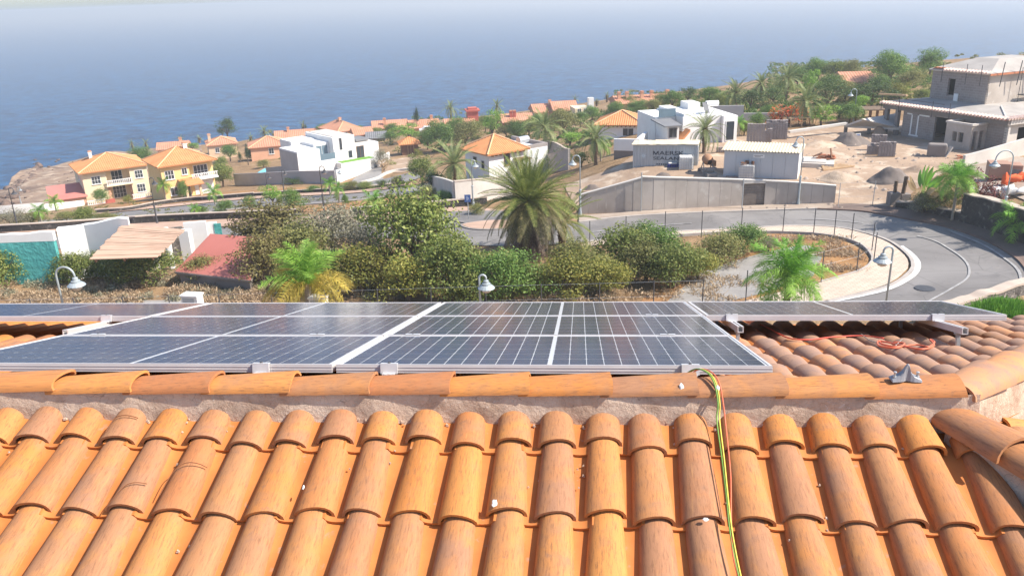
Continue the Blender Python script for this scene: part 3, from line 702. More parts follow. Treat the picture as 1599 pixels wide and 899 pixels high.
# rear slope tiles: low end away from the viewer
for k in range(0, 42):
    s = PS+1.95+.19*k
    for r in range(9 if s < PS+4.1 else 10):
        dn = -.22+.355*r
        # cut by the hip on the right
        if s > RE_S+.0+(dn+.28)*.97: continue
        o = base_b+XA*(s+rt.uniform(-.005, .005))+DB*(dn+.42+rt.uniform(-.01, .01))+NB*(.017+rt.uniform(-.002, .003))
        tilt = math.radians(2.3); y0 = -DB; y = y0*math.cos(tilt)-NB*math.sin(tilt); z = np.cross(-XA, y)
        x, y = rot_in_plane(-XA, y, math.radians(rt.uniform(-1., 1.)))
        put('roof_tile', rt.choice(OLD), o, x, y, np.cross(x, y))
for k in range(0, 18):
    s = PS-6.2+.19*k
    for r in range(6):
        o = base_b+XA*s+DB*(-.05+.355*r+.42)+NB*.017
        tilt = math.radians(2.3); y = -DB*math.cos(tilt)-NB*math.sin(tilt)
        put('roof_tile', rt.choice(TILE), o, -XA, y, np.cross(-XA, y))
# channel bed of the rear slope: one wavy sheet
def bed(name, o, xax, dax, nax, w0, w1, l0, l1, pitch, off, m, amp=.04):
    nx = int((w1-w0)/pitch*6); V = []; F = []
    for i in range(nx+1):
        x = w0+(w1-w0)*i/nx
        for l in (l0, l1): V.append(o+xax*x+dax*l+nax*(off+amp*math.cos(2*PI*(x-w0)/pitch)))
    for i in range(nx): F.append((2*i, 2*i+2, 2*i+3, 2*i+1))
    return link(name, mesh_from(name, V, F, m, True), house)
bed('channel_bed', base_b, XA, DB, NB, PS-8.0, RE_S+.1, -.3, 4.6, .19, -.002, M['channel'])
V = [base_b+XA*(RE_S+.1)+DB*-.3-NB*.01, base_b+XA*(RE_S+3.5)+DB*3.5-NB*.01, base_b+XA*(RE_S+.1)+DB*3.5-NB*.01]
link('roof_deck', mesh_from('roof_deck', V, [(0, 1, 2)], M['channel']), house)
# front deck under the tiles
V = [base_f+XA*-9+UPF*.3-NF*.005, base_f+XA*(RE_S+.05)+UPF*.3-NF*.005, base_f+XA*(RE_S+4.3)-UPF*3.9-NF*.005, base_f+XA*-9-UPF*3.9-NF*.005]
link('roof_deck', mesh_from('roof_deck', V, [(3, 2, 1, 0)], M['channel']), house)
# hips: one running towards the viewer, one away from him
RE = np.array([RE_S, R_N, R_Z])
def hip_line(direction, slope): d = np.array([direction[0], direction[1], -slope]); return d/np.linalg.norm(d)
hf = loc(hit_plane(1590, 712, RP(0, 0, 0)+np.array(base_f)[0]*0+RP(0, P_N, P_Z+.03), E1*0+(-EN*math.sin(SL_F)+EZ*math.cos(SL_F))))
HF = hf-(RE+np.array([-.02, -.10, -.10])); HF /= np.linalg.norm(HF)
hb = hip_line((1.0, 1.04), .28); 
CAP = half_barrel('hip_tile', .235, .17, .085, .065, .46, .014, M['tile'], warp=.004)
CAPO = half_barrel('hip_tile', .22, .17, .075, .06, .44, .014, M['old_tile'], warp=.004)
def hip(start, d, n, me, step, up, first=0.):
    for i in range(n):
        o = start+d*(first+step*(i+1)+.04)+np.array([0, 0, up]); y = -d
        y = y-np.array([0, 0, .045]); y /= np.linalg.norm(y)
        x = np.cross(y, EZ); x /= np.linalg.norm(x); z = np.cross(x, y)
        put('hip_tile', me, o, x, y, z)
hip(RE+np.array([-.02, -.10, -.10]), HF, 6, CAP, .37, -.005, -.15)
hip(RE+np.array([.0, 0, 0.0]), hb, 12, CAPO, .37, .0)
def side_mortar(start, d, L, nn, h, seed, up=-.01):
    n_ = np.array(nn, float); n_ /= np.linalg.norm(n_); dn = np.array([0, 0, -1.])
    mortar('hip_mortar', lambda q: start+d*(L*q)+n_*.075+EZ*up, lambda q: start+d*(L*q)+n_*.11+dn*h, n_, 0, 80, 10, seed)
side_mortar(RE+np.array([-.02, -.10, -.10]), HF, 2.4, (-HF[1]*-1 if False else HF[1], -HF[0], 0), .22, 11)
side_mortar(RE, hb, 4.6, (hb[1], -hb[0], 0), .24, 12)
side_mortar(RE, hb, 4.6, (-hb[1], hb[0], 0), .20, 13)
# hipped end on the right: tiles running down to the right and slightly back
TH = math.radians(18)
DR = np.array([math.cos(TH)*math.cos(SL_F), math.sin(TH)*math.cos(SL_F), -math.sin(SL_F)]); NR_ = np.array([math.cos(TH)*math.sin(SL_F), math.sin(TH)*math.sin(SL_F), math.cos(SL_F)])
base_r = RE-NR_*.17+np.array([0, 0, .02])
YA = np.array([-math.sin(TH), math.cos(TH), 0])
a_lo, a_hi = math.atan2(HF[1], HF[0]), math.atan2(hb[1], hb[0])
for k in range(-18, 19):
    yy = .19*k+.05
    for r in range(0, 12):
        dn = .05+.36*r
        c = base_r+YA*yy+DR*(dn+.02)-RE
        if c[0] < -.05 or not (a_lo-.05 < math.atan2(c[1], c[0]) < a_hi+.02): continue
        o = base_r+YA*(yy+rt.uniform(-.004, .004))+DR*(dn+.42+rt.uniform(-.01, .01))+NR_*.017
        tilt = math.radians(2.3); y = -DR*math.cos(tilt)-NR_*math.sin(tilt); x = np.cross(y, NR_); x /= np.linalg.norm(x)
        if r < 8 and c[0] < 3.2: put('roof_tile', rt.choice(TILE), o, x, y, np.cross(x, y))
V = [base_r-NR_*.02, base_r+HF*np.array([1, 1, 0])*5-EZ*(5*math.hypot(HF[0], HF[1])*math.tan(SL_F)*math.cos(a_lo-TH)+.02), base_r+hb*np.array([1, 1, 0])*5-EZ*(5*math.hypot(hb[0], hb[1])*math.tan(SL_F)*math.cos(a_hi-TH)+.02)]
link('roof_deck', mesh_from('roof_deck', V, [(0, 1, 2)], M['channel']), house)
# walls of the house below the eaves
mb = MB(); mb.box(-8.6, -.4, 1.0, RE_S+2.4, 6.4, 13.2); mb.build('wall', M['cream_wall'], house)
# bird droppings and cracks on the front tiles
M['dropping'] = mat('bird_dropping', (.80,.79,.76), (.66,.65,.62), 30., .9, .2, .004)
def splat(u, v, p0, nrm, w_, l_, seed):
    c = hit_plane(u, v, p0, nrm); r_ = random.Random(seed)
    n_ = np.array(nrm)/np.linalg.norm(nrm); a = np.cross(n_, EZ); a /= np.linalg.norm(a); b_ = np.cross(n_, a)
    ring = []; k = 14
    for i in range(k):
        t = 2*PI*i/k; f = r_.uniform(.75, 1.2); ring.append(c+a*(math.cos(t)*w_*f)+b_*(math.sin(t)*l_*f*(1.25 if math.sin(t) < 0 else 1)))
    V = [p+n_*.002 for p in ring]+[c+(p-c)*.6+n_*.005 for p in ring]+[c+n_*.006]
    F = [(i, (i+1) % k, k+(i+1) % k, k+i) for i in range(k)]+[(k+i, k+(i+1) % k, 2*k) for i in range(k)]
    o = link('bird_dropping', mesh_from('bird_dropping', V, F, M['dropping'], True)); return o
n_front = -EN*math.sin(SL_F)+EZ*math.cos(SL_F); p_front = RP(0, P_N, P_Z+.004)
n_rid = -EN*.85+EZ*.5; p_rid = RP(0, R_N-.07, R_Z+.045)
for (u, v, p0, nn, w_, l_, lab) in [(772, 786, p_front, n_front, .010, .017, 'white bird dropping on the second tile row near the middle of the roof'),
    (1102, 811, p_front, n_front, .012, .007, 'white bird dropping on a tile just left of the green and yellow cable'),
    (1064, 604, p_rid, n_rid, .010, .014, 'white bird dropping on the ridge tile left of the cable loop'),
    (1121, 606, p_rid, n_rid, .009, .011, 'faint white bird dropping on the ridge tile right of the cable loop'),
    (474, 761, p_front, n_front, .005, .010, 'small white bird dropping on a tile in the left half of the roof')]:
    tag(splat(u, v, p0, nn, w_, l_, int(u)), lab, 'bird dropping')
def crack(pts, parent=house):
    P = [hit_plane(u, v, p_front, n_front) for u, v in smooth_line(pts, 14)]
    # follow the curved tile: lift each point to the barrel it lies on
    Q = []
    for p in P:
        l = loc(p); ks = min(range(-15, 15), key=lambda k: abs(col_s(k)-l[0])); dx = l[0]-col_s(ks)
        Q.append(l-NF*(.062*(1-math.sqrt(max(0., 1-(dx/.082)**2))))+NF*.006)
    mb = MB(); mb.tube(Q, .0022, 4); mb.build('crack', M['crack'], parent)
M['crack'] = mat('crack', (.20,.075,.03), (.16,.06,.025), 30., .95, 0)
crack([(164, 673), (176, 655), (188, 650), (214, 649)]); crack([(160, 790), (192, 762), (206, 755), (228, 752)]); crack([(246, 768), (268, 737), (290, 724), (320, 722)])

# crumbs of mortar and grit lying in the channels, smears of mortar below the ridge joints
rg = random.Random(17); mb = MB()
for i in range(120):
    k = rg.randrange(-14, 10); s_ = (col_s(k)+col_s(k+1))/2+rg.uniform(-.035, .035); up = .19-abs(rg.gauss(0, .05)) if i < 80 else rg.uniform(-.75, .15)
    if s_ > 1.5: continue
    p = base_f+XA*s_+UPF*up+NF*(.018+rg.uniform(0, .012)); q = rg.uniform(.003, .008 if i < 80 else .006)
    mb.add([p+np.array(d)*q*rg.uniform(.7, 1.3) for d in ((-1,-.8,-.5),(1,-1,-.5),(.9,1,-.5),(-1,.9,-.5),(-.5,-.5,.7),(.6,-.4,.8),(.5,.5,.6),(-.4,.6,.8))], [(0,1,5,4),(1,2,6,5),(2,3,7,6),(3,0,4,7),(4,5,6,7)])
tag(mb.build('mortar_crumb', M['mortar'], house), kind='stuff')
# ------------------------------------------------------------------ solar panels
def cell_mat():
    m, nt, b = base_mat('solar_cell'); v = coords(nt, 'Object', (1,1,1), True); oi = node(nt, 'ShaderNodeObjectInfo')
    n1 = noise_t(nt, v, 14., 4); col = ramp(nt, n1, [(.3, (.019,.024,.050)), (.7, (.027,.032,.066))])
    dv = coords(nt, 'World'); d1 = noise_t(nt, dv, 1.7, 7, .68, .5); col = mixc(nt, ramp(nt, d1, [(.45, (.02,.02,.02)), (.75, (.15,.15,.15))]), col, (.17,.155,.14))
    nt.links.new(col, b.inputs['Base Color']); rr_ = node(nt, 'ShaderNodeMapRange'); rr_.inputs[3].default_value = .06; rr_.inputs[4].default_value = .22; nt.links.new(d1, rr_.inputs[0]); nt.links.new(rr_.outputs[0], b.inputs['Roughness']); b.inputs['IOR'].default_value = 1.5
    bump(nt, b, noise_t(nt, coords(nt, 'World', (1,1,1)), 3.0, 2), .012, .02); return m
M['cell'] = cell_mat()
M['backsheet'] = mat('panel_backsheet', (.62,.63,.64), (.57,.58,.59), 3., .18, 0, spec=.5)
M['alu'] = mat('aluminium', (.70,.66,.635), (.62,.58,.56), 4., .42, .03, .002, metal=.3)
M['clamp_alu'] = mat('clamp_aluminium', (.80,.79,.785), (.70,.69,.685), 9., .35, .03, .002, metal=.35)
PW, PD = 2.108, 1.048
def cell_mesh(cw, ch, cf=.005):
    V = [(-cw/2+cf, -ch/2, 0), (cw/2-cf, -ch/2, 0), (cw/2, -ch/2+cf, 0), (cw/2, ch/2-cf, 0), (cw/2-cf, ch/2, 0), (-cw/2+cf, ch/2, 0), (-cw/2, ch/2-cf, 0), (-cw/2, -ch/2+cf, 0)]
    return V
FR = .012; half = (PW-2*FR-.024-.020)/2; cw = half/12; ch = (PD-2*FR-.024)/6
def cell_pos():
    out = []
    for h in (0, 1):
        for i in range(12):
            for j in range(6):
                out.append((FR+.012+cw*(i+.5)+h*(half+.020), FR+.012+ch*(j+.5)))
    return out
CP_ = cell_pos(); CM = mesh_from('solar_cell', cell_mesh(cw-.0042, ch-.0075), [tuple(range(8))], M['cell'])
FRM = None
def panel_parts():
    mb = MB(); h = .042
    for i, (x0, y0, x1, y1) in enumerate(((0, 0, PW, FR), (0, PD-FR, PW, PD), (0, FR, FR, PD-FR), (PW-FR, FR, PW, PD-FR))):
        mb.box(x0, y0, -h, x1, y1, 0)
    for z in (-.013, -.028):                      # the two grooves of the frame profile stand out as ribs
        mb.box(0, -.002, z-.0022, PW, 0, z+.0022); mb.box(-.002, 0, z-.0022, 0, PD, z+.0022); mb.box(PW, 0, z-.0022, PW+.002, PD, z+.0022)
    fr = mb.mesh('frame', M['alu'])
    mb = MB(); mb.box(FR, FR, -.009, PW-FR, PD-FR, -.0035); bs = mb.mesh('glass_sheet', M['backsheet'])
    V = []; F = []
    for x, y in CP_:
        b = len(V); V += [(x+a, y+c, -.0027) for a, c, _ in cell_mesh(cw-.0042, ch-.0075)]; F.append(tuple(range(b, b+8)))
    return fr, bs, mesh_from('solar_cell', V, F, M['cell'])
FRM, BSM, ALLC = panel_parts()
def RB(s, d, h):        # world point on the panel plane: s along the row, d down the rear slope, h above
    l = np.array([PS, PN, PZ])+np.array([s, 0, 0])+DB*d+NB*h; return RP(*l)
def wvec(l): return E1*l[0]+EN*l[1]+EZ*l[2]
PM = lambda p: frame_mat(p, wvec((1,0,0)), wvec(DB), wvec(NB))
def panel(s, d, label, single=False):
    r = bpy.data.objects.new('solar_panel', None); COL.objects.link(r); r.matrix_world = PM(RB(s, d, 0)); r.empty_display_size = .2
    tag(r, label, 'solar panel', 'solar panels mounted on the rear roof slope')
    link('frame', FRM, r); link('glass_sheet', BSM, r)
    if single:
        for x, y in CP_: link('solar_cell', CM, r, (x, y, -.0027))
    else: tag(link('solar_cell', ALLC, r), kind='stuff')
    return r
G = .022; SA = -PW-G; ROW = PD+.020
panel(SA, 0, 'left solar panel of the nearest row with bluish cells, cut by the left edge', True)
panel(0, 0, 'right solar panel of the nearest row, just behind the ridge tiles', True)
panel(SA, ROW, 'left solar panel of the middle row')
panel(0, ROW, 'right solar panel of the middle row')
panel(SA, 2*ROW, 'solar panel in the far row, second from the left')
panel(0, 2*ROW, 'solar panel in the far row behind the right panel of the middle row')
panel(PW+G, 2*ROW, 'rightmost solar panel of the far row, above bare tiles and the red cable')
panel(2*SA, 2*ROW, 'leftmost solar panel of the far row, past the end of the middle row')
# ------------------------------------------------------------------ rails, clamps, hooks
def pobj(name, s, d, h, label, cat, group=None):
    r = bpy.data.objects.new(name, None); COL.objects.link(r); r.matrix_world = PM(RB(s, d, h)); r.empty_display_size = .1
    return tag(r, label, cat, group)
def rail(s, d0, d1, label):
    r = pobj('mounting_rail', s, d0, -.044, label, 'rail', 'aluminium rails under the solar panels'); L = d1-d0
    mb = MB(); w_, h = .040, .042
    mb.box(-w_/2, 0, -h, w_/2, L, -h+.005); mb.box(-w_/2, 0, -h+.005, -w_/2+.005, L, -.002); mb.box(w_/2-.005, 0, -h+.005, w_/2, L, -.002)
    mb.box(-w_/2, 0, -.002, -.006, L, .002); mb.box(.006, 0, -.002, w_/2, L, .002)
    mb.build('rail_profile', M['alu'], r)
    for q in ([.10] if d0 > 1 else [.28])+[L-.4]:
        mb = MB(); mb.box(-.012, q-.01, -h-.10, .012, q+.01, -h); mb.box(-.02, q-.02, -h-.012, .02, q+.02, -h-.0005); mb.build('roof_hook', M['galvanised'], r)
    return r
def clamp(s, d, label, end=True):
    r = pobj('end_clamp' if end else 'middle_clamp', s, d, 0, label, 'clamp', 'clamps holding the solar panels')
    mb = MB()
    if end:
        mb.box(-.042, -.013, -.044, .042, -.003, .003); mb.box(-.042, -.012, .0035, .042, .010, .007); mb.box(-.030, -.034, -.047, .030, -.014, -.040)
        mb.build('clamp_body', M['clamp_alu'], r); mb = MB(); mb.lathe([(.007, .0075), (.007, .013), (.004, .014)], 8); mb.build('bolt', M['dark_metal'], r)
    else:
        mb.box(-.045, -.012, .003, .045, .012, .007); mb.build('clamp_body', M['clamp_alu'], r)
        mb = MB(); mb.lathe([(.006, .0075), (.006, .012), (.003, .013)], 8); mb.build('bolt', M['dark_metal'], r)
def s_at(u, v, d): # panel-row coordinate of a photo point on the line d
    nrm = wvec(NB); p = hit_plane(u, v, RB(0, d, 0), nrm); return float(loc(p)[0]-PS)
sc1, sc2, sc3 = s_at(395, 574, 0), s_at(597, 577, 0), s_at(1083, 577, 0)
clamp(sc1, -.002, 'end clamp on the front edge of the left nearest panel'); clamp(sc2, -.002, 'end clamp just right of the seam between the two nearest panels')
clamp(sc3, -.002, 'end clamp beside the green and yellow cable')
sr1, sr2, sl1 = s_at(1160, 502, 2*ROW), s_at(1507, 502, 2*ROW), s_at(152, 496, 2*ROW)
clamp(sr1, 2*ROW-.002, 'end clamp at the left end of the far right panel'); clamp(sr2, 2*ROW-.002, 'end clamp at the right end of the far right panel'); clamp(sl1, 2*ROW-.002, 'end clamp on the far left panel')
for (u, v, d, lab) in ((640, 526, ROW-.01, 'middle clamp on the first seam of the left column'), (1045, 526, ROW-.01, 'middle clamp on the first seam of the right column'), (1022, 497, 2*ROW-.01, 'middle clamp on the second seam of the right column'), (490, 525, ROW-.01, 'middle clamp on the first seam, left of the column gap'), (160, 521, ROW-.01, 'middle clamp near the left end of the first seam')):
    clamp(s_at(u, v, d), d, lab, False)
rail(sc1, -.03, 3.18, 'aluminium rail under the left column of panels'); rail(sc2, -.04, 3.18, 'aluminium rail under the right column near its seam'); rail(sc3, -.03, 3.18, 'aluminium rail under the right column near the cable')
rail(sr1, 2*ROW-.33, 3.2, 'aluminium rail sticking out left under the far right panel'); rail(sr2, 2*ROW-.42, 3.2, 'aluminium rail sticking out at the far right end'); rail(sl1, 2*ROW-.52, 3.2, 'aluminium rail sticking out under the far left panel')
# ------------------------------------------------------------------ cables and the bracket on the ridge
M['wire_green'] = mat('wire_green', (.20,.36,.07), (.16,.31,.06), 8., .5, 0); M['wire_yellow'] = mat('wire_yellow', (.74,.62,.10), (.68,.56,.08), 8., .5, 0)
M['wire_red'] = mat('wire_red', (.66,.10,.06), (.58,.08,.05), 8., .5, 0); M['wire_orange'] = mat('wire_orange', (.70,.17,.08), (.62,.14,.07), 8., .5, 0); M['wire_grey'] = mat('wire_grey', (.30,.28,.25), None, 8., .6, 0)
def on_front(u, v, lift=.0): return loc(hit_plane(u, v, p_front, n_front))+NF*lift
def cable(pts, r, name, m, parent=None, n=6):
    P = [np.array(p, float) for p in pts]; P = [2*P[0]-P[1]]+P+[2*P[-1]-P[-2]]; out = []
    for i in range(1, len(P)-2):
        for t in np.linspace(0, 1, 8, endpoint=False):
            a, b, c, d = P[i-1:i+3]; out.append(RP(*(.5*((2*b)+(-a+c)*t+(2*a-5*b+4*c-d)*t*t+(-a+3*b-3*c+d)*t**3))))
    out.append(RP(*P[-2])); mb = MB(); mb.tube(out, r, n, cap=True); return mb.build(name, m, parent, smooth=True)
s0 = float(loc(hit_plane(1108, 583, RP(0, R_N, R_Z+.07), EN))[0])
def drop(ds, us): # over the ridge, then down the tiles through photo points
    top = [np.array([s0-.12+ds, R_N+.22, R_Z-.08]), np.array([s0-.05+ds, R_N+.14, R_Z+.025]), np.array([s0-.01+ds, R_N+.03, R_Z+.067]), np.array([s0+.012+ds, R_N-.055, R_Z+.056]), np.array([s0+.022+ds, R_N-.115, R_Z-.01])]
    return top+[on_front(u, v, l) for u, v, l in us]
cb = thing('earth_cable', 'green and yellow striped cable running over the ridge and down the tiles', 'cable')
cable(drop(0, [(1119,660,.012),(1127,720,.012),(1134,780,.014),(1139,830,.012),(1148,880,.012),(1160,930,.01)]), .0034, 'green_wire', M['wire_green'], cb)
cable(drop(.008, [(1123,660,.016),(1130,720,.017),(1136,780,.017),(1142,830,.016),(1151,880,.016),(1163,930,.012)]), .0030, 'yellow_wire', M['wire_yellow'], cb)
o = cable(drop(.022, [(1133,670,.012),(1140,740,.012),(1141,800,.012),(1143,860,.012),(1153,905,.01),(1165,940,.01)]), .0032, 'red_cable', M['wire_orange']); tag(o, 'thin orange red cable hanging beside the green and yellow one', 'cable')
n_back = EN*math.sin(SL_B)+EZ*math.cos(SL_B); p_back = RP(*(crest_b+NB*.008))
def on_back(u, v): return loc(hit_plane(u, v, p_back, n_back))
o = cable([on_back(1186, 506), on_back(1200, 512), on_back(1230, 527), on_back(1262, 530), on_back(1300, 526), on_back(1345, 524), on_back(1380, 528)], .005, 'red_cable', M['wire_red']); tag(o, 'thin red cable lying in the shade under the far right panel', 'cable')
cc = thing('cable_coil', 'loose coil of red cable with grey ends on the rear tiles', 'cable')
cable([on_back(u, v) for u, v in ((1372,532),(1378,537),(1400,541),(1430,538),(1450,541),(1459,534),(1452,530),(1458,539),(1440,545),(1410,540),(1385,534),(1371,533),(1374,540),(1400,543),(1412,536),(1395,534))], .0065, 'red_loop', M['wire_orange'], cc)
cable([on_back(1344, 521), on_back(1358, 531), on_back(1375, 536)], .0035, 'grey_end', M['wire_grey'], cc); cable([on_back(1409, 529), on_back(1402, 536), on_back(1398, 540)], .0035, 'grey_end', M['wire_grey'], cc)
M['grey_plastic'] = mat('grey_plastic', (.30,.30,.315), (.25,.25,.265), 12., .5, .05)
bs_ = float(loc(hit_plane(1414, 584, RP(0, R_N, R_Z+.05), EN))[0])
br = thing('cable_clip', 'small grey cast bracket with a pointed fin resting on the ridge', 'bracket', RP(bs_, R_N-.005, R_Z+.060), -YAW); br.scale = (.72, .72, .78)
V = []; F = []
prof = [(-.088, .0), (-.060, .012), (-.040, .022), (-.022, .040), (-.008, .075), (.002, .088), (.012, .080), (.020, .045), (.040, .020), (.062, .010), (.086, .0)]
for x, z in prof:
    hw = .006+.022*(1-min(1, z/.085)); V += [(x, -hw-.012, -.014), (x, -hw, z), (x, hw, z), (x, hw+.012, -.014)]
for i in range(len(prof)-1):
    a, b = 4*i, 4*i+4; F += [(a, b, b+1, a+1), (a+1, b+1, b+2, a+2), (a+2, b+2, b+3, a+3), (a+3, b+3, b, a)]
F += [(0, 1, 2, 3), (4*len(prof)-1, 4*len(prof)-2, 4*len(prof)-3, 4*len(prof)-4)]
link('bracket_body', mesh_from('bracket_body', V, F, M['grey_plastic']), br).modifiers.new('bevel', 'BEVEL').width = .004
for x in (-.066, .064):
    mb = MB(); mb.lathe([(.012, .0), (.013, .008), (.007, .009), (.007, .026), (.010, .027), (.010, .034), (.004, .036)], 8, (x, -.006, .006)); mb.build('bolt', M['galvanised'], br)
# ------------------------------------------------------------------ plants
G3 = lambda a, b, c: [(0., a), (.5, b), (1., c)]
M['leaf_mango'] = leaf_mat('leaf_mango', G3((.065,.095,.022), (.13,.165,.035), (.23,.24,.07)))
M['leaf_green'] = leaf_mat('leaf_green', G3((.050,.100,.020), (.095,.165,.032), (.17,.24,.06)))
M['leaf_olive'] = leaf_mat('leaf_olive', G3((.085,.095,.030), (.16,.165,.05), (.26,.24,.09)))
M['leaf_bronze'] = leaf_mat('leaf_bronze', G3((.085,.065,.03), (.135,.115,.04), (.20,.18,.06)))
M['leaf_yellow'] = leaf_mat('leaf_yellow', G3((.09,.11,.022), (.165,.17,.035), (.26,.225,.05)))
M['leaf_grey'] = leaf_mat('leaf_grey', G3((.12,.115,.075), (.20,.19,.125), (.29,.265,.19)))
M['leaf_bright'] = leaf_mat('leaf_bright', G3((.085,.17,.025), (.15,.27,.035), (.24,.34,.06)))
M['leaf_dark'] = leaf_mat('leaf_dark', G3((.035,.062,.018), (.065,.105,.028), (.11,.15,.045)))
M['leaf_cypress'] = leaf_mat('leaf_cypress', G3((.022,.042,.016), (.035,.06,.02), (.055,.08,.028)))
M['leaf_dry'] = leaf_mat('leaf_dry', G3((.22,.155,.095), (.33,.24,.15), (.44,.34,.225)))
M['leaf_red'] = leaf_mat('leaf_red', G3((.085,.028,.03), (.15,.05,.045), (.22,.095,.075)))
M['leaf_flame'] = leaf_mat('leaf_flame', [(0., (.06,.13,.03)), (.42, (.10,.17,.04)), (.45, (.62,.085,.025)), (1., (.78,.16,.04))])
M['frond_green'] = leaf_mat('frond_green', G3((.095,.125,.030), (.16,.19,.048), (.25,.25,.075)))
M['frond_queen'] = leaf_mat('frond_queen', G3((.10,.20,.03), (.17,.31,.045), (.27,.40,.075)))
M['frond_young'] = leaf_mat('frond_young', G3((.065,.17,.02), (.11,.26,.03), (.18,.32,.05)))
M['frond_gold'] = leaf_mat('frond_gold', G3((.19,.17,.03), (.32,.25,.045), (.44,.32,.07)))
M['frond_tan'] = leaf_mat('frond_tan', G3((.24,.15,.075), (.36,.25,.13), (.47,.36,.21)))
M['frond_old'] = leaf_mat('frond_old', G3((.10,.095,.035), (.15,.135,.055), (.22,.18,.085)))
M['frond_dead'] = leaf_mat('frond_dead', G3((.05,.038,.03), (.10,.075,.058), (.185,.145,.115)))
M['frond_date'] = leaf_mat('frond_date', G3((.10,.135,.05), (.165,.20,.075), (.25,.27,.11)))
def crown_mesh(name, seed, n, leaf, clumps, cr, m, squash=1., hollow=.35, aspect=1.9, top=0.):
    """unit crown (radius 1) of small leaf faces gathered in clumps of uneven size"""
    r = np.random.RandomState(seed)
    d = r.normal(size=(clumps, 3)); d /= np.linalg.norm(d, axis=1)[:, None]; d[:, 2] = np.where(d[:, 2] < -.45, -d[:, 2], d[:, 2]); d *= (1+.28*r.normal(size=clumps)[:, None]*np.array([1, 1, .7]))
    rad = hollow+(1-hollow-cr*.6)*r.rand(clumps)**.6
    C_ = d*rad[:, None]*np.array([1, 1, squash]); C_[:, 2] += top*(1-np.hypot(C_[:, 0], C_[:, 1]))
    sz = cr*(.55+.9*r.rand(clumps))
    pick = r.choice(clumps, n, p=sz**2/(sz**2).sum())
    q = r.normal(size=(n, 3)); q /= np.linalg.norm(q, axis=1)[:, None]
    P = C_[pick]+q*(sz[pick]*(.55+.5*r.rand(n)))[:, None]*np.array([1, 1, .8])
    nrm = q*.8+np.array([0, 0, .45])+r.normal(size=(n, 3))*.45; nrm /= np.linalg.norm(nrm, axis=1)[:, None]
    t = np.cross(nrm, r.normal(size=(n, 3))); t /= np.linalg.norm(t, axis=1)[:, None]
    t[:, 2] -= .35; t /= np.linalg.norm(t, axis=1)[:, None]; b = np.cross(nrm, t); b /= np.linalg.norm(b, axis=1)[:, None]
    L = leaf*(.6+.8*r.rand(n))[:, None]; W2 = L/aspect
    V = np.stack([P-t*L*.5, P+b*W2*.5, P+t*L*.5, P-b*W2*.5], 1).reshape(-1, 3)
    return fast_mesh(name, V, np.arange(4*n).reshape(-1, 4), m)
def trunk_mesh(name, seed, m, forks=5, spread=.5, r0=.055, fork_z=.35):
    """trunk of unit height with limbs reaching into a unit crown above it"""
    r = random.Random(seed); mb = MB()
    mb.tube([(0,0,-.15), (.01,.0,.1), (r.uniform(-.04,.04), r.uniform(-.04,.04), fork_z)], [r0*1.3, r0, r0*.8], 7)
    for i in range(forks):
        a = 2*PI*i/forks+r.uniform(-.4, .4); s = spread*r.uniform(.7, 1.2)
        p0 = Vector((0, 0, fork_z*.9)); p1 = Vector((math.cos(a)*s*.4, math.sin(a)*s*.4, fork_z+.2)); p2 = Vector((math.cos(a)*s, math.sin(a)*s, r.uniform(.62, .95)))
        mb.tube([p0, p1, p2], [r0*.6, r0*.42, r0*.12], 5)
    return mb.mesh(name, m)
CROWN = {}
for k_, (mm, n, leaf, cl, cr) in {
    'mango': ('leaf_mango', 6500, .080, 60, .34), 'green': ('leaf_green', 7500, .070, 70, .32), 'olive': ('leaf_olive', 6000, .078, 60, .32),
    'bronze': ('leaf_bronze', 5600, .078, 56, .32), 'yellow': ('leaf_yellow', 5200, .080, 54, .32), 'grey': ('leaf_grey', 4600, .062, 56, .32),
    'bright': ('leaf_bright', 2200, .10, 30, .30), 'dark': ('leaf_dark', 2600, .085, 40, .30), 'dry': ('leaf_dry', 1600, .075, 28, .30),
    'red': ('leaf_red', 1500, .10, 26, .30), 'flame': ('leaf_flame', 1800, .11, 30, .30)}.items():
    CROWN[k_] = [crown_mesh('crown', 11*i+len(k_)*3, n, leaf, cl, cr, M[mm]) for i in range(2)]
TRUNK = [trunk_mesh('trunk', i, M['bark']) for i in range(3)]
TRUNKP = [trunk_mesh('trunk', 9+i, M['pale_bark'], 4, .45, .04) for i in range(2)]
rv = random.Random(21)
def tree(name, kind, u, vb, vt, wpx, label, cat='tree', group=None, f=None, pos=None, trunk=True, low=.04, pale=False):
    """tree standing at photo point (u, vb); crown up to vt and wpx wide"""
    p = hit(u, vb, f) if pos is None else np.array(pos)
    D = float((p-CAM)@FWD); px = D/FPX; H = max(.4, (vb-vt)*px*1.04); Wd = wpx*px
    t = thing(name, label, cat, (p[0], p[1], p[2]-.05), rv.uniform(0, 6.28), group)
    if trunk: link('trunk', rv.choice(TRUNKP if pale else TRUNK), t, (0,0,0), (0,0,0), (Wd*.8, Wd*.8, H*.92) if H < Wd*1.6 else (Wd*.7, Wd*.7, H*.92))
    ch = H*(1-low)
    link('crown', rv.choice(CROWN[kind]), t, (0, 0, H*low+ch*.5), (0, 0, rv.uniform(0, 6)), (Wd*.60, Wd*.60, ch*.60))
    return t
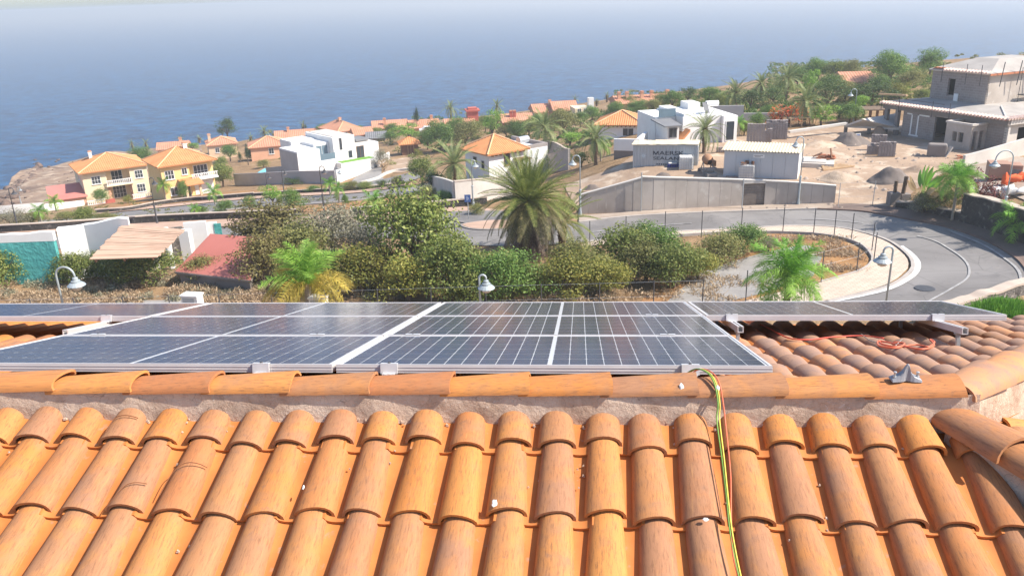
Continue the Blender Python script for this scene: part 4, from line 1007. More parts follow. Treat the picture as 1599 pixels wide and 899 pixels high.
# ---- palms
def frond_mesh(name, L, droop, n, leaf, wdt, m, rach, seed, vee=.5, hang=.0, plume=0.):
    """one feather leaf along +x: a curved stem with leaflets on both sides"""
    r = random.Random(seed); V = []; F = []; pts = []
    for i in range(n+1):
        q = i/n; a = droop[0]+(droop[1]-droop[0])*q
        pts.append(Vector((0, 0, 0)) if i == 0 else pts[-1]+Vector((math.cos(a), 0, math.sin(a)))*(L/n))
    mb = MB(); mb.tube(pts[::max(1, n//7)]+[pts[-1]], [max(.004, rach*(1-i/9)) for i in range(len(pts[::max(1, n//7)])+1)], 3, cap=False)
    V = list(mb.V); F = [tuple(f) for f in mb.F]
    for i in range(1, n+1):
        q = i/n; p = pts[i]; d = (pts[i]-pts[i-1]).normalized()
        prof = min(1, .35+2.2*q)*(1-.72*max(0, q-.45)/.55)
        for sgn in (-1, 1):
            ll = leaf*prof*r.uniform(.85, 1.12)
            out = (Vector((0, sgn, 0))*.80+d*.62+Vector((0, 0, vee))*r.uniform(.6, 1.2)+Vector((0, 0, r.uniform(-plume, plume)))).normalized()
            end = p+out*ll+Vector((0, 0, -hang*ll*r.uniform(.7, 1.2))); mid = p+out*ll*.55+Vector((0, 0, -hang*ll*.18))
            up = d*wdt*.5
            b = len(V); V += [p-up, p+up, mid+up*.9, mid-up*.9, end]
            F += [(b, b+1, b+2, b+3), (b+3, b+2, b+4)]
    return mesh_from(name, V, F, m)
def palm(u, vb, vt, label, fronds, nf, rng, size, trunk_h, trunk_r, tm, group=None, f=None, parts=True, pos=None, golden=137.5, skirt=None, seed=0, lean=0., cat='palm tree', name='palm_tree'):
    """fronds: list of (mesh, elevation tilt range); rng: (top tilt, low tilt)"""
    p = hit(u, vb, f) if pos is None else np.array(pos); r = random.Random(seed+int(u))
    t = thing(name, label, cat, (p[0], p[1], p[2]-.05), r.uniform(0, 6.28), group)
    mb = MB(); n = 8; pts = [(lean*(i/n)**2, 0, -.2+(trunk_h+.2)*i/n) for i in range(n+1)]
    mb.tube(pts, [trunk_r*(1.25 if i == 0 else 1.0+.06*math.sin(i*2.1)) for i in range(n+1)], 9)
    if trunk_r > .18:
        for i in range(46):      # stubs of old leaf bases
            a = i*2.4; z = trunk_h*(.35+.65*i/46)
            mb.beam((lean*(z/trunk_h)**2+math.cos(a)*trunk_r*.85, math.sin(a)*trunk_r*.85, z), (lean+math.cos(a)*trunk_r*1.35, math.sin(a)*trunk_r*1.35, z+.22), .09, .05)
    link('trunk', mb.mesh('trunk', tm), t)
    for i in range(nf):
        q = i/max(1, nf-1); a = math.radians(golden*i)+r.uniform(-.15, .15); tilt = rng[0]+(rng[1]-rng[0])*q+r.uniform(-.08, .08)
        me = fronds[min(len(fronds)-1, int(q*len(fronds)))]; s = size*r.uniform(.88, 1.08)*(.82+.18*min(1, q*3))
        o = link('frond', me, t, (lean+math.cos(a)*trunk_r*.5, math.sin(a)*trunk_r*.5, trunk_h-.12*q), (0, 0, 0), (s, s, s))
        o.rotation_euler = (r.uniform(-.25, .25), -tilt, a)
    if skirt:
        for i in range(skirt[1]):
            a = r.uniform(0, 6.28); z = trunk_h-.15-r.uniform(0, skirt[2]); s = size*r.uniform(.45, .85)
            o = link('dead_frond', skirt[0], t, (lean*(z/trunk_h)**2+math.cos(a)*trunk_r*.6, math.sin(a)*trunk_r*.6, z), (0, 0, 0), (s, s, s)); o.rotation_euler = (r.uniform(-.3, .3), r.uniform(-.1, 1.0), a)
    return t
D_ = math.radians
FR_DATE = [frond_mesh('frond', 1., (0, D_(-38)), 34, .17, .020, M['frond_date'], .012, 1, .35), frond_mesh('frond', 1., (0, D_(-62)), 34, .17, .020, M['frond_date'], .012, 2, .3), frond_mesh('frond', 1., (0, D_(-85)), 34, .16, .020, M['frond_date'], .012, 3, .2)]
FR_BIG = [frond_mesh('frond', 1., (0, D_(-20)), 44, .155, .0125, M['frond_green'], .010, 4, .35), frond_mesh('frond', 1., (0, D_(-38)), 44, .165, .0125, M['frond_green'], .010, 5, .3), frond_mesh('frond', 1., (0, D_(-58)), 44, .165, .0125, M['frond_green'], .010, 6, .2), frond_mesh('frond', 1., (0, D_(-75)), 44, .16, .0125, M['frond_old'], .010, 7, .1, .3)]
FR_DEAD = frond_mesh('dead_frond', 1., (D_(-5), D_(-80)), 34, .14, .018, M['frond_dead'], .013, 8, .0, .6)
FQ = lambda dr, m, seed, hang: frond_mesh('frond', 1., (D_(8), D_(dr)), 84, .33, .0125, M[m], .011, seed, .15, hang, 1.0)
FR_QUEEN = [FQ(-50, 'frond_young', 9, .55), FQ(-95, 'frond_queen', 10, .75), FQ(-125, 'frond_queen', 11, .8)]
FR_GOLD = [FQ(-35, 'frond_queen', 12, .4), FQ(-70, 'frond_queen', 19, .5), FQ(-88, 'frond_gold', 13, .75), FQ(-118, 'frond_gold', 14, .85)]
# ---- the big palm in the middle of the lot
pb = hit(828, 402)
palm(828, 402, 245, 'big date palm with a brown skirt of dead fronds in the middle of the lot', FR_BIG, 112, (D_(86), D_(-16)), 3.7, 4.1, .45, M['palm_bark'], skirt=(FR_DEAD, 190, 1.9), seed=4)
palm(878, 392, 300, 'younger date palm leaning out to the right of the big palm', FR_BIG[:3], 34, (D_(70), D_(-25)), 3.0, 2.3, .26, M['palm_bark'], seed=6)
# ---- queen palm on the lot corner and golden palm at the lower left
palm(1226, 474, 370, 'green palm with drooping feathery fronds between the panels and the paved bend', FR_QUEEN, 24, (D_(90), D_(-8)), 2.3, 2.15, .15, M['bark'], seed=2, pos=at_D(1226, 497, 37.5))
palm(482, 472, 378, 'palm with bright green heart and golden yellow drooping fronds at the lower left', FR_GOLD, 20, (D_(90), D_(0)), 2.45, 1.95, .15, M['pale_bark'], seed=3, pos=at_D(487, 505, 36.5))
palm(1196, 474, 470, 'lamp') if False else None
# ---- trees and bushes of the lot: (kind, u, v base, v top, width, label)
LOT = [
 ('mango', 6, 446, 390, 66, 'mango tree cut by the left edge in front of the turquoise wall'),
 ('mango', 122, 444, 394, 68, 'mango tree right of the turquoise wall, left of the white wall corner'),
 ('mango', 178, 440, 402, 56, 'small mango tree under the plank roof edge'),
 ('mango', 226, 442, 388, 92, 'wide mango tree below the plank roof and left of its white pillar'),
 ('olive', 318, 441, 400, 52, 'small olive green bush in front of the red roof'),
 ('bronze', 432, 404, 326, 124, 'tall brownish tree right of the red roof, behind the golden palm'),
 ('bronze', 412, 448, 368, 84, 'dark reddish mango tree touching the right edge of the red roof'),
 ('olive', 474, 430, 352, 92, 'olive tree directly behind the golden palm heart'),
 ('grey', 520, 408, 318, 118, 'grey half bare tree behind the golden palm'),
 ('grey', 570, 420, 344, 92, 'grey green tree left of the tallest green tree'),
 ('yellow', 566, 462, 384, 96, 'yellowish mango tree right of the golden palm'),
 ('bronze', 608, 458, 410, 60, 'low bronze mango bush between the golden palm and the tallest tree'),
 ('mango', 654, 440, 303, 126, 'tallest green tree of the lot, left of the big date palm'),
 ('yellow', 640, 473, 404, 86, 'yellow green mango tree at the foot of the tallest green tree'),
 ('mango', 700, 470, 372, 100, 'mango tree at lower right of the tallest green tree'),
 ('olive', 758, 444, 392, 76, 'olive mango tree left of the big date palm trunk'),
 ('green', 788, 474, 394, 104, 'fresh green mango tree behind the middle street lamp'),
 ('mango', 738, 476, 414, 80, 'green mango bush just left of the middle street lamp'),
 ('olive', 890, 440, 380, 78, 'olive tree in front of the younger date palm'),
 ('olive', 846, 448, 416, 46, 'small dull olive bush right beside the big palm skirt'),
 ('yellow', 890, 466, 398, 86, 'yellow brown mango tree below the younger date palm'),
 ('yellow', 948, 462, 406, 66, 'yellowish mango tree standing apart right of the younger palm'),
 ('mango', 972, 428, 356, 88, 'green bush nearest the road in the middle of the lot'),
 ('green', 1026, 420, 354, 84, 'green bush by the road, right of its larger neighbour'),
 ('olive', 1008, 440, 378, 84, 'olive mango tree below the two green roadside bushes'),
 ('mango', 1052, 450, 384, 78, 'mango tree at the edge of the gravel patch'),
 ('yellow', 1090, 438, 392, 56, 'small yellow green bush left of the gravel patch'),
 ('olive', 1122, 412, 366, 66, 'round olive bush in the dry grass inside the bend'),
 ('green', 1160, 397, 352, 66, 'dark green bush closest to the paved bend'),
 ('olive', 540, 454, 402, 78, 'olive bush low between the golden palm and the yellowish tree'),
 ('mango', 470, 456, 410, 70, 'mango bush directly behind the golden palm trunk'),
 ('olive', 694, 446, 378, 78, 'olive tree filling the gap behind the lower right of the tallest tree'),
 ('mango', 824, 464, 414, 66, 'mango bush right of the middle street lamp, below the big palm'),
 ('olive', 930, 446, 394, 76, 'olive bush between the yellowish tree and the roadside bushes'),
 ('bronze', 612, 444, 392, 60, 'bronze bush left of the trunk of the tallest tree'),
 ('grey', 1200, 394, 368, 30, 'tiny grey shrub right of the dark bush in the bend'),
]
for k_, u, vb, vt, wd, lab in LOT:
    nm = 'mango_tree' if 'mango' in lab else ('bush' if 'bush' in lab or 'shrub' in lab else 'broadleaf_tree')
    tree(nm, k_, u, vb, vt, wd, lab, 'bush' if nm == 'bush' else 'tree', 'trees on the lot inside the bend')
# ---- dry brush along the fence and general ground cover (nobody could count it)
def tufts(name, n, regions, hmin, hmax, m, seed, blades=7, f=None, wid=.035, spread=.22):
    r = np.random.RandomState(seed); pts = []
    for (ua, va, ub, vb, share) in regions:
        a, b, c, d = hit(ua, vb, f), hit(ub, vb, f), hit(ub, va, f), hit(ua, va, f)
        k = int(n*share); s, t = r.rand(k, 1), r.rand(k, 1)
        pts.append((a*(1-s)+b*s)*(1-t)+(d*(1-s)+c*s)*t)
    P = np.concatenate(pts); P[:, 2] = (f or hgt)(P[:, :2]); k = len(P)
    gate = np.array([mnoise.noise((x*.35, y*.35, seed)) for x, y in P[:, :2]]) > -.12
    P = P[gate]; k = len(P); P = np.repeat(P, blades, 0); nn = len(P)
    base = P+r.normal(size=(nn, 3))*np.array([spread*.5, spread*.5, 0]); h = hmin+(hmax-hmin)*r.rand(nn)**1.6
    tip = base+np.c_[r.normal(size=(nn, 2))*spread, h]; a = r.rand(nn)*2*PI; off = np.c_[np.cos(a), np.sin(a), a*0]*wid*(.5+r.rand(nn))[:, None]
    V = np.stack([base-off-[0,0,.03], base+off-[0,0,.03], tip+off*.6, tip-off*.6], 1).reshape(-1, 3)
    o = link(name, fast_mesh(name, V, np.arange(4*nn).reshape(-1, 4), m)); return tag(o, kind='stuff')
def brush(name, n, regions, rad, m, seed, leaves=70, leaf=.10, f=None, gatev=-.1):
    r = np.random.RandomState(seed); pts = []
    for (ua, va, ub, vb, share) in regions:
        a, b, c, d = hit(ua, vb, f), hit(ub, vb, f), hit(ub, va, f), hit(ua, va, f)
        k = int(n*share); s, t = r.rand(k, 1), r.rand(k, 1); pts.append((a*(1-s)+b*s)*(1-t)+(d*(1-s)+c*s)*t)
    P = np.concatenate(pts); P = P[np.array([mnoise.noise((x*.3, y*.3, seed)) for x, y in P[:, :2]]) > gatev]
    P[:, 2] = (f or hgt)(P[:, :2]); R_ = rad[0]+(rad[1]-rad[0])*r.rand(len(P))**1.5
    P = np.repeat(P, leaves, 0); R_ = np.repeat(R_, leaves)[:, None]; nn = len(P)
    q = r.normal(size=(nn, 3)); q /= np.linalg.norm(q, axis=1)[:, None]; q[:, 2] = np.abs(q[:, 2])
    C_ = P+q*R_*(.45+.6*r.rand(nn, 1))*np.array([1., 1., .75]); t = q+r.normal(size=(nn, 3))*.7; t /= np.linalg.norm(t, axis=1)[:, None]
    b = np.cross(t, r.normal(size=(nn, 3))); b /= np.linalg.norm(b, axis=1)[:, None]; L = leaf*(.6+.9*r.rand(nn, 1))
    V = np.stack([C_-t*L, C_+b*L*.28, C_+t*L, C_-b*L*.28], 1).reshape(-1, 3)
    o = link(name, fast_mesh(name, V, np.arange(4*nn).reshape(-1, 4), m)); return tag(o, kind='stuff')
tag(brush('dry_brush', 620, [(-20,440,420,478,.66),(540,450,620,476,.1),(800,444,960,476,.2),(940,434,1060,470,.04)], (.35,.85), M['leaf_dry'], 1, 110), 'dry brown brush growing along the fence of the lot', 'brush')
tag(brush('dry_brush', 260, [(-20,436,400,470,.75),(560,444,960,470,.25)], (.3,.75), M['leaf_grey'], 5, 110), 'grey green scrub mixed into the dry brush along the fence', 'scrub')
tag(tufts('dry_grass', 2600, [(1000,402,1150,440,.3),(1190,370,1330,400,.3),(1040,440,1200,473,.2),(1270,395,1350,425,.2)], .06, .3, M['leaf_dry'], 2, 5), 'short straw coloured grass inside the bend', 'grass')
tag(brush('verge_weeds', 420, [(150,320,420,345,.4),(400,305,620,330,.3),(0,325,200,350,.3)], (.15,.55), M['leaf_olive'], 3, 26, .13), 'dry olive weeds on the planted strips beside the upper road', 'weeds')
tag(brush('hill_scrub', 1500, [(420,205,700,260,.10),(700,170,960,230,.2),(960,140,1200,190,.24),(1200,100,1460,170,.42),(1440,85,1600,120,.04)], (.3,1.3), M['leaf_olive'], 4, 60, .22), 'mixed scrub covering the far slope towards the sea', 'scrub')
tag(brush('hill_scrub', 900, [(640,180,960,230,.3),(960,140,1200,190,.3),(1200,100,1460,170,.4)], (.4,1.5), M['leaf_green'], 6, 60, .24), 'green scrub covering the far slope towards the sea', 'scrub')
# ------------------------------------------------------------------ building helpers
def hip_roof(x0, y0, x1, y1, z, h, pitch=.32, ridge=None, amp=.035):
    """corrugated hipped roof over a rectangle; returns (sheet MB, ridge caps MB). ridge 'gx' = gable with ridge along x"""
    mb, cp = MB(), MB(); W2, D2 = x1-x0, y1-y0; gable = ridge == 'gx'
    if gable: a, b = (x0, (y0+y1)/2), (x1, (y0+y1)/2); run = D2/2
    elif W2 >= D2: a, b = (x0+D2/2, (y0+y1)/2), (x1-D2/2, (y0+y1)/2); run = D2/2
    else: a, b = ((x0+x1)/2, y0+W2/2), ((x0+x1)/2, y1-W2/2); run = W2/2
    def plane(p, q, ins0, ins1, nx, ny):
        L = math.hypot(q[0]-p[0], q[1]-p[1]); ux, uy = (q[0]-p[0])/L, (q[1]-p[1])/L
        n = max(6, int(L/pitch)*4); V = []; F = []
        for i in range(n+1):
            s = L*i/n; t = 1.
            if ins0 > 0: t = min(t, s/ins0)
            if ins1 > 0: t = min(t, (L-s)/ins1)
            w_ = amp*math.sin(2*PI*s/pitch)
            bx, by = p[0]+ux*s, p[1]+uy*s
            V += [(bx, by, z+w_), (bx+nx*run*t, by+ny*run*t, z+h*t+w_)]
        for i in range(n): F.append((2*i, 2*i+2, 2*i+3, 2*i+1))
        mb.add(V, F)
    g = 0 if gable else run
    plane((x0, y0), (x1, y0), g, g, 0, 1); plane((x1, y1), (x0, y1), g, g, 0, -1)
    if not gable: plane((x1, y0), (x1, y1), run, run, -1, 0); plane((x0, y1), (x0, y0), run, run, 1, 0)
    else:
        for x in (x0+.03, x1-.03): mb.add([(x, y0, z), (x, y1, z), (x, a[1], z+h)], [(0, 1, 2)])
    mb.box(x0+.02, y0+.02, z-.14, x1-.02, y1-.02, z-.045)
    A3, B3 = (a[0], a[1], z+h+.04), (b[0], b[1], z+h+.04)
    if math.dist(a, b) > .3: cp.tube([A3, B3], .11, 6)
    if not gable:
        for c, e in (((x0, y0), a if W2 >= D2 else a), ((x0, y1), a if W2 >= D2 else b), ((x1, y0), b if W2 >= D2 else a), ((x1, y1), b)):
            cp.tube([(c[0], c[1], z+.05), (e[0], e[1], z+h+.05)], .10, 6)
    return mb, cp
def add_roof(root, x0, y0, x1, y1, z, h, m, ridge=None, pitch=.32, caps=True, capm=None):
    mb, cp = hip_roof(x0, y0, x1, y1, z, h, pitch, ridge); r = mb.build('roof', m, root)
    if caps and cp.V: cp.build('ridge_cap', capm or M['roof_ridge'], r)
    return r
def window(root, x, y, z, w_, h, face=0., glass='window_glass', frame='white_wall', nx=2, nz=1, fw=.07, proud=.05, name='window', sill=True):
    """face: rotation of the outward normal (0 = local -y)"""
    mb = MB()
    mb.box(-w_/2-fw, -proud, -fw, -w_/2, 0, h+fw); mb.box(w_/2, -proud, -fw, w_/2+fw, 0, h+fw); mb.box(-w_/2, -proud, h, w_/2, 0, h+fw); mb.box(-w_/2, -proud, -fw, w_/2, 0, 0)
    for i in range(1, nx): q = -w_/2+w_*i/nx; mb.box(q-.025, -proud*.8, 0, q+.025, -.003, h)
    for j in range(1, nz): q = h*j/nz; mb.box(-w_/2, -proud*.7, q-.02, w_/2, -.004, q+.02)
    if sill: mb.box(-w_/2-fw-.05, -proud-.08, -fw-.05, w_/2+fw+.05, .0, -fw-.003)
    o = mb.build(name, M[frame], root, (x, y, z), (0, 0, face))
    g = MB(); g.box(-w_/2, -.012, 0, w_/2, .02, h); g.build('pane', M[glass], o)
    return o
def balustrade(root, x0, x1, y, z, h=.95, m='white_wall', along='x', step=.28, name='balustrade'):
    mb = MB()
    def B(a0, b0, z0, a1, b1, z1): mb.box(a0, b0, z0, a1, b1, z1) if along == 'x' else mb.box(b0, a0, z0, b1, a1, z1)
    B(x0, y-.07, z+h-.1, x1, y+.07, z+h); B(x0, y-.07, z, x1, y+.07, z+.10)
    n = max(2, int((x1-x0)/step))
    for i in range(n): q = x0+(x1-x0)*(i+.5)/n; B(q-.055, y-.05, z+.10, q+.055, y+.05, z+h-.1)
    return mb.build(name, M[m], root)
def chimney(root, x, y, z, h=1.0, w_=.5, m='white_wall', capm='roof_terracotta'):
    mb = MB(); mb.box(x-w_/2, y-w_/2, z-.6, x+w_/2, y+w_/2, z+h); mb.box(x-w_/2-.08, y-w_/2-.08, z+h+.002, x+w_/2+.08, y+w_/2+.08, z+h+.1)
    c = mb.build('chimney', M[m], root); mb = MB(); mb.box(x-w_/2-.02, y-w_/2-.02, z+h+.103, x+w_/2+.02, y+w_/2+.02, z+h+.3); mb.build('chimney_pot', M[capm], c); return c
def site(name, u, v, label, cat, yaw, group=None, f=None, dz=0.):
    p = hit(u, v, f); t = thing(name, label, cat, (p[0], p[1], p[2]+dz), math.radians(yaw), group); return t, float((p-CAM)@FWD)/FPX
def wall_open(root, name, L, H, th, holes, m, loc_=(0,0,0), rot=0., base=-.3):
    """wall of length L along local x with rectangular openings (x0, z0, x1, z1)"""
    xs = sorted({0, L, *[h[0] for h in holes], *[h[2] for h in holes]}); mb = MB()
    for a, b in zip(xs[:-1], xs[1:]):
        spans = sorted([(h[1], h[3]) for h in holes if h[0] <= a+1e-6 and h[2] >= b-1e-6]); z = base
        for z0, z1 in spans:
            if z0 > z+1e-6: mb.box(a, 0, z, b, th, z0)
            z = z1
        if z < H: mb.box(a, 0, z, b, th, H)
    return mb.build(name, M[m], root, loc_, (0, 0, rot))
# ------------------------------------------------------------------ the two yellow houses
t, k = site('yellow_house', 137, 318.5, 'cream yellow two storey house with orange hip roof, the left of the two yellow houses', 'house', 34)
Wd, Dp, Hh = 92*k*1.02, 9.5, 47*k*1.02
z2 = Hh*.5
mb = MB(); b1, b2 = Wd*.36, Wd*.72
mb.box(0, 0, -1.5, b1, Dp, Hh); mb.box(b1, 1.4, -1.5, b2, Dp-.01, Hh-.002); mb.box(b2, -.3, -1.5, Wd, Dp-.02, Hh-.001); mb.build('wall', M['cream_wall'], t)
mb = MB(); mb.box(b1-.3, -.5, z2-.18, b2+.25, 1.39, z2); bal = mb.build('balcony', M['cream_wall'], t); balustrade(bal, b1-.25, b2+.2, -.43, z2+.003, .85)
mb = MB()
for q in (b1+.05, b2-.05):
    for i in range(7): mb.box(q-.16-(i % 2)*.08, -.02 if q > b2-.5 else -.03, -.3+i*.42, q+.16+(i % 2)*.08, .3, .06+i*.42)
mb.build('quoin', M['peach_wall'], t)
window(t, b1*.55, 0, z2+.55, 1.25, 1.15, nx=3, nz=2); window(t, (b2+Wd)/2, -.3, z2+.65, 1.15, 1.2, nx=3, nz=2); window(t, (b2+Wd)/2, -.3, .8, 1.2, 1.25, nx=3, nz=2)
window(t, (b1+b2)/2, 1.4, z2+.05, 1.6, 1.95, nx=3, nz=2, sill=False, name='balcony_door'); window(t, (b1+b2)/2, 1.4, .02, 1.9, 1.95, nx=4, nz=3, sill=False, name='door')
window(t, 0, 4, z2+.9, .6, .9, -PI/2)
add_roof(t, -.55, -.75, Wd+.5, Dp+.5, Hh+.12, 2.0, M['roof_orange']); chimney(t, 2.6, 6.4, Hh+1.5, .7, .5)
gw = MB(); gw.box(-.4, -3.2, -1.2, 2.3, -3.0, .35); gw.box(2.3, -3.2, -1.2, 3.7, -3.02, .9); gw.box(6.4, -3.2, -1.2, Wd+1.5, -3.0, .32)
t2, _ = site('garden_wall', 137, 318.5, 'low red garden wall with white balusters in front of the left yellow house', 'wall', 34)
gw.build('wall', M['red_wall'], t2); balustrade(t2, -.4, 2.3, -3.1, .353, .75); balustrade(t2, 6.4, Wd+1.5, -3.1, .323, .75)
t, k = site('yellow_house', 259, 312, 'golden yellow two storey house with white garage, the right of the two yellow houses', 'house', 37)
Wd, Dp, Hh = 82*k, 7.5, 51*k; z2 = Hh*.5
mb = MB(); b1 = Wd*.52; mb.box(0, 0, -1.5, b1, Dp, Hh); mb.box(b1, .8, -1.5, Wd, Dp-.01, Hh-.002); mb.build('wall', M['yellow_wall'], t)
mb = MB(); mb.box(b1+.02, -.6, z2-.16, Wd+.25, .79, z2); bal = mb.build('balcony', M['white_wall'], t); balustrade(bal, b1+.05, Wd+.2, -.53, z2+.003, .8)
window(t, b1*.28, 0, z2+.5, 1.2, 1.2, nx=3, nz=2); window(t, b1*.82, 0, z2+.9, .7, .9, nx=2); window(t, (b1+Wd)/2, .8, z2+.05, 2.0, 1.75, nx=4, nz=2, sill=False, name='balcony_door')
window(t, b1*.35, 0, .5, 1.0, 1.1, nx=2); window(t, b1*.8, 0, .02, 1.0, 2.0, nx=1, sill=False, name='door', glass='brown_wood')
mb = MB(); mb.box(b1+.6, .74, -.2, Wd-.3, .795, 2.1); mb.build('garage_door', M['white_wall'], t)
mb = MB()
for x in (b1-1.4, b1+.6): mb.box(x-.16, -2.2, -.8, x+.16, -1.9, 2.0)
po = mb.build('porch_pillar', M['peach_light'], t); mb = MB(); mb.add([(b1-1.9, -2.6, 2.0), (b1+1.1, -2.6, 2.0), (b1+1.1, -.02, 2.6), (b1-1.9, -.02, 2.6), (b1-1.9, -2.6, 2.15), (b1+1.1, -2.6, 2.15), (b1+1.1, -.02, 2.75), (b1-1.9, -.02, 2.75)], [(3,2,1,0),(4,5,6,7),(0,1,5,4),(1,2,6,5),(2,3,7,6),(3,0,4,7)]); mb.build('porch_roof', M['roof_orange'], t)
add_roof(t, -.55, -.6, Wd+.5, Dp+.5, Hh+.12, 2.0, M['roof_orange']); chimney(t, Wd*.62, Dp*.42, Hh+1.7, .7, .55)
# white picket fence and the red roof below the headland
pf = on_ground([(-30,339),(40,333),(70,330.5)], 30); t = thing('picket_fence', 'white picket fence at the left edge below the headland', 'fence')
mb = MB(); Z = hgt(pf)
for i, (x, y) in enumerate(resample(pf, 60)):
    z = h1(x, y); mb.box(x-.09, y-.03, z-.1, x+.09, y+.03, z+1.3)
mb.build('picket', M['white_wall'], t)
mb = MB(); mb.tube([(x, y, z+1.0) for (x, y), z in zip(pf, Z)], .05, 4); mb.tube([(x, y, z+.35) for (x, y), z in zip(pf, Z)], .05, 4); mb.build('rail', M['white_wall'], t)
tag(wall_along('garden_wall', on_ground([(70,330),(105,325),(132,321)], 20), .2, 1.0, .9, M['white_wall']), 'low white garden wall left of the left yellow house', 'wall')
t, k = site('shed', 82, 324, 'low shed with a dark red sheet roof left of the yellow houses', 'shed', 30)
mb = MB(); mb.box(0, 0, -1, 5.0, 5.5, 1.0); mb.build('wall', M['peach_wall'], t)
mb = MB(); mb.add([(-.3,-.3,1.02),(5.3,-.3,1.02),(5.3,5.8,2.3),(-.3,5.8,2.3),(-.3,-.3,1.12),(5.3,-.3,1.12),(5.3,5.8,2.4),(-.3,5.8,2.4)], [(3,2,1,0),(4,5,6,7),(0,1,5,4),(1,2,6,5),(2,3,7,6),(3,0,4,7)]); mb.build('roof', M['red_sheet'], t)
# ------------------------------------------------------------------ terracotta houses by the sea
def cottage(u, v, wpx, hpx, dep, yaw, label, wall='peach_wall', roof='roof_terracotta', rh=1.6, kind=None, chim=(), win=(), over=.4, cat='house', name='terracotta_house', wm=1.):
    t, k = site(name, u, v, label, cat, yaw); Wd, Hh = wpx*k*wm, hpx*k*.85; rh *= .8; dep *= .85
    mb = MB(); mb.box(0, 0, -2.5, Wd, dep, Hh); mb.build('wall', M[wall], t)
    if roof: add_roof(t, -over, -over, Wd+over, dep+over, Hh+.1, rh, M[roof], kind, caps=kind is None, pitch=.45)
    for x, y in chim: chimney(t, Wd*x, dep*y, Hh+rh*.75, 1.0, .6, wall if wall != 'blockwork' else 'white_wall')
    for x, z, w_, h in win: window(t, Wd*x, 0, Hh*z, w_, h)
    return t, Wd, Hh
cottage(248, 245, 44, 12, 8, 16, 'peach house with flat terracotta roof half hidden behind the right yellow house', chim=((.75, .5),), kind='gx', win=((.3,.3,.8,.9),))
cottage(328, 247, 42, 22, 8, 22, 'peach house with sunlit end wall left of the cypress pair', wall='peach_light', chim=((.1, .5),), win=((.3,.4,.8,1.0), (.7,.4,.8,1.0)))
cottage(394, 254, 56, 26, 8, 18, 'salmon house with porch behind the grey garden wall of the white villa', chim=(), win=((.55,.5,.9,1.1), (.85,.5,.8,1.1)), rh=1.9)
cottage(432, 226, 70, 10, 9, 14, 'long terracotta house behind the white villa', kind='gx', chim=((.28, .4),), rh=1.7, win=((.3,.3,.8,.8),))
cottage(530, 222, 40, 18, 11, 38, 'terracotta house with pale sunlit roof left of the slate shed', chim=((.5, .5),), win=((.3,.45,.9,1.0), (.7,.45,.9,1.0)), rh=2.2)
cottage(556, 224, 27, 14, 6, 20, 'small brown red house wing in front of the pale roofed terracotta house', kind='gx', win=((.7,.35,.7,.9),))
t, Wd, Hh = cottage(574, 224, 28, 8, 6, 8, 'shed with a grey slate roof beside the terracotta houses', wall='blockwork_lot', roof='slate_grey', kind='gx', rh=1.3, cat='shed', name='slate_shed')
cottage(584, 210, 52, 9, 9, 10, 'long low terracotta house left of the tall cypress', kind='gx', chim=((.35, .2),), rh=1.8, win=((.3,.3,.9,.9), (.6,.3,.9,.9)))
cottage(642, 208, 44, 8, 9, 10, 'terracotta roofed house right of the tall cypress', kind='gx', rh=1.7, chim=((.8, .5),))
t, k = site('white_car', 668, 207, 'white car parked by the terracotta house right of the tall cypress', 'car', 8)
V = [(-1.9,0,.3),(-1.9,0,.85),(-1.3,0,.95),(-.75,0,1.4),(.55,0,1.42),(1.05,0,1.0),(1.85,0,.85),(1.95,0,.3)]; n = len(V)
mb = MB(); mb.add([(x, -.8, z) for x, y, z in V]+[(x, .8, z) for x, y, z in V], [tuple(range(n)), tuple(range(2*n-1, n-1, -1))]+[(i, n+i, n+(i+1) % n, (i+1) % n) for i in range(n)]); mb.build('body', M['white_wall'], t, bevel=.08)
mb = MB(); mb.add([(-.72,-.815,.98),(.98,-.815,1.02),(.5,-.815,1.33),(-.68,-.815,1.32)], [(0,1,2,3)]); mb.add([(1.06,-.7,1.03),(1.06,.7,1.03),(.6,.65,1.40),(.6,-.65,1.40)], [(0,1,2,3)]); mb.build('car_window', M['window_glass'], t)
for x in (-1.15, 1.2):
    for y in (-.82, .72):
        mb = MB(); mb.tube([(x, y, .32), (x, y+.12, .32)], .32, 12); mb.build('wheel', M['dark_metal'], t)
t, k = site('wooden_hut', 628, 243, 'small dark wooden hut with red hip roof on the gravel garden', 'hut', 12)
mb = MB(); mb.box(0, 0, -.4, 26*k, 2.6, 2.0); mb.build('wall', M['brown_wood'], t); add_roof(t, -.5, -.6, 26*k+.5, 3.2, 2.05, 1.1, M['roof_orange'], pitch=.4, caps=False)
window(t, 26*k*.55, 0, .02, 1.0, 1.7, frame='timber', glass='brown_wood', sill=False, name='door')
t, Wd, Hh = cottage(697, 205, 44, 8, 9, 6, 'low salmon house under the red tower', kind='gx', rh=1.4)
t, k = site('red_tower', 731, 199, 'square red chimney tower with overhanging cap against the sea', 'tower', 8)
mb = MB(); mb.box(0, 0, -1, 17*k, 2.6, 24*k); mb.box(-.35, -.35, 24*k+.003, 17*k+.35, 2.95, 24*k+.35); mb.box(.25, .2, 24*k+.353, 17*k-.25, 2.3, 24*k+.75); mb.build('wall', M['red_wall'], t)
cottage(787, 200, 46, 9, 8, 8, 'low terracotta house with chimneys right of the slim sea palm', kind='gx', rh=1.6, chim=((.3, .3), (.42, .3)), wall='red_wall')
cottage(836, 188, 36, 13, 8, 8, 'terracotta house with a white chimney at the coast edge', kind='gx', rh=1.8, chim=((.75, .4),), wall='peach_light')
cottage(866, 184, 36, 11, 7, 8, 'house with deep orange roof at the coast edge', kind='gx', rh=2.2, wall='cream_wall')
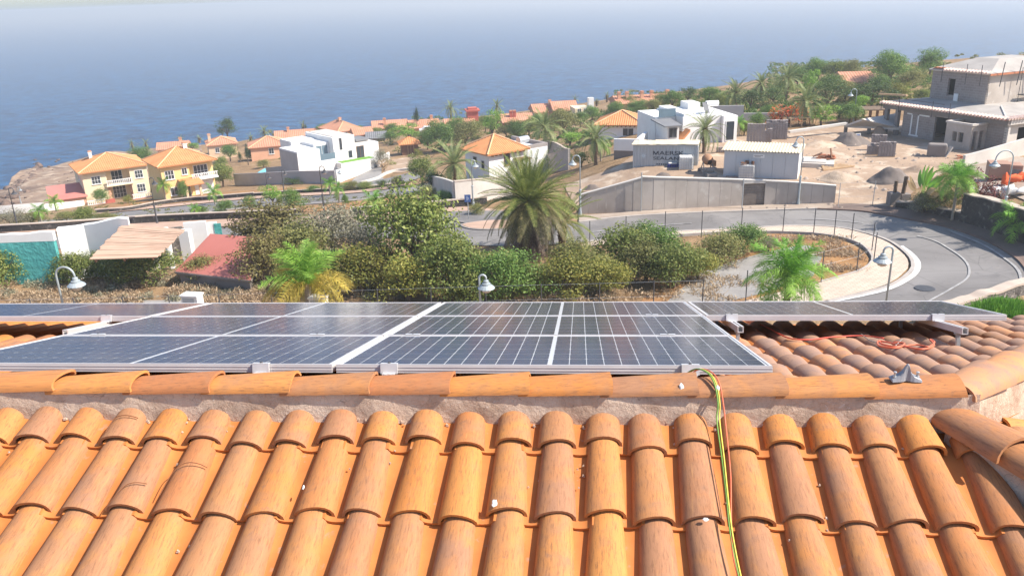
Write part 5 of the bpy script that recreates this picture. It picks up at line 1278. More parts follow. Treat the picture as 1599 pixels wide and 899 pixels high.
t, Wd, Hh = cottage(898, 182, 24, 14, 6, 8, 'flat roofed cream house block at the coast edge', wall='cream_wall', roof=None, win=((.3,.4,.7,.9), (.7,.4,.7,.9)))
mb = MB(); mb.box(Wd-.2, .3, -1, Wd+.9, 1.6, Hh+2.0); mb.build('chimney', M['white_wall'], t)
t, Wd, Hh = cottage(966, 178, 92, 17, 9, 6, 'long low pink house with chimneys on the hillside before the sea', kind='gx', rh=1.4, chim=((.05, .3), (.19, .3), (.45, .3), (.62, .3), (.9, .3)), wall='peach_wall')
cottage(1320, 140, 44, 12, 8, -4, 'far red roofed house among the hillside trees', kind='gx', rh=1.6)
# ------------------------------------------------------------------ modern white villa
t, k = site('white_villa', 469, 281, 'modern white cubic villa with side wall toned grey as shade and glazed balcony', 'house', 40)
s = k*.80
mb = MB()
A_ = (0, 0, -2, 3.9, 6.3, 54*s)            # left front block
mb.box(*A_)
mb.box(3.95, 1.9, -2, 6.6, 9.0, 54*s+.5)      # recess back wall block
mb.box(6.65, .5, -2, 10.6, 10, 70*s)       # tall middle block
mb.box(10.65, 1.2, -2, 15.5, 8.6, 47*s)    # right block
mb.box(2.2, 6.35, -2, 6.5, 10.5, 62*s)
mb.box(3.95, 0.02, -2, 6.62, 1.88, 30*s); mb.box(6.6, -1.6, -2, 13.5, .48, 22*s)
mb.build('wall', M['white_wall'], t)
mb = MB(); mb.box(-.06, .05, 0, -.002, 6.2, 54*s-.25); mb.build('side_shade', M['grey_render'], t)  # grey sheet that paints shade on the white left face
mb = MB(); mb.box(3.92, .05, 30*s+.004, 6.6, .11, 30*s+1.0); mb.build('balcony_glass', M['blue_glass'], t)
window(t, 5.25, 1.9, 30*s+.05, 2.1, 2.0, glass='blue_glass', nx=2, sill=False, name='balcony_door'); window(t, 8.0, .5, 44*s, .5, 1.9, nx=1, sill=False)
window(t, 11.9, 1.2, 20*s, 1.3, 1.9, frame='brown_wood', nx=2, sill=False, name='door'); window(t, 9.6, .5, 25*s, .7, 1.2, nx=1, sill=False)
mb = MB(); mb.box(7.0, 1.0, 70*s+.004, 10.2, 9.4, 70*s+.10); mb.box(11, 1.6, 47*s+.004, 15, 8, 47*s+.06); mb.build('roof_gravel', M['concrete_pale'], t)
mb = MB(); mb.box(12.3, 3.0, 47*s+.2, 14.8, 6.4, 47*s+.55); mb.build('roof_panel', M['slate_grey'], t)
mb = MB(); mb.box(6.9, -1.5, 22*s+.003, 12.9, .2, 22*s+.06); mb.build('lawn', M['lawn'], t)
def gwall(name, px, th, h0, h1__, m, label, cat='wall', f=None, cap=None, n=40, rough=0., base=-.5):
    o = wall_along(name, on_ground(px, n, f), th, h0, h1__, M[m], cap=M[cap] if cap else None, f=f, base=base, rough=rough); return tag(o, label, cat)
gwall('garden_wall', [(368,289),(420,288.5),(470,287),(525,287)], .25, 1.9, 2.0, 'grey_render', 'long grey garden wall in front of the white villa', base=-1)
gwall('garden_wall', [(418,279),(450,277.5),(482,277)], .25, 1.9, 2.0, 'grey_render', 'second grey wall between the white villa and its long garden wall', base=-1)
gwall('garden_wall', [(526,287),(540,281),(556,275),(590,259),(608,248)], .25, 2.0, 1.2, 'white_wall', 'white garden wall curving away right of the white villa', base=-1)
gwall('garden_wall', [(590,262),(593,256),(586,250)], .25, 1.1, 1.1, 'grey_render', 'short dark wall at the drive of the white villa')
q = [at_z(u, v, hgt([hit(405, 282)[:2]])[0]+.6) for u, v in ((402,269.5),(414,262.5),(418,268),(414,270))]
mb = MB(); mb.add(q+[p_-np.array([0,0,1.5]) for p_ in q], [(3,2,1,0),(0,1,5,4),(1,2,6,5),(2,3,7,6),(3,0,4,7)]); tag(mb.build('swimming_pool', M['pool_blue']), kind='structure')
strip('drive', on_ground([(548,287),(556,277),(590,260)], 20), on_ground([(600,283),(596,272),(596,262)], 20), .06, M['gravel'], 6)
strip('gravel_garden', on_ground([(600,268),(625,270),(655,264)], 20), on_ground([(612,250),(640,246),(660,248)], 20), .06, M['dirt'], 6)
kerb('kerb', [(563,288),(590,280),(602,273),(620,268),(650,266)], M['concrete_pale'], 30, .3, .4)
# ------------------------------------------------------------------ tiled white villa in the middle
t, k = site('tiled_villa', 765, 287, 'white villa with orange hip roof and grey shaded side in the middle of the view', 'house', 35)
s = 5.2; Hh = 45*k
mb = MB(); mb.box(0, 0, -2.5, s, s, Hh); mb.box(s+.01, .8, -2.5, s+4.2, s+3, Hh*.92); mb.build('wall', M['white_wall'], t)
add_roof(t, -.55, -.55, s+.55, s+.55, Hh+.12, 1.7, M['roof_orange'], pitch=.28)
mb = MB(); mb.box(s+.05, .85, Hh*.92+.004, s+4.3, 1.2, Hh*.92+.45); mb.box(s+3.9, 1.22, Hh*.92+.004, s+4.3, s+3, Hh*.92+.45); mb.build('parapet', M['blockwork'], t)
mb = MB()
for i in range(9): x = .3+i*.58; mb.box(x, -.42, Hh-.22, x+.14, -.002, Hh-.04)
mb.build('rafter', M['brown_wood'], t)
window(t, 2.6, 0, Hh-1.5, .75, 1.2, nx=1, frame='brown_wood'); window(t, 0, 3.0, Hh-1.75, .7, 1.1, -PI/2, nx=1, frame='grey_render'); window(t, 0, 1.3, Hh-1.8, .5, .9, -PI/2, nx=1, frame='grey_render')
mb = MB(); mb.tube([(s+1.3, 3.0, Hh+.55), (s+2.9, 3.2, Hh+.55)], .42, 10); mb.build('water_tank', M['galvanised'], t)
mb = MB(); mb.box(3.6, -1.3, -.5, 3.72, -1.2, Hh-1.0); mb.box(5.0, -1.3, -.5, 5.12, -1.2, Hh-1.0); mb.box(3.5, -1.4, Hh-.99, 5.3, -.02, Hh-.85); mb.build('porch', M['brown_wood'], t)
gwall('yard_wall', [(838,270),(862,268),(889,265)], .25, 2.1, 2.3, 'blockwork_lot', 'bare grey block yard wall right of the tiled villa', cap='wall_cap', base=-2)
gwall('yard_wall', [(889,265),(868,250),(850,246)], .25, 2.3, 2.3, 'blockwork_lot', 'bare grey block wall running back from the yard corner', cap='wall_cap', base=-2)
gwall('lot_wall', [(711,320),(735,316.5),(775,311),(800,308)], .3, 2.2, 2.0, 'concrete_pale', 'pale concrete wall left of the big palm behind the lamp post', cap='wall_cap', base=-1)
gwall('lot_wall', [(711,320),(700,312),(690,306),(672,298)], .3, 2.2, 1.8, 'concrete_pale', 'shaded pale concrete wall under the hanging creeper', base=-1)
gwall('kerb_wall', [(150,333.5),(200,329.5),(250,320),(300,314),(325,312.5),(397,306.5)], .3, .5, .5, 'stone_dark', 'low stone kerb wall on the far side of the upper road', cap='wall_cap', n=50)
gwall('kerb_wall', [(397,306.5),(469,301.5),(562,297),(631,289)], .3, .4, .4, 'stone_dark', 'low stone kerb wall below the white villa', cap='wall_cap', n=50)
gwall('planter_wall', [(-40,366.5),(60,361),(168,353.5),(240,348),(380,342),(470,338)], .35, .75, .7, 'stone_dark', 'long dark lava stone planter wall behind the lower road', cap='wall_cap', n=80)
gwall('planter_wall', [(548,337.5),(600,333.5),(640,330),(700,324),(760,318)], .35, .75, .6, 'stone_dark', 'dark lava stone planter wall left of the side turning', cap='wall_cap', n=50)
# ------------------------------------------------------------------ buildings at the left edge of the lot
def corner(u, v, z): return at_z(u, v, z)
gz = -.15
t = thing('turquoise_wall', 'rough turquoise painted wall with white top at the left edge', 'wall')
A0, A1 = hit(-40, 446)[:2], hit(101, 440)[:2]
o = wall_along('wall', resample([A0, A1], 30), .35, 3.0, 3.1, M['turquoise_wall'], t, rough=.05)
o = wall_along('coping', resample([A0+[0, .03], A1+[.05, .03]], 30), .42, 3.35, 3.5, M['white_wall'], t, rough=.08, base=2.9)
t = thing('white_outbuilding', 'whitewashed outbuilding wall rising to the plank roof', 'building')
Q = [A1+[.2, .1], at_z(130, 356, 3.25)[:2], at_z(160, 353, 3.4)[:2], at_z(200, 345.5, 3.75)[:2]]
n_ = 16; L = resample(Q, n_); hts = np.interp(np.linspace(0, 1, n_), [0, .25, .5, .85, 1], [3.5, 3.4, 3.55, 3.95, 3.9]); V = []; F = []
for (x, y), h in zip(L, hts): V += [(x, y, -.4), (x, y, h), (x-.15, y+.5, h), (x-.15, y+.5, -.4)]
for i in range(n_-1): a, b = 4*i, 4*i+4; F += [(a, b, b+1, a+1), (a+1, b+1, b+2, a+2), (a+2, b+2, b+3, a+3)]
F += [(0, 1, 2, 3), (4*n_-1, 4*n_-2, 4*n_-3, 4*n_-4)]
link('wall', mesh_from('wall', V, F, M['white_wall']), t)
# plank roof, laid on its corner points (photo corners at true heights)
c00, c10, c11, c01 = at_z(140, 405, 2.5), at_z(246, 401, 2.5), at_z(288, 358, 3.5), at_z(193, 349, 3.5)
t = thing('plank_roof', 'sloping lean-to roof of weathered pinkish planks on white pillars', 'roof', c00)
rl = random.Random(9); npl = 20
for i in range(npl):
    a = i/npl; b = (i+.94)/npl; e = rl.uniform(-.015, .03); l0 = rl.uniform(-.02, .02); l1 = rl.uniform(-.01, .03)
    def bl(p, q): return (c00*(1-p)+c10*p)*(1-q)+(c01*(1-p)+c11*p)*q-c00+np.array([0, 0, e+rl.uniform(0, .02)])
    v = [bl(l0, a), bl(1+l1, a), bl(1+l1, b), bl(l0, b)]
    V = [tuple(p) for p in v]+[tuple(p-np.array([0, 0, .05])) for p in v]
    link('plank', mesh_from('plank', V, [(0,1,2,3),(7,6,5,4),(0,4,5,1),(1,5,6,2),(2,6,7,3),(3,7,4,0)], M['plank_wood']), t)
mb = MB()
for q in (.08, .5, .92):
    a = c00*(1-.03)+c10*.03; 
    p0 = (c00*(1-q)+c10*q); p1 = (c01*(1-q)+c11*q); mb.beam(p0-c00-[0,0,.14], p1-c00-[0,0,.14], .1, .14)
mb.build('joist', M['brown_wood'], t)
for (u, v, h) in ((268, 412, 2.6), (244, 414, 2.0)):
    p = at_z(u, v, .1); mb = MB(); mb.tube([p-c00-[0,0,.3], p-c00+[0,0,h]], .22, 10); mb.build('pillar', M['white_wall'], t)
mb = MB(); pp = at_z(292, 398, .2)-c00; mb.box(pp[0]-.35, pp[1], -3, pp[0]+.35, pp[1]+.7, pp[2]+1.75); mb.build('gate_post', M['white_wall'], t)
t, k = site('garden_screen', 294, 397, 'white panel wall between the plank roof and the red roof', 'wall', 12)
mb = MB(); mb.box(0, 0, -.4, 1.6, .25, 2.4); mb.box(1.6, .3, -.4, 2.3, .5, 2.2); mb.build('panel', M['white_wall'], t); mb = MB(); mb.box(2.1, .25, .9, 2.6, .298, 2.1); mb.build('shutter', M['turquoise_wall'], t)
gwall('shade_wall', [(262,402),(292,398)], .25, 2.2, 2.2, 'stone_mixed', 'rough stone back wall in the shade under the plank roof')
d00, d10, d11, d01 = at_z(274, 423, 1.0), at_z(392, 437, 1.0), at_z(402, 370, 2.1), at_z(329, 364.5, 2.1)
t = thing('red_roofed_shed', 'low shed with a flat pinkish red corrugated roof left of the brown tree', 'shed', d00)
nn = 60; V = []; F = []
for i in range(nn+1):
    q = i/nn; w_ = .03*(1 if i % 2 else -1)
    for a, b in ((d00, d01), (d10, d11)): V.append(tuple(a*(1-q)+b*q-d00+np.array([0, 0, w_])))
for i in range(nn): F.append((2*i, 2*i+1, 2*i+3, 2*i+2))
link('roof', mesh_from('roof', V, F, M['red_sheet']), t)
mb = MB(); fa = np.array([0, 0, -.11])
for a, b in ((d00, d10), (d10, d11), (d01, d00), (d11, d01)): mb.beam(a-d00+fa, b-d00+fa, .10, .12)
mb.build('fascia', M['concrete_dark'], t)
def inset(p): c = (d00+d10+d11+d01)/4; return c+(p-c)*.93-d00
I_ = [inset(p) for p in (d00, d10, d11, d01)]; mb = MB()
mb.add([p+[0,0,-.25] for p in I_]+[np.r_[p[:2], -2.6] for p in I_], [(0,1,5,4),(1,2,6,5),(2,3,7,6),(3,0,4,7)]); mb.build('wall', M['concrete_dark'], t)
# ------------------------------------------------------------------ building site on the right
wl = on_ground([(905,334.5),(1003,331),(1090,326.5),(1200,322),(1303,319)], 120)
back = on_ground([(880,291),(960,262),(1000,240),(1100,222),(1180,211),(1250,206),(1330,197),(1420,190),(1520,205)], 120)
strip('site_ground', np.r_[offset_line(wl, 1.0)[:95], on_ground([(1262,321),(1310,321),(1360,321.5),(1400,324)], 30)[4:]], on_ground([(880,291),(960,262),(1000,240),(1100,222),(1180,211),(1250,206),(1330,197),(1420,190),(1560,225)], 121), .06, M['dirt'], 40)
strip('site_ground', on_ground([(1300,318.5),(1350,320.5),(1400,325)], 30), on_ground([(1290,300),(1345,296),(1420,290)], 30), .09, M['dirt'], 12)
strip('site_ground', on_ground([(1500,290),(1560,300),(1640,330)], 30), on_ground([(1500,250),(1580,245),(1660,260)], 30), .09, M['sidewalk_dirt'], 12)
rw = thing('retaining_wall', 'long board marked concrete retaining wall along the road under the building site', 'wall')
def wall_panels(L, h0, h1__, n, skip=()):
    T = resample(L, n+1); Z = hgt(T); hh = np.linspace(Z[0]+h0[0], Z[-1]+h0[-1], n+1)-Z
    for i in range(n):
        if i in skip: continue
        a, b = T[i], T[i+1]; d = (b-a)/np.linalg.norm(b-a); nn = np.array([-d[1], d[0]]); a2 = a+d*.007; b2 = b-d*.007; o = nn*.30; pr = nn*rt.uniform(-.012, .012)
        V = [(*(a2+pr), Z[i]-.4), (*(b2+pr), Z[i+1]-.4), (*(b2+o), Z[i+1]-.4), (*(a2+o), Z[i]-.4), (*(a2+pr), Z[i]+hh[i]), (*(b2+pr), Z[i+1]+hh[i+1]), (*(b2+o), Z[i+1]+hh[i+1]), (*(a2+o), Z[i]+hh[i])]
        link('concrete_panel', mesh_from('concrete_panel', V, [(0,3,2,1),(4,5,6,7),(0,1,5,4),(1,2,6,5),(2,3,7,6),(3,0,4,7)], M['bare_concrete']), rw)
    # a core behind the joints, set back from the face
    mb = MB()
    for i in range(n):
        if i in skip: continue
        a, b = T[i], T[i+1]; d = (b-a)/np.linalg.norm(b-a); nn = np.array([-d[1], d[0]]); mb.beam((*(a+nn*.16), Z[i]+hh[i]*.48-.2), (*(b+nn*.16), Z[i+1]+hh[i+1]*.48-.2), .27, hh[i]*.9)
        mb.beam((*(a+nn*.14), Z[i]+hh[i]+.045), (*(b+nn*.14), Z[i+1]+hh[i+1]+.045), .40, .08)
    return T, Z, hh
i1 = int(np.argmin([abs(proj((x, y, z))[0]-1003) for (x, y), z in zip(wl, hgt(wl))]))
wall_panels(wl[:i1+1], [1.55, 2.05, 2.45, 2.72, 2.8], None, 7)
T, Z, HH = wall_panels(wl[i1:], [2.85, 2.7, 2.5, 2.1, 1.7, 1.45], None, 17, skip=(9, 10))
hw = np.interp(np.linspace(0, 1, 100), [0, .2, .4, .6, .8, 1], [2.85, 2.7, 2.5, 2.1, 1.7, 1.45])
for L_, h_ in ((wl[:i1+1], [1.55, 2.05, 2.45, 2.72, 2.8]), (wl[i1:], [2.85, 2.7, 2.5, 2.1, 1.7, 1.45])):
    R_ = resample(L_, 40); zz_ = hgt(R_); hh_ = np.linspace(zz_[0]+h_[0], zz_[-1]+h_[-1], 40)-zz_; R2 = offset_line(R_, .15)
    mb = MB()
    for i in range(39): mb.beam((*R2[i], zz_[i]+hh_[i]+.04), (*R2[i+1], zz_[i+1]+hh_[i+1]+.04), .40, .075)
    mb.build('coping', M['concrete_pale'], rw)
a, b = T[9], T[11]; mb = MB(); d = (b-a)/np.linalg.norm(b-a); nn = np.array([-d[1], d[0]])
for i in range(9): z = Z[9]+.02+i*.21; mb.beam((*(a+nn*.16), z+.1), (*(b+nn*.16), z+.1), .05, .195)
W_('grey_planks', (.21,.175,.15), c2=(.15,.12,.10), scale=2., rough=.9, bmp=.2)
gt = mb.build('plank_gate', M['grey_planks'], rw); mb = MB()
mb.beam((*(a+nn*.12), Z[9]+2.08), (*(b+nn*.12), Z[9]+2.08), .3, .25); mb.build('lintel', M['concrete_pale'], gt)
# ramp behind the sloping part, inner wall
inner = offset_line(wl, 3.4)[:i1+28]
o = wall_along('inner_wall', inner, .3, 1.3, 1.2, M['bare_concrete'], base=-.8, cap=M['dirt']); tag(o, 'low concrete wall behind the ramp, left of and below the shipping container', 'wall')
rp = strip('ramp', offset_line(wl, .45)[:i1+28], offset_line(wl, 3.0)[:i1+28], .30, M['gravel'], 6)
def pile(name, u, v, wpx, hpx, m, label, cat, seed, sq=1., f=None, n=36):
    p = hit(u, v, f); k = float((p-CAM)@FWD)/FPX; R_ = wpx*k*.5; H = hpx*k; V = []; F = []
    for j in range(13):
        q = j/12
        for i in range(n):
            a = 2*PI*i/n; rr = R_*q*(1+.18*mnoise.noise((math.cos(a)*1.2, math.sin(a)*1.2, seed))); x, y = rr*math.cos(a), rr*math.sin(a)*sq
            z = H*(.5+.5*math.cos(PI*q**1.15))+mnoise.noise((x*.7, y*.7, seed+3.))*.30*H*(1-q*.6)+mnoise.noise((x*2.3, y*2.3, seed+9.))*.14*H; V.append((x, y, max(-.25, z if j < 12 else -.25)))
    for j in range(12):
        for i in range(n): F.append((j*n+i, (j+1)*n+i, (j+1)*n+(i+1) % n, j*n+(i+1) % n))
    o = link(name, mesh_from(name, V, F, m, True), None, p); return tag(o, label, cat)
pile('stone_heap', 925, 300, 52, 12, M['sand_grey'], 'bluish grey heap of stones on the ramp behind the sloping wall', 'heap', 1, .5)
pile('stone_heap', 1035, 277, 34, 8, M['sand_grey'], 'small grey stone heap in front of the container', 'heap', 2, .5)
pile('sand_pile', 1390, 282, 74, 21, M['sand_grey'], 'dark grey sand pile in the middle of the dirt yard', 'sand pile', 3, .9)
pile('sand_pile', 1328, 224, 66, 17, M['sand_grey'], 'grey sand pile beside the blue board at the back of the yard', 'sand pile', 4)
pile('sand_pile', 1372, 212, 32, 14, M['dirt'], 'small brown sand heap at the first pillar of the unfinished house', 'sand pile', 5)
pile('rubble_heap', 1312, 279, 80, 11, M['rubble'], 'pale rubble heap beside the concrete slab', 'rubble', 6, .8)
pile('earth_mound', 1440, 268, 66, 10, M['dirt'], 'low brown earth mound in front of the unfinished house', 'earth mound', 7, .7)
pile('earth_mound', 1255, 300, 60, 8, M['dirt'], 'low earth mound behind the right end of the retaining wall', 'earth mound', 8, .6)
pile('earth_mound', 1285, 228, 90, 8, M['dirt'], 'long low earth mound at the back of the dirt yard', 'earth mound', 9, .6)
# ---- shipping container
def text_mesh(body, h, name, m, sx=1.0, off=.0):
    cu = bpy.data.curves.new('lettering', 'FONT'); cu.body = body; cu.size = h/.72; cu.offset = off; cu.extrude = .004; cu.resolution_u = 3
    ob = bpy.data.objects.new('lettering', cu); me = bpy.data.meshes.new_from_object(ob); me.name = name
    bpy.data.objects.remove(ob); me.materials.clear(); me.materials.append(m)
    for v in me.vertices: v.co.x *= sx
    xs = [v.co.x for v in me.vertices]
    return me, min(xs), max(xs)
p = hit(988, 263); t = thing('shipping_container', 'light grey corrugated shipping container lettered MAERSK SEALAND', 'container', p, math.radians(-14)); k = float((p-CAM)@FWD)/FPX
L, H, Dp = 98*k, 36.5*k, 96.5*k*.40
def corr(x0, x1, z0, z1, y, pitch, amp):
    n = int((x1-x0)/pitch); V = []; F = []
    prof = [(0, 0), (.3, 0), (.45, 1), (.85, 1), (1., 0)]
    xs = []
    for i in range(n):
        for q, d in prof[:-1]: xs.append((x0+(i+q)*(x1-x0)/n, d))
    xs.append((x1, 0))
    for x, d in xs: V += [(x, y+d*amp, z0), (x, y+d*amp, z1)]
    for i in range(len(xs)-1): F.append((2*i, 2*i+2, 2*i+3, 2*i+1))
    return V, F
mb = MB(); V, F = corr(.14, L-.14, .16, H-.12, .01, .30, .04); mb.add(V, F)
mb.box(.02, .10, .12, L-.02, Dp-.02, H-.06); mb.build('wall', M['container_grey'], t)
mb = MB()
for x in (0, L-.14): mb.box(x, -.03, 0, x+.14, .099, H)
mb.box(.141, -.03, 0, L-.141, .09, .155); mb.box(.141, -.03, H-.115, L-.141, .09, H)
mb.box(0, Dp-.1, 0, .14, Dp, H); mb.box(L-.14, Dp-.1, 0, L, Dp, H); mb.build('frame', M['container_grey'], t)
mb = MB(); mb.box(L-.02, .1, .1, L+.03, Dp-.1, H-.1); en = mb.build('end_door', M['container_lit_end'], t)
mb = MB()
for y in (.35, .8, 1.35, 1.9): mb.tube([(L+.06, y, .15), (L+.06, y, H-.15)], .03, 6)
mb.build('lock_bar', M['galvanised'], en)
mb = MB(); rl = random.Random(4)
for i in range(12):
    x = L*(i+.5)/12; mb.box(x-.35, -.15+rl.uniform(-.1, .15), H+.02+i*.004, x+.36, Dp+rl.uniform(-.2, .1), H+.06+i*.004+rl.uniform(0, .05), rot=rl.uniform(-.06, .06))
mb.build('roof_boards', M['cream_sheet'], t)
def letter_m(x0, x1, z0, hh, st):
    mb = MB(); cx = (x0+x1)/2
    for P in ([(x0, 0), (x0+st, 0), (x0+st, 1), (x0, 1)], [(x1-st, 0), (x1, 0), (x1, 1), (x1-st, 1)], [(x0+st, 1), (x0+st, .52), (cx-st*.25, 0), (cx, 0), (cx, .35)], [(cx, .35), (cx, 0), (cx+st*.25, 0), (x1-st, .52), (x1-st, 1)]):
        n = len(P); mb.add([(x, -.006, z0+z*hh) for x, z in P]+[(x, .0, z0+z*hh) for x, z in P], [tuple(range(n)), tuple(range(2*n-1, n-1, -1))]+[(i, n+i, n+(i+1) % n, (i+1) % n) for i in range(n)])
    mb.build('lettering', M['letter_dark'], t)
letter_m(.315*L, .40*L, H*.59, H*.17, .075)
for body, x0, x1, z0, h, mm in (('AERSK', .408, .79, .59, .17, 'letter_dark'), ('SEALAND', .315, .80, .385, .135, 'letter_dark')):
    me, a, b = text_mesh(body, H*h, 'lettering', M[mm], 1., .004); sx = (x1-x0)*L/(b-a)
    o = link('lettering', me, t, (x0*L-a*sx, -.002, H*z0), (PI/2, 0, 0), (sx, 1, 1))
me, a, b = text_mesh('TTMWWU', H*.055, 'lettering', M['letter_dark'], 1., .004)
mb = MB()
for i in range(8): a = 2*PI*i/8; mb.add([(.165*L+math.cos(a-.22)*.12, -.006, H*.55+math.sin(a-.22)*.12), (.165*L+math.cos(a)*.34, -.006, H*.55+math.sin(a)*.34), (.165*L+math.cos(a+.22)*.12, -.006, H*.55+math.sin(a+.22)*.12), (.165*L, -.006, H*.55)], [(0, 1, 2, 3)])
mb.build('star_emblem', M['letter_pale'], t)
mb = MB()
for i in range(7): mb.box(L*.37+i*.21, -.005, H*.17, L*.37+i*.21+.13, -.001, H*.17+.12)
mb.build('small_marking', M['letter_dark'], t)
def ibc(u, v, label, yaw, wpx, fill=None):
    p = hit(u, v); k = float((p-CAM)@FWD)/FPX; s = wpx*k; t = thing('ibc_tank', label, 'tank', p, math.radians(yaw)); h = s*1.05
    mb = MB(); mb.box(0, 0, 0, s, s, .14); mb.build('pallet', M['timber'], t)
    mb = MB(); mb.box(.05, .05, .145, s-.05, s-.05, h*.92); mb.build('tank', M['ibc_white'], t, bevel=.06)
    mb = MB()
    for i in range(7):
        q = .02+(s-.04)*i/6; mb.tube([(q, .0, .14), (q, .0, h)], .016, 4); mb.tube([(s, q, .14), (s, q, h)], .016, 4)
    for j in range(6):
        z = .16+(h-.17)*j/5; mb.tube([(0, -.01, z), (s+.01, -.01, z), (s+.01, s, z)], .016, 4)
    mb.build('cage', M['galvanised'], t)
    if fill:
        mb = MB(); r_ = random.Random(2)
        for i in range(14): x, y = r_.uniform(.1, s-.3), r_.uniform(.1, s-.3); mb.box(x, y, h*.9, x+.3, y+.12, h+r_.uniform(.0, .3), rot=r_.uniform(0, 3))
        mb.build('scrap', M[fill], t)
    return t
ibc(1060, 267, 'white caged tank in front of the right end of the container', -8, 22)
ibc(1152, 281, 'white caged tank full of scrap in front of the site cabin', -20, 24, 'brown_wood')
t, k = site('cement_sacks', 1042, 263, 'blue and white sacks stacked in front of the container', 'sacks', -8)
mb = MB()
for i in range(3):
    for j in range(2): mb.box(i*.42+.02*j, 0, j*.2, i*.42+.40, .5, j*.2+.185)
mb.build('sack', M['blue_plastic'], t, bevel=.05); mb = MB(); mb.box(.1, .05, .39, .9, .45, .5); mb.build('top_sack', M['white_bag'], t, bevel=.04)
# ---- cement mixer
t, k = site('cement_mixer', 1104, 271, 'orange cement mixer with its drum mouth facing the road', 'cement mixer', 10)
s = 33*k/2.2
def sc(pts): return [tuple(c*s for c in p) for p in pts]
mb = MB(); prof = [(.02, -.62), (.34, -.60), (.52, -.35), (.56, 0), (.50, .25), (.30, .52), (.26, .60), (.30, .62)]
V = []; F = []; n = 16
for r_, z in prof:
    for i in range(n): a = 2*PI*i/n; V.append((r_*s*math.cos(a), -z*s, r_*s*math.sin(a)))
for j in range(len(prof)-1):
    for i in range(n): F.append((j*n+i, j*n+(i+1) % n, (j+1)*n+(i+1) % n, (j+1)*n+i))
dr = link('drum', mesh_from('drum', V, F, M['mixer_orange'], True), t, (0, 0, 1.45*s), (.30, 0, 0))
mb = MB(); mb.tube([(0, -.50*s, 0), (0, -.59*s, 0)], .255*s, 14); mb.build('mouth_shade', M['shade_black'], dr)  # near-black disc paints the shade inside the drum
mb = MB()
for a, b in (((-.55,-.5,0),(-.45,0,1.4)), ((.55,-.5,0),(.45,0,1.4)), ((-.55,.6,0),(-.45,0,1.4)), ((.55,.6,0),(.45,0,1.4)), ((-.55,-.4,.35),(.55,-.4,.35)), ((-.55,.5,.35),(.55,.5,.35)), ((-.6,0,1.45),(.6,0,1.45))): mb.tube(sc([a, b]), .05*s, 6)
mb.build('frame', M['machine_grey'], t); mb = MB(); mb.box(-.42*s, -.95*s, .45*s, .42*s, -.45*s, .72*s); mb.build('hopper', M['machine_grey'], t); mb = MB(); mb.box(-.6*s, -1.5*s, -.1, .5*s, -.7*s, .28*s); mb.build('mixing_tray', M['machine_grey'], t)
mb = MB(); mb.box(.5*s, -.1*s, .7*s, .95*s, .6*s, 1.3*s); mb.build('motor_housing', M['mixer_orange'], t, bevel=.05)
for x in (-.62, .62):
    mb = MB(); mb.tube(sc([(x, .55, .25), (x+.1*(1 if x > 0 else -1), .55, .25)]), .26*s, 12); mb.build('wheel', M['dark_metal'], t)
# ---- site cabin
t, k = site('site_cabin', 1129, 276, 'pale grey prefabricated site cabin with cream corrugated roof', 'cabin', -24)
L, H = 109*k, 41*k; Dp = 2.5
for i in range(6):
    a = L*i/6; mb = MB(); mb.box(a+.008, 0, .1, a+L/6-.008, .06, H); mb.build('wall_panel', M['cabin_panel'], t)
mb = MB(); mb.box(0, .062, 0, L, Dp, H-.01); mb.box(-.02, -.03, 0, L+.02, .061, .095); mb.build('wall', M['cabin_panel'], t)
mb = MB(); mb.box(L+.001, .0, .05, L+.05, Dp, H-.02); mb.build('end_wall', M['white_wall'], t)  # whiter than the front panels: the sunlit end is done by colour
V, F = corr(-.25, L+.3, 0, 1, 0, .26, .05); V = [(x, -.2+z*(Dp+.5), H+.06+y+z*.28) for x, y, z in V]; link('roof', mesh_from('roof', V, F, M['cream_sheet']), t)
mb = MB(); mb.box(L*.40, -.02, H-.52, L*.55, -.001, H-.22); sg = mb.build('sign', M['white_wall'], t); mb = MB()
mb.box(L*.41, -.024, H-.35, L*.53, -.021, H-.31); mb.box(L*.42, -.024, H-.44, L*.50, -.021, H-.41); mb.build('sign_print', M['letter_dark'], sg)
mb = MB(); mb.box(L*.05, -.62, -.3, L*.3, -.2, .18); mb.build('base_block', M['concrete_dark'], t)
# ---- pallets of blocks
def blocks(u, v, nx, nz, wpx, label, yaw, ny=2, m='block_grey'):
    p = hit(u, v); k = float((p-CAM)@FWD)/FPX; bw = wpx*k/nx; bh = bw*.80; r_ = random.Random(u); t = thing('block_pallet', label, 'block stack', p, math.radians(yaw), 'pallets of grey concrete blocks on the building site')
    mb = MB(); mb.box(-.05, -.05, 0, bw*nx+.05, bw*ny+.05, .12); mb.build('pallet', M['timber'], t)
    mb = MB()
    for i in range(nx):
        for j in range(ny):
            for l in range(nz):
                if l == nz-1 and r_.random() < .25: continue
                e = r_.uniform(-.02, .02); mb.box(i*bw+.012, j*bw+.012+e, .125+l*bh, (i+1)*bw-.012, (j+1)*bw-.012+e, .125+(l+1)*bh-.014)
    tag(mb.build('block', M[m], t), kind='stuff')
    return t
blocks(1165, 228, 6, 9, 27, 'block stack nearest the white site villa, at the left of the yard', -16)
blocks(1189, 224, 4, 7, 15, 'lower block stack squeezed between the two taller stacks', -16)
blocks(1195, 219, 8, 9, 32, 'widest block stack at the back left of the yard', -16, 3)
blocks(1353, 243, 4, 5, 17, 'low block stack at the left of the group before the unfinished house', -20)
blocks(1371, 246, 6, 7, 24, 'block stack at the right of the group before the unfinished house', -20)
blocks(1359, 236, 6, 8, 22, 'tallest block stack at the back of the group before the unfinished house', -20)
blocks(1118, 240, 6, 3, 20, 'low block stack right of the palm by the white site villa', -16)
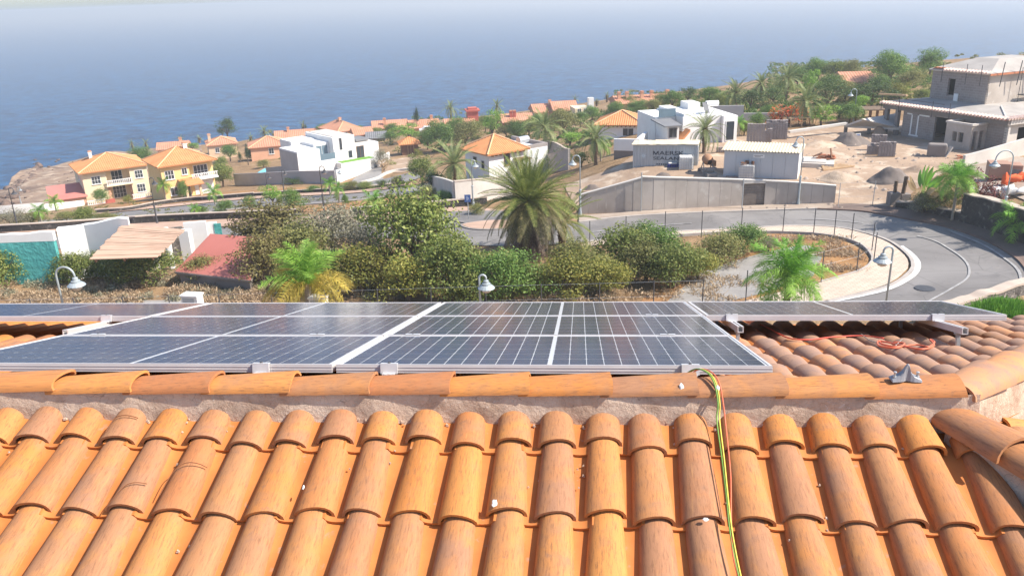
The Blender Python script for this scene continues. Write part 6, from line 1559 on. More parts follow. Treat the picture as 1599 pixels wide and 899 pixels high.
# ---- loose stones and rubble on the yard (nobody could count them)
r = np.random.RandomState(31); V = []; Q = []
for (ua, va, ub, vb, n_s) in ((1010,212,1340,276,120),(1240,205,1400,318,230),(1400,240,1500,262,80),(905,305,1000,332,40),(1010,318,1420,328,80),(1505,285,1600,310,70)):
    for i in range(n_s):
        u, v = r.uniform(ua, ub), r.uniform(va, vb); p = hit(u, v); s_ = .03+.20*r.rand()**4; b = len(V)
        for d in ((-1,-1,0),(1,-1,0),(1,1,0),(-1,1,0),(-.6,-.5,1),(.5,-.6,1),(.6,.5,1),(-.5,.6,1)): V.append(p+np.array(d)*s_*np.r_[r.uniform(.6, 1.3, 2), r.uniform(.5, 1.)]+[0, 0, .05])
        Q += [(b,b+1,b+5,b+4),(b+1,b+2,b+6,b+5),(b+2,b+3,b+7,b+6),(b+3,b,b+4,b+7),(b+4,b+5,b+6,b+7)]
W_('loose_stone', (.40,.32,.26), c2=(.22,.175,.14), scale=.8, rough=.95, bmp=0, coord='World')
tag(link('loose_stones', fast_mesh('loose_stones', V, Q, M['loose_stone'])), 'loose stones and bits of rubble lying on the building yard', 'rubble', kind='stuff')
# ---- slab with timber and bricks, loose timber
t, k = site('concrete_slab', 1246, 262, 'cast concrete slab lying on the dirt behind the cabin', 'slab', -22); mb = MB(); mb.box(0, 0, -.2, 52*k, 3.2, .45); mb.box(.4, .4, .452, 40*k, 2.6, .55); mb.build('slab', M['concrete_pale'], t)
t, k = site('brick_pile', 1272, 257, 'pile of orange bricks and boards on the concrete slab', 'bricks', -15, dz=.5)
rl = random.Random(8)
for i in range(26):
    x, y, z = rl.uniform(0, 1.5), rl.uniform(0, .8), rl.choice([0, 0, .12, .24]); mb = MB(); mb.box(x, y, z, x+.45, y+.2, z+.11, rot=rl.uniform(-.5, .5)); mb.build('brick', M['brick_orange'], t)
mb = MB(); mb.beam((-.2, .2, .2), (.6, .3, .55), .35, .06); mb.build('board', M['brown_wood'], t); mb = MB(); mb.beam((1.5, .2, .1), (1.3, .3, 1.0), .3, .06); mb.build('board', M['brown_wood'], t)
t, k = site('timber_stack', 1285, 268, 'loose timber beams lying across the rubble behind the slab', 'timber', 12); mb = MB()
for i in range(5): mb.beam((0+i*.1, i*.22, .15+i*.03), (58*k-i*.2, i*.22+.3, .2+i*.02), .12, .12)
mb.build('beam', M['timber'], t)
t, k = site('timber_platform', 1234, 199, 'rough timber work platform beside the flame tree', 'platform', -5); mb = MB()
for x in (0, 34*k*.5, 34*k):
    for y in (0, 1.4): mb.box(x-.06, y-.06, -.2, x+.06, y+.06, 1.0)
mb.beam((0, 0, .3), (34*k, 0, .95), .05, .1); mb.build('post', M['timber'], t); mb = MB()
for i in range(5): mb.box(-.3, i*.32, 1.003, 34*k+.3, i*.32+.29, 1.06)
mb.build('deck_board', M['timber'], t)
t, k = site('blue_board', 1334, 221, 'blue board leaning on the sand pile at the back of the yard', 'board', 10); mb = MB(); mb.box(0, 0, 0, 10*k, .06, 12*k); mb.build('board', M['ibc_white'], t); mb = MB(); mb.box(.1, -.012, .1, 10*k-.1, -.001, 12*k-.1); mb.build('panel', M['blue_paint'], t)
t, k = site('concrete_canopy', 1322, 203, 'long pale concrete slab on short piers left of the unfinished house', 'slab', 0)
ca, cb_, cc_, cd_ = at_z(1232, 206, 1.7), at_z(1322, 193, 2.1), at_z(1405, 184, 2.4), at_z(1405, 201, 1.9)
t.location = (0, 0, 0); mb = MB(); mb.beam(ca, cb_, .5, .25); mb.build('edge_beam', M['concrete_pale'], t)
q = [at_z(1318, 196, 1.9), at_z(1404, 200, 1.9), at_z(1405, 176, 2.9), at_z(1345, 186, 2.9)]
mb = MB(); mb.add([tuple(p) for p in q]+[tuple(p-np.array([0, 0, .22])) for p in q], [(0,1,2,3),(7,6,5,4),(0,4,5,1),(1,5,6,2),(2,6,7,3),(3,7,4,0)]); mb.build('slab', M['concrete_pale'], t)
mb = MB()
for p in (q[0]*.93+q[1]*.07, q[0]*.5+q[1]*.5, q[1]): mb.box(p[0]-.15, p[1]+.3, -.5, p[0]+.15, p[1]+.6, p[2]-.225)
mb.build('pier', M['concrete_dark'], t)
t, k = site('wood_terrace', 1335, 190, 'dark wooden pergola terrace among the bushes behind the yard', 'terrace', -8); mb = MB()
for i in range(5): x = 42*k*i/4; mb.box(x-.1, -.1, -.5, x+.1, .1, 1.3); mb.box(x-.1, 2.4, -.5, x+.1, 2.6, 1.3)
mb.build('post', M['brown_wood'], t); mb = MB()
for i in range(9): mb.box(-.4, -.3+i*.36, 1.303, 42*k+.4, -.3+i*.36+.3, 1.42)
mb.build('deck_board', M['palm_bark'], t)
# ---- white villa behind the container
t, k = site('white_site_villa', 1038, 232, 'flat white villa with roof terrace behind the shipping container', 'house', 10)
Wd = 122*k; H = 44*k
mb = MB(); mb.box(Wd*.28, 1.0, -1, Wd*.80, 9, H*1.0); mb.box(0, 3.0, -1, Wd*.275, 9.0, H*.95); mb.box(Wd*.805, .4, -1, Wd*1.0, 8, H*.98); mb.build('wall', M['white_wall'], t)
mb = MB(); mb.box(Wd*.3, 1.2, H+.004, Wd*.46, 8.8, H+.3); mb.box(Wd*.62, 6.5, H+.004, Wd*.79, 8.9, H+.7); mb.build('parapet', M['white_wall'], t)
mb = MB(); mb.box(.02, -.6, -1, 19*k, 2.9, H*.80); wn = mb.build('bay', M['white_wall'], t)
window(wn, 9*k, -.6, H*.42, 11*k, H*.30, nx=2, frame='slate_grey', sill=False); window(wn, 19*k, 1.1, H*.42, 1.0, 1.2, PI/2, frame='slate_grey', sill=False)
mb = MB(); mb.add([(-.5,-1.1,H*.80+.01),(21*k,-1.1,H*.80+.01),(25*k,3.2,H*.86),(-.5,3.2,H*.86),(-.5,-1.1,H*.80+.13),(21*k,-1.1,H*.80+.13),(25*k,3.2,H*.86+.13),(-.5,3.2,H*.86+.13)], [(3,2,1,0),(4,5,6,7),(0,1,5,4),(1,2,6,5),(2,3,7,6),(3,0,4,7)]); mb.build('bay_roof', M['slate_grey'], t)
mb = MB(); mb.add([(20*k,-.5,H*.18),(40*k,-.2,H*.62),(40*k,2.2,H*.62),(20*k,2.2,H*.18),(20*k,-.5,H*.10),(40*k,-.2,H*.54),(40*k,2.2,H*.54),(20*k,2.2,H*.10)], [(3,2,1,0)[::-1],(4,5,6,7)[::-1],(0,1,5,4)[::-1],(1,2,6,5)[::-1],(2,3,7,6)[::-1],(3,0,4,7)[::-1]]); mb.build('stair_roof', M['roof_orange'], t)
window(t, Wd*.90, .4, H*.12, .9, 2.0, nx=1, sill=False, name='door'); mb = MB(); mb.box(.3, 2.9, H*.95+.004, Wd*.27, 2.96, H*.95+.9); mb.build('roof_glass', M['blue_glass'], t)
mb = MB(); mb.tube([(Wd*.69, 3.0, H+1.0), (Wd*.69+1.4, 3.0, H+1.0)], .32, 10); mb.build('water_tank', M['white_wall'], t); mb = MB()
mb.add([(Wd*.62, 1.8, H+.15), (Wd*.69, 1.8, H+.15), (Wd*.70, 2.9, H+1.2), (Wd*.63, 2.9, H+1.2)], [(0, 1, 2, 3)])
for x in (Wd*.64, Wd*.70): mb.tube([(x, 2.95, H), (x, 2.95, H+1.0)], .03, 5)
mb.build('solar_heater', M['slate_grey'], t)
t, k = site('grey_block_wall', 1110, 200, 'unplastered grey block building edge behind the white site villa', 'wall', -10); mb = MB(); mb.box(0, 0, -1, 48*k, .3, 34*k); mb.box(48*k+.01, .05, -1, 100*k, .35, 22*k); mb.build('wall', M['grey_render'], t)
t, k = site('terrace_wall', 958, 250, 'plain white terrace wall with grey base left of the container', 'wall', -20); mb = MB(); mb.box(0, 0, 15*k, 40*k, .3, 33*k); mb.box(34*k, .31, 15*k, 40*k-.02, 5, 33*k-.01); mb.build('wall', M['white_wall'], t); mb = MB(); mb.box(.03, .03, -1, 40*k-.03, .27, 15*k-.003); mb.build('base', M['concrete_dark'], t)
t, k = site('orange_pavilion', 934, 222, 'small white pavilion with a bright orange hip roof', 'house', -14); Wd = 66*k; mb = MB(); mb.box(0, 0, -2, Wd, 6, 26*k); mb.build('wall', M['white_wall'], t); add_roof(t, -.6, -.6, Wd+.6, 6.6, 26*k+.12, 1.5, M['roof_orange'], pitch=.3)
mb = MB()
for i in range(10): x = .3+(Wd-.6)*i/9; mb.box(x-.07, -.45, 26*k-.2, x+.07, -.002, 26*k-.04)
mb.build('rafter', M['brown_wood'], t); window(t, Wd*.7, 0, 10*k, 1.4, 1.0, nx=2)
mb = MB(); mb.box(Wd+.3, -1.5, 8*k, Wd+4.5, 3.5, 10.5*k); mb.build('terrace_slab', M['white_wall'], t)
# ---- the unfinished house
PL, PR = at_z(1377, 209, 1.0), at_z(1561, 242, 1.0); fx = PR-PL; Lf = float(np.hypot(fx[0], fx[1])); yw = math.atan2(fx[1], fx[0])
t = thing('unfinished_house', 'unfinished two storey grey block house with cement roofs at the right edge', 'house', PL, yw)
lx = np.array([math.cos(yw), math.sin(yw), 0]); ly = np.array([-math.sin(yw), math.cos(yw), 0])
def FP_(u, v, y=0.):
    q = hit_plane(u, v, PL+ly*y, ly); d = q-PL; return float(d@lx), float(d[2])
def rect(u0, v0, u1, v1, y=0.):
    a, b = FP_(u0, v0, y), FP_(u1, v1, y); return (min(a[0], b[0]), min(a[1], b[1]), max(a[0], b[0]), max(a[1], b[1]))
EV = FP_(1470, 173)[1]                   # height of the lower eave
x_w0 = FP_(1408, 200, .4)[0]
def hole(u0, u1, vt, vb, y=0.4):
    a = FP_(u0, vb, y); b = FP_(u1, vb, y); c = FP_((u0+u1)/2, vt, y); return (a[0]-x_w0, max(0., min(a[1], b[1])-.1), b[0]-x_w0, c[1])
hd = (FP_(1457, 210, .4)[0]-x_w0, -.25, FP_(1478, 215, .4)[0]-x_w0, EV-.75)
wall_open(t, 'front_wall', Lf-x_w0, EV-.35, .25, [hd], 'blockwork', (x_w0, .4, 0))
mb = MB(); mb.box(-.3, -.02, EV-.55, Lf+.3, .38, EV-.02); mb.box(-.3, .382, EV-.56, -.05, 11, EV-.03); mb.build('ring_beam', M['concrete_dark'], t)
for x in (.0, x_w0-.75):
    mb = MB(); mb.box(x, .0, -.4, x+.42, .37, EV-.553); mb.build('pillar', M['concrete_dark'], t)
mb = MB(); mb.box(.6, 4.0, -.3, Lf-.5, 4.2, EV-.1); mb.build('back_wall', M['shade_black'], t)  # wall coloured near-black so the bays look deep in shade
mb = MB(); mb.box(-.6, -.9, -.4, Lf*.62, 6, .02); mb.build('floor_slab', M['concrete_dark'], t)
mb = MB()                                     # whitewashed outlines of two blocked doorways
for u0, u1 in ((1421, 1430), (1431, 1436)):
    a = FP_(u0, 200, .4)[0]; mb.box(a, .375, .4, a+.16, .398, EV-.9)
a, b = FP_(1420, 200, .4)[0], FP_(1433, 200, .4)[0]; mb.box(a-.5, .372, EV-.9, a+.16, .398, EV-.75); mb.box(b, .372, EV-.9, b+1.3, .398, EV-.75); mb.box(a, .373, .25, b+.16, .398, .398)
mb.build('whitewash', M['white_wall'], t)
# right flank: paler concrete than the front, sunlight put into its colour
rk = link('right_wall', bpy.data.meshes.new('empty_'), t) if False else wall_open(t, 'right_wall', 11., EV-.35, .25, [(1.6, -.25, 5.0, EV-1.0), (7.0, -.25, 9.6, EV-1.0)], 'concrete_pale', (Lf-.25, .66, 0), PI/2)
mb = MB(); mb.box(Lf-.24, .4, -.4, Lf+.16, .655, EV-.552); mb.build('corner_column', M['concrete_pale'], t)
mb = MB(); mb.box(Lf-.04, .39, EV-.54, Lf+.30, 11.5, EV-.04); mb.build('side_beam', M['concrete_pale'], t)
for i in range(9): mb = MB(); z = .35+i*(EV-1.1)/9; mb.box(Lf-.20, .355, z, Lf+.10, .396, z+.13, rot=.0); mb.build('toothing_block', M['concrete_pale'], t)
# porch box in front
xa, xb = FP_(1474, 230, -1.6)[0], FP_(1513, 238, -1.6)[0]; ph = EV-.75
pr_ = bpy.data.objects.new('porch', None); COL.objects.link(pr_); pr_.parent = t; pr_.location = (xa, -1.7, 0)
pw = xb-xa; wall_open(pr_, 'porch_wall', pw, ph, .2, [(pw*.28, .9, pw*.46, ph-.75), (pw*.52, .9, pw*.72, ph-.75)], 'bare_concrete')
wall_open(pr_, 'porch_wall', 2.05, ph-.002, .2, [(.25, 0.02, .85, ph-.55), (1.1, .02, 1.75, ph-.55)], 'bare_concrete', (pw, .02, 0), PI/2)
wall_open(pr_, 'porch_wall', 2.05, ph-.003, .2, [], 'bare_concrete', (.2, .21, 0), PI/2)
mb = MB(); mb.box(-.08, -.08, ph+.002, pw+.08, .22, ph+.2); mb.box(pw-.22, .221, ph+.002, pw+.08, 2.05, ph+.2); mb.box(-.08, .221, ph+.002, .2, 2.05, ph+.2); mb.build('porch_rim', M['concrete_pale'], pr_)
# lower roofs: cement screed with a row of tiles along the eave
W_('cement_screed', (.42,.385,.345), c2=(.32,.29,.26), scale=.6, rough=.95, bmp=.2)
def slab_roof(name, pts, m='cement_screed'): return link(name, mesh_from(name, pts, [tuple(range(len(pts)))], M[m]), t)
ys = 3.4
slab_roof('roof', [(-.45, -.35, EV+.05), (Lf+.35, -.35, EV+.05), (Lf-3.3, ys, EV+.55), (2.8, ys, EV+.55)])
slab_roof('roof', [(-.45, 11, EV+.05), (-.45, -.35, EV+.05), (2.8, ys, EV+.55), (2.8, 9, EV+.55)])
slab_roof('roof', [(Lf+.35, -.35, EV+.05), (Lf+.35, 11.5, EV+.05), (Lf-3.3, 9, EV+.55), (Lf-3.3, ys, EV+.55)])
slab_roof('roof', [(2.8, ys, EV+.55), (Lf-3.3, ys, EV+.55), (Lf-3.3, 9, EV+.55), (2.8, 9, EV+.55)])
mb = MB()
for a, b in (((Lf+.35, -.35, EV+.07), (Lf-3.3, ys, EV+.58)), ((-.45, -.35, EV+.07), (2.8, ys, EV+.58))): mb.tube([a, b], .09, 6)
mb.build('hip_edge', M['concrete_pale'], t)
def eave(y_, x0, x1, z, rot=False):
    n = int((x1-x0)/.38); mb = MB()
    for i in range(n):
        x = x0+(x1-x0)*(i+.5)/n
        P_ = [(x, y_-.12, z), (x, y_+.45, z+.14)] if not rot else [(y_+.12, x, z), (y_-.45, x, z+.14)]
        mb.tube(P_, [.135, .11], 7)
    e = mb.build('eave_tile', M['eave_tile'], t); tag(e, kind='stuff'); return e
W_('eave_tile', (.74,.60,.52), c2=(.62,.42,.34), scale=4., rough=.9, bmp=.1)
eave(-.42, -.45, Lf+.35, EV+.06); eave(Lf+.42, -.35, 11.5, EV+.06, True)
mb = MB(); mb.box(-.45, -.40, EV-.05, Lf+.34, -.345, EV+.06); mb.box(Lf+.345, -.34, EV-.015, Lf+.40, 11.5, EV+.03); mb.build('fascia', M['red_wall'], t)
# upper storey
y2 = ys+.1; ua, ub = FP_(1451, 155, y2)[0], FP_(1538, 158, y2)[0]; zt = FP_(1495, 112.5, y2)[1]; zb = EV+.3
hx0, hz0, hx1, hz1 = rect(1478, 148, 1492.5, 124, y2)
up = wall_open(t, 'upper_wall', ub-ua, zt, .25, [(hx0-ua, hz0, hx1-ua, hz1)], 'blockwork', (ua, y2, 0), 0, zb)
wall_open(t, 'upper_wall', 9.0, zt-.002, .25, [], 'bare_concrete', (ub, y2+.01, 0), PI/2, zb); wall_open(t, 'upper_wall', 8.5, zt-.003, .25, [], 'blockwork', (ua+.25, y2+.255, 0), PI/2, zb)  # right-hand wall gets a paler material as painted sunlight
mb = MB(); mb.box(ua+.3, y2+2.2, zb, ub-.3, y2+2.3, zt-.1); mb.build('room_shade', M['shade_black'], t)  # thin near-black panel as painted shade behind the upper window
cxm = (ua+ub)/2; 
slab_roof('upper_roof', [(ua-.3, y2-.4, zt+.12), (ub+.4, y2-.4, zt+.12), (ub-1.7, y2+3.2, zt+1.25), (ua+2.6, y2+3.2, zt+1.25)])
slab_roof('upper_roof', [(ub+.4, y2-.4, zt+.12), (ub+.4, y2+10, zt+.12), (ub-1.7, y2+8, zt+1.25), (ub-1.7, y2+3.2, zt+1.25)])
slab_roof('upper_roof', [(ua-.3, y2+10, zt+.12), (ua-.3, y2-.4, zt+.12), (ua+2.6, y2+3.2, zt+1.25), (ua+2.6, y2+8, zt+1.25)])
slab_roof('upper_roof', [(ua+2.6, y2+3.2, zt+1.25), (ub-1.7, y2+3.2, zt+1.25), (ub-1.7, y2+8, zt+1.25), (ua+2.6, y2+8, zt+1.25)])
mb = MB(); mb.box(ua-.25, y2-.32, zt-.02, ub+.35, y2+9.2, zt+.09); mb.build('cornice', M['concrete_pale'], t)
mb = MB(); mb.box(ub+.352, y2-.3, zt-.10, ub+.42, y2+9.2, zt+.10); mb.build('fascia', M['brick_orange'], t)
eave(y2-.46, ua+1.6, ub+.3, zt+.14)
mb = MB()
for u, v in ((1405, 165), (1457, 171), (1484, 174), (1378, 160)):
    x = FP_(u, v, -.4)[0]; mb.tube([(x, -.5, EV-.7), (x, -.5, EV+.9)], .035, 5)
mb.tube([(-.4, -.5, EV+.75), (Lf*.55, -.5, EV+.72)], .03, 5); mb.build('guard_rail', M['dark_metal'], t)
mb = MB()
for x, y in ((ua+1.6, y2-.5), (ub-2.2, y2-.5), (ub-.5, y2-.5)): mb.tube([(x, y, zt-1.1), (x, y, zt+.9)], .035, 5)
for y in (y2+1.0, y2+3.4, y2+6): mb.tube([(ub+.55, y, zt-1.2), (ub+.75, y, zt+1.2)], .045, 5)
mb.tube([(ub+.5, y2+4, zb), (ub+.5, y2+4, zt+.5)], .03, 5); mb.box(ub+.26, y2+4.2, zb+.9, ub+.9, y2+9, zb+1.0)
mb.build('scaffold_tube', M['dark_metal'], t)
mb = MB(); rl = random.Random(5)
for i in range(12): x = ua+.1+i*.13; mb.box(x, y2-.25, zt+.15+(i % 3)*.07, x+.22, y2+.2, zt+.21+(i % 3)*.07, rot=rl.uniform(-.4, .4))
mb.build('stacked_tiles', M['brick_orange'], t); mb = MB(); xw = hx1+.1; mb.box(xw, y2-.08, zb+.1, xw+.5, y2-.01, zb+1.0); mb.build('window_frame', M['white_wall'], t)
mb = MB(); mb.beam((-.6, -.45, EV+.95), (3.1, -.40, EV+1.15), .25, .18); mb.build('timber_beam', M['timber'], t)
# ramp wall and things in front of it
gwall('ramp_wall', [(1503,262),(1540,255),(1600,242)], .25, 1.1, 1.6, 'concrete_pale', 'pale concrete ramp wall below the unfinished house', base=-.6)
t, k = site('rubble_block', 1447, 246, 'broken lump of grey masonry in front of the unfinished house', 'masonry', -25); mb = MB(); mb.box(0, 0, -.1, 27*k, 1.0, 21*k); mb.build('block', M['concrete_dark'], t, bevel=.15)
t, k = site('leaning_slab', 1474, 246, 'pale slab leaning against the porch of the unfinished house', 'slab', -30); mb = MB(); mb.beam((0, 0, 0), (.5, .35, 1.0), .5, .08); mb.build('slab', M['concrete_pale'], t)
t, k = site('roof_tile_stack', 1489, 250, 'stack of orange roof tiles beside the ramp wall', 'tiles', -20); rl = random.Random(3)
for i in range(18):
    x, y, z = rl.uniform(0, 1.3), rl.uniform(0, .5), rl.choice([0, .1, .2, .3])*(1-abs(i-9)/14); mb = MB(); mb.box(x, y, z, x+.4, y+.22, z+.09, rot=rl.uniform(-.3, .3)); mb.build('tile', M['brick_orange'], t)
t, k = site('brown_generator_box', 1541, 285, 'large brown metal box on skids behind the dark stone wall', 'box', -22); s = 46*k
mb = MB(); mb.box(0, 0, .35, s*.62, 1.5, 26*k+.2); mb.box(s*.622, .1, .55, s, 1.5, 26*k+.1); mb.build('body', M['brown_box'], t, bevel=.04)
mb = MB(); mb.box(.05, .1, -.2, .25, 1.4, .348); mb.box(s*.8, .1, -.2, s*.85, 1.4, .548); mb.build('skid', M['dark_metal'], t); mb = MB(); mb.box(s*.66, .04, .8, s*.95, .098, 26*k-.2); mb.build('side_panel', M['machine_grey'], t)
def lump(name, u, v, wpx, hpx, m, label, cat, n=9, seed=0, group=None):
    p = hit(u, v); k = float((p-CAM)@FWD)/FPX; r_ = random.Random(seed); t = thing(name, label, cat, p, r_.uniform(-.3, .3), group); W2 = wpx*k; H = hpx*k
    for i in range(n):
        s = W2/n*r_.uniform(1.1, 1.7); o = link('lump', ROCKS[i % 4], t, (W2*(i+.5)/n-W2*.5, r_.uniform(-.3, .5), H*.4*r_.uniform(.6, 1.1)), (r_.random()*6,)*3, (s*.6, s*.55, H*.55)); 
    me = [c.data for c in t.children]
    for c in t.children:
        c.data = c.data.copy(); c.data.materials.clear(); c.data.materials.append(M[m]); c.data.polygons.foreach_set('use_smooth', [True]*len(c.data.polygons))
    return t
def rename(t, nm):
    for c in t.children: c.name = nm
rename(lump('sand_bags', 1548, 305, 62, 17, 'white_bag', 'row of white bulk bags behind the dark stone wall', 'bags', 8, 3), 'bag'); rename(lump('sand_bags', 1590, 306, 44, 20, 'white_bag', 'white bulk bags at the right edge behind the dark stone wall', 'bags', 6, 4), 'bag')
rename(lump('orange_net', 1586, 288, 42, 24, 'orange_net', 'crumpled bright orange safety netting behind the white bags', 'netting', 8, 6), 'fold')
# stone walls by the bend
gwall('stone_wall', [(1503,346),(1540,357),(1580,371),(1640,398)], .6, 2.0, 2.1, 'stone_dark', 'dark lava stone wall at the right edge above the pavement', cap='wall_cap', rough=.1)
gwall('stone_wall', [(1400,325),(1440,329),(1470,337),(1503,346)], .5, .5, .6, 'stone_dark', 'low stone edging under the corner palm', cap='wall_cap', rough=.1)
near = np.array([at_z(u, v, 1.15)[:2] for u, v in ((1440,492),(1477,477),(1530,461),(1598,440),(1660,424))]); near = resample(near, 60)
o = wall_along('stone_wall', near, .55, 1., 1., M['stone_mixed'], f=lambda xy: np.full(len(np.atleast_2d(xy)), .12), cap=M['wall_cap'], caph=.12, base=-1.5, rough=.12); tag(o, 'pale topped rubble stone wall at the near side of the bend', 'wall')
t, k = site('gate_pier', 1389, 324, 'grey concrete gate pier with wooden posts at the corner garden', 'pier', 0); mb = MB(); mb.box(0, 0, -.2, .75, .7, 1.1); mb.box(.9, .1, -.2, 1.6, .7, .95); mb.build('pier', M['concrete_dark'], t); mb = MB(); mb.tube([(.4, .3, 1.1), (.42, .3, 2.0)], .13, 7); mb.tube([(1.1, .4, .95), (1.2, .4, 2.3)], .15, 7); mb.build('wooden_post', M['bark'], t)
# traveller palm
t, k = site('fan_plant', 1437, 328, 'fan shaped plant with broad upright leaves at the corner garden', 'plant', 0)
mb = MB(); mb.tube([(0, 0, -.2), (0, 0, 1.2)], [.36, .26], 9); mb.build('trunk', M['palm_bark'], t)
def paddle():
    V = []; F = []; n = 8
    for i in range(n+1):
        q = i/n; z = .9+1.5*q; w_ = .24*math.sin(PI*min(1, q*.95+.05))**.7; x = .25*q*q; V += [(x, -w_, z-.02), (x+.05, 0, z), (x, w_, z-.02)]
    for i in range(n): F += [(3*i, 3*i+1, 3*i+4, 3*i+3), (3*i+1, 3*i+2, 3*i+5, 3*i+4)]
    b = len(V); V += [(0, -.03, 0), (0, .03, 0), (.02, .03, 1), (.02, -.03, 1)]; F.append((b, b+1, b+2, b+3)); return V, F
V, F = paddle(); PDL = [mesh_from('leaf', V, F, M[m]) for m in ('frond_queen', 'frond_young', 'frond_tan')]
for i in range(15):
    a = -1.25+2.5*i/14; o = link('leaf', PDL[2 if i in (0, 1, 13, 14) else i % 2], t, (0, 0, 1.0), (0, 0, 0), (1, 1, 1)); o.rotation_euler = (a, rv.uniform(-.1, .35), rv.uniform(-.3, .3))
# green grass mound in front of the near stone wall
r = np.random.RandomState(12); c0 = at_D(1566, 492, 34.); n = 9000; ang_ = r.rand(n)*2*PI; rr = np.sqrt(r.rand(n)); bx = np.c_[c0[0]+np.cos(ang_)*rr*1.35, c0[1]+np.sin(ang_)*rr*.9, np.full(n, c0[2]-.5)]
hh = 1.15*(1-.55*rr**2)*(.7+.45*r.rand(n)); tp = bx+np.c_[r.normal(size=(n, 2))*.16+np.c_[np.cos(ang_), np.sin(ang_)]*rr[:, None]*.25, hh]; of = r.normal(size=(n, 3))*.012
V = np.stack([bx-of, bx+of, tp+of*.5, tp-of*.5], 1).reshape(-1, 3); gm = thing('grass_shrub', 'fine leaved bright green shrub in front of the near stone wall', 'shrub', (0, 0, 0)); link('foliage', fast_mesh('foliage', V, np.arange(4*n).reshape(-1, 4), M['frond_young']), gm)
mb = MB(); mb.tube([(c0[0], c0[1], h1(c0[0], c0[1])-.2), (c0[0], c0[1], c0[2]-.3)], .12, 6); mb.build('stem', M['bark'], gm)
# ------------------------------------------------------------------ plants further off
def far_palm(u, vb, vt, size, label, group='date palms among the far houses', parts=22, f=None, seed=0, low=-35):
    p = hit(u, vb, f); D = float((p-CAM)@FWD); H = (vb-vt)*D/FPX; L = size*D/FPX
    th = max(.6, H-L*.62)
    return palm(u, vb, vt, label, FR_DATE, parts, (D_(80), D_(low)), L, th, .20 if th > 2 else .3, M['palm_bark'], group, f=f, seed=seed)
FP = [ # u, v base, v top, frond length in px, label
 (712,298,220,54,'date palm left of the tiled villa beside the street lamp'),
 (851,250,172,40,'tall date palm right of the tiled villa, behind its grey yard wall'),
 (930,258,190,38,'date palm with a broad crown left of the shipping container'),
 (1099,240,176,38,'date palm in front of the white site villa, right of the container'),
 (1148,172,124,32,'date palm at the left end of the hillside palms with a dry skirt'),
 (1187,158,114,26,'dark date palm right of the leftmost hillside palm'),
 (1227,160,103,30,'tallest hillside date palm above the flame tree'),
 (1256,196,132,40,'broad date palm directly behind the flame tree'),
 (705,196,157,19,'slim date palm standing before the sea left of the red tower'),
 (777,192,155,17,'slim date palm standing before the sea right of the red tower'),
 (208,236,217,10,'small palm on the headland behind the yellow houses, the left one'),
 (230,236,216,11,'small palm on the headland behind the yellow houses, the right one'),
 (283,224,211,10,'little palm behind the roof of the right yellow house'),
 (312,222,210,9,'little palm further right, before the sea behind the peach houses'),
 (474,204,188,9,'small fan palm sticking up above the white villa against the sea'),
 (415,224,196,14,'yellow green palm between the peach house and the white villa'),
 (948,160,143,9,'tiny fan palm alone against the sea'),
 (898,168,149,10,'small palm above the far orange roof'),
 (932,166,153,8,'small palm left of the tiny lone palm'),
 (393,226,208,10,'small palm left of the yellow green palm'),
 (768,214,186,14,'bushy palm at the foot of the right slim palm'),
]
for i, (u, vb, vt, sz, lab) in enumerate(FP): far_palm(u, vb, vt, sz, lab, seed=i, parts=30 if sz > 25 else (20 if sz > 12 else 14))
def queen(u, vb, vt, sz, label, fr=None, nf=11, f=None, th=None, seed=0, group='young feather palms'):
    p = hit(u, vb, f); D = float((p-CAM)@FWD); H = (vb-vt)*D/FPX; L = sz*D/FPX
    return palm(u, vb, vt, label, fr or FR_QUEEN, nf, (D_(78), D_(0)), L, max(.4, H-L*.55), .10, M['pale_bark'], group, f=f, seed=seed)
queen(585, 337, 298, 26, 'young feather palm beside the lower road, left of the tallest tree')
queen(530, 318, 284, 18, 'small feather palm at the kerb below the white villa')
queen(516, 306, 276, 17, 'slim feather palm left of the kerb palm below the white villa')
queen(66, 352, 318, 17, 'small feather palm left of the yellow houses, above the white wall')
queen(88, 330, 304, 17, 'bright round feather palm beside the white fence on the left', seed=3)
queen(259, 312, 278, 17, 'feather palm at the left corner of the right yellow house')
queen(336, 320, 288, 20, 'feather palm with spreading fronds at the kerb right of the yellow houses')
queen(306, 338, 318, 12, 'small feather palm on the dry strip below the right yellow house')
queen(1486, 346, 254, 44, 'feather palm with a slim pale trunk on the corner by the dark stone wall', nf=22, seed=5)
queen(1582, 374, 318, 46, 'drooping feather palm at the right edge over the pavement', nf=14, seed=8, fr=FR_QUEEN)
queen(938, 252, 216, 22, 'bright feather palm in front of the broad date palm', fr=FR_QUEEN, seed=9)
queen(1153, 214, 182, 16, 'feather palm beside the block stacks of the white site villa')
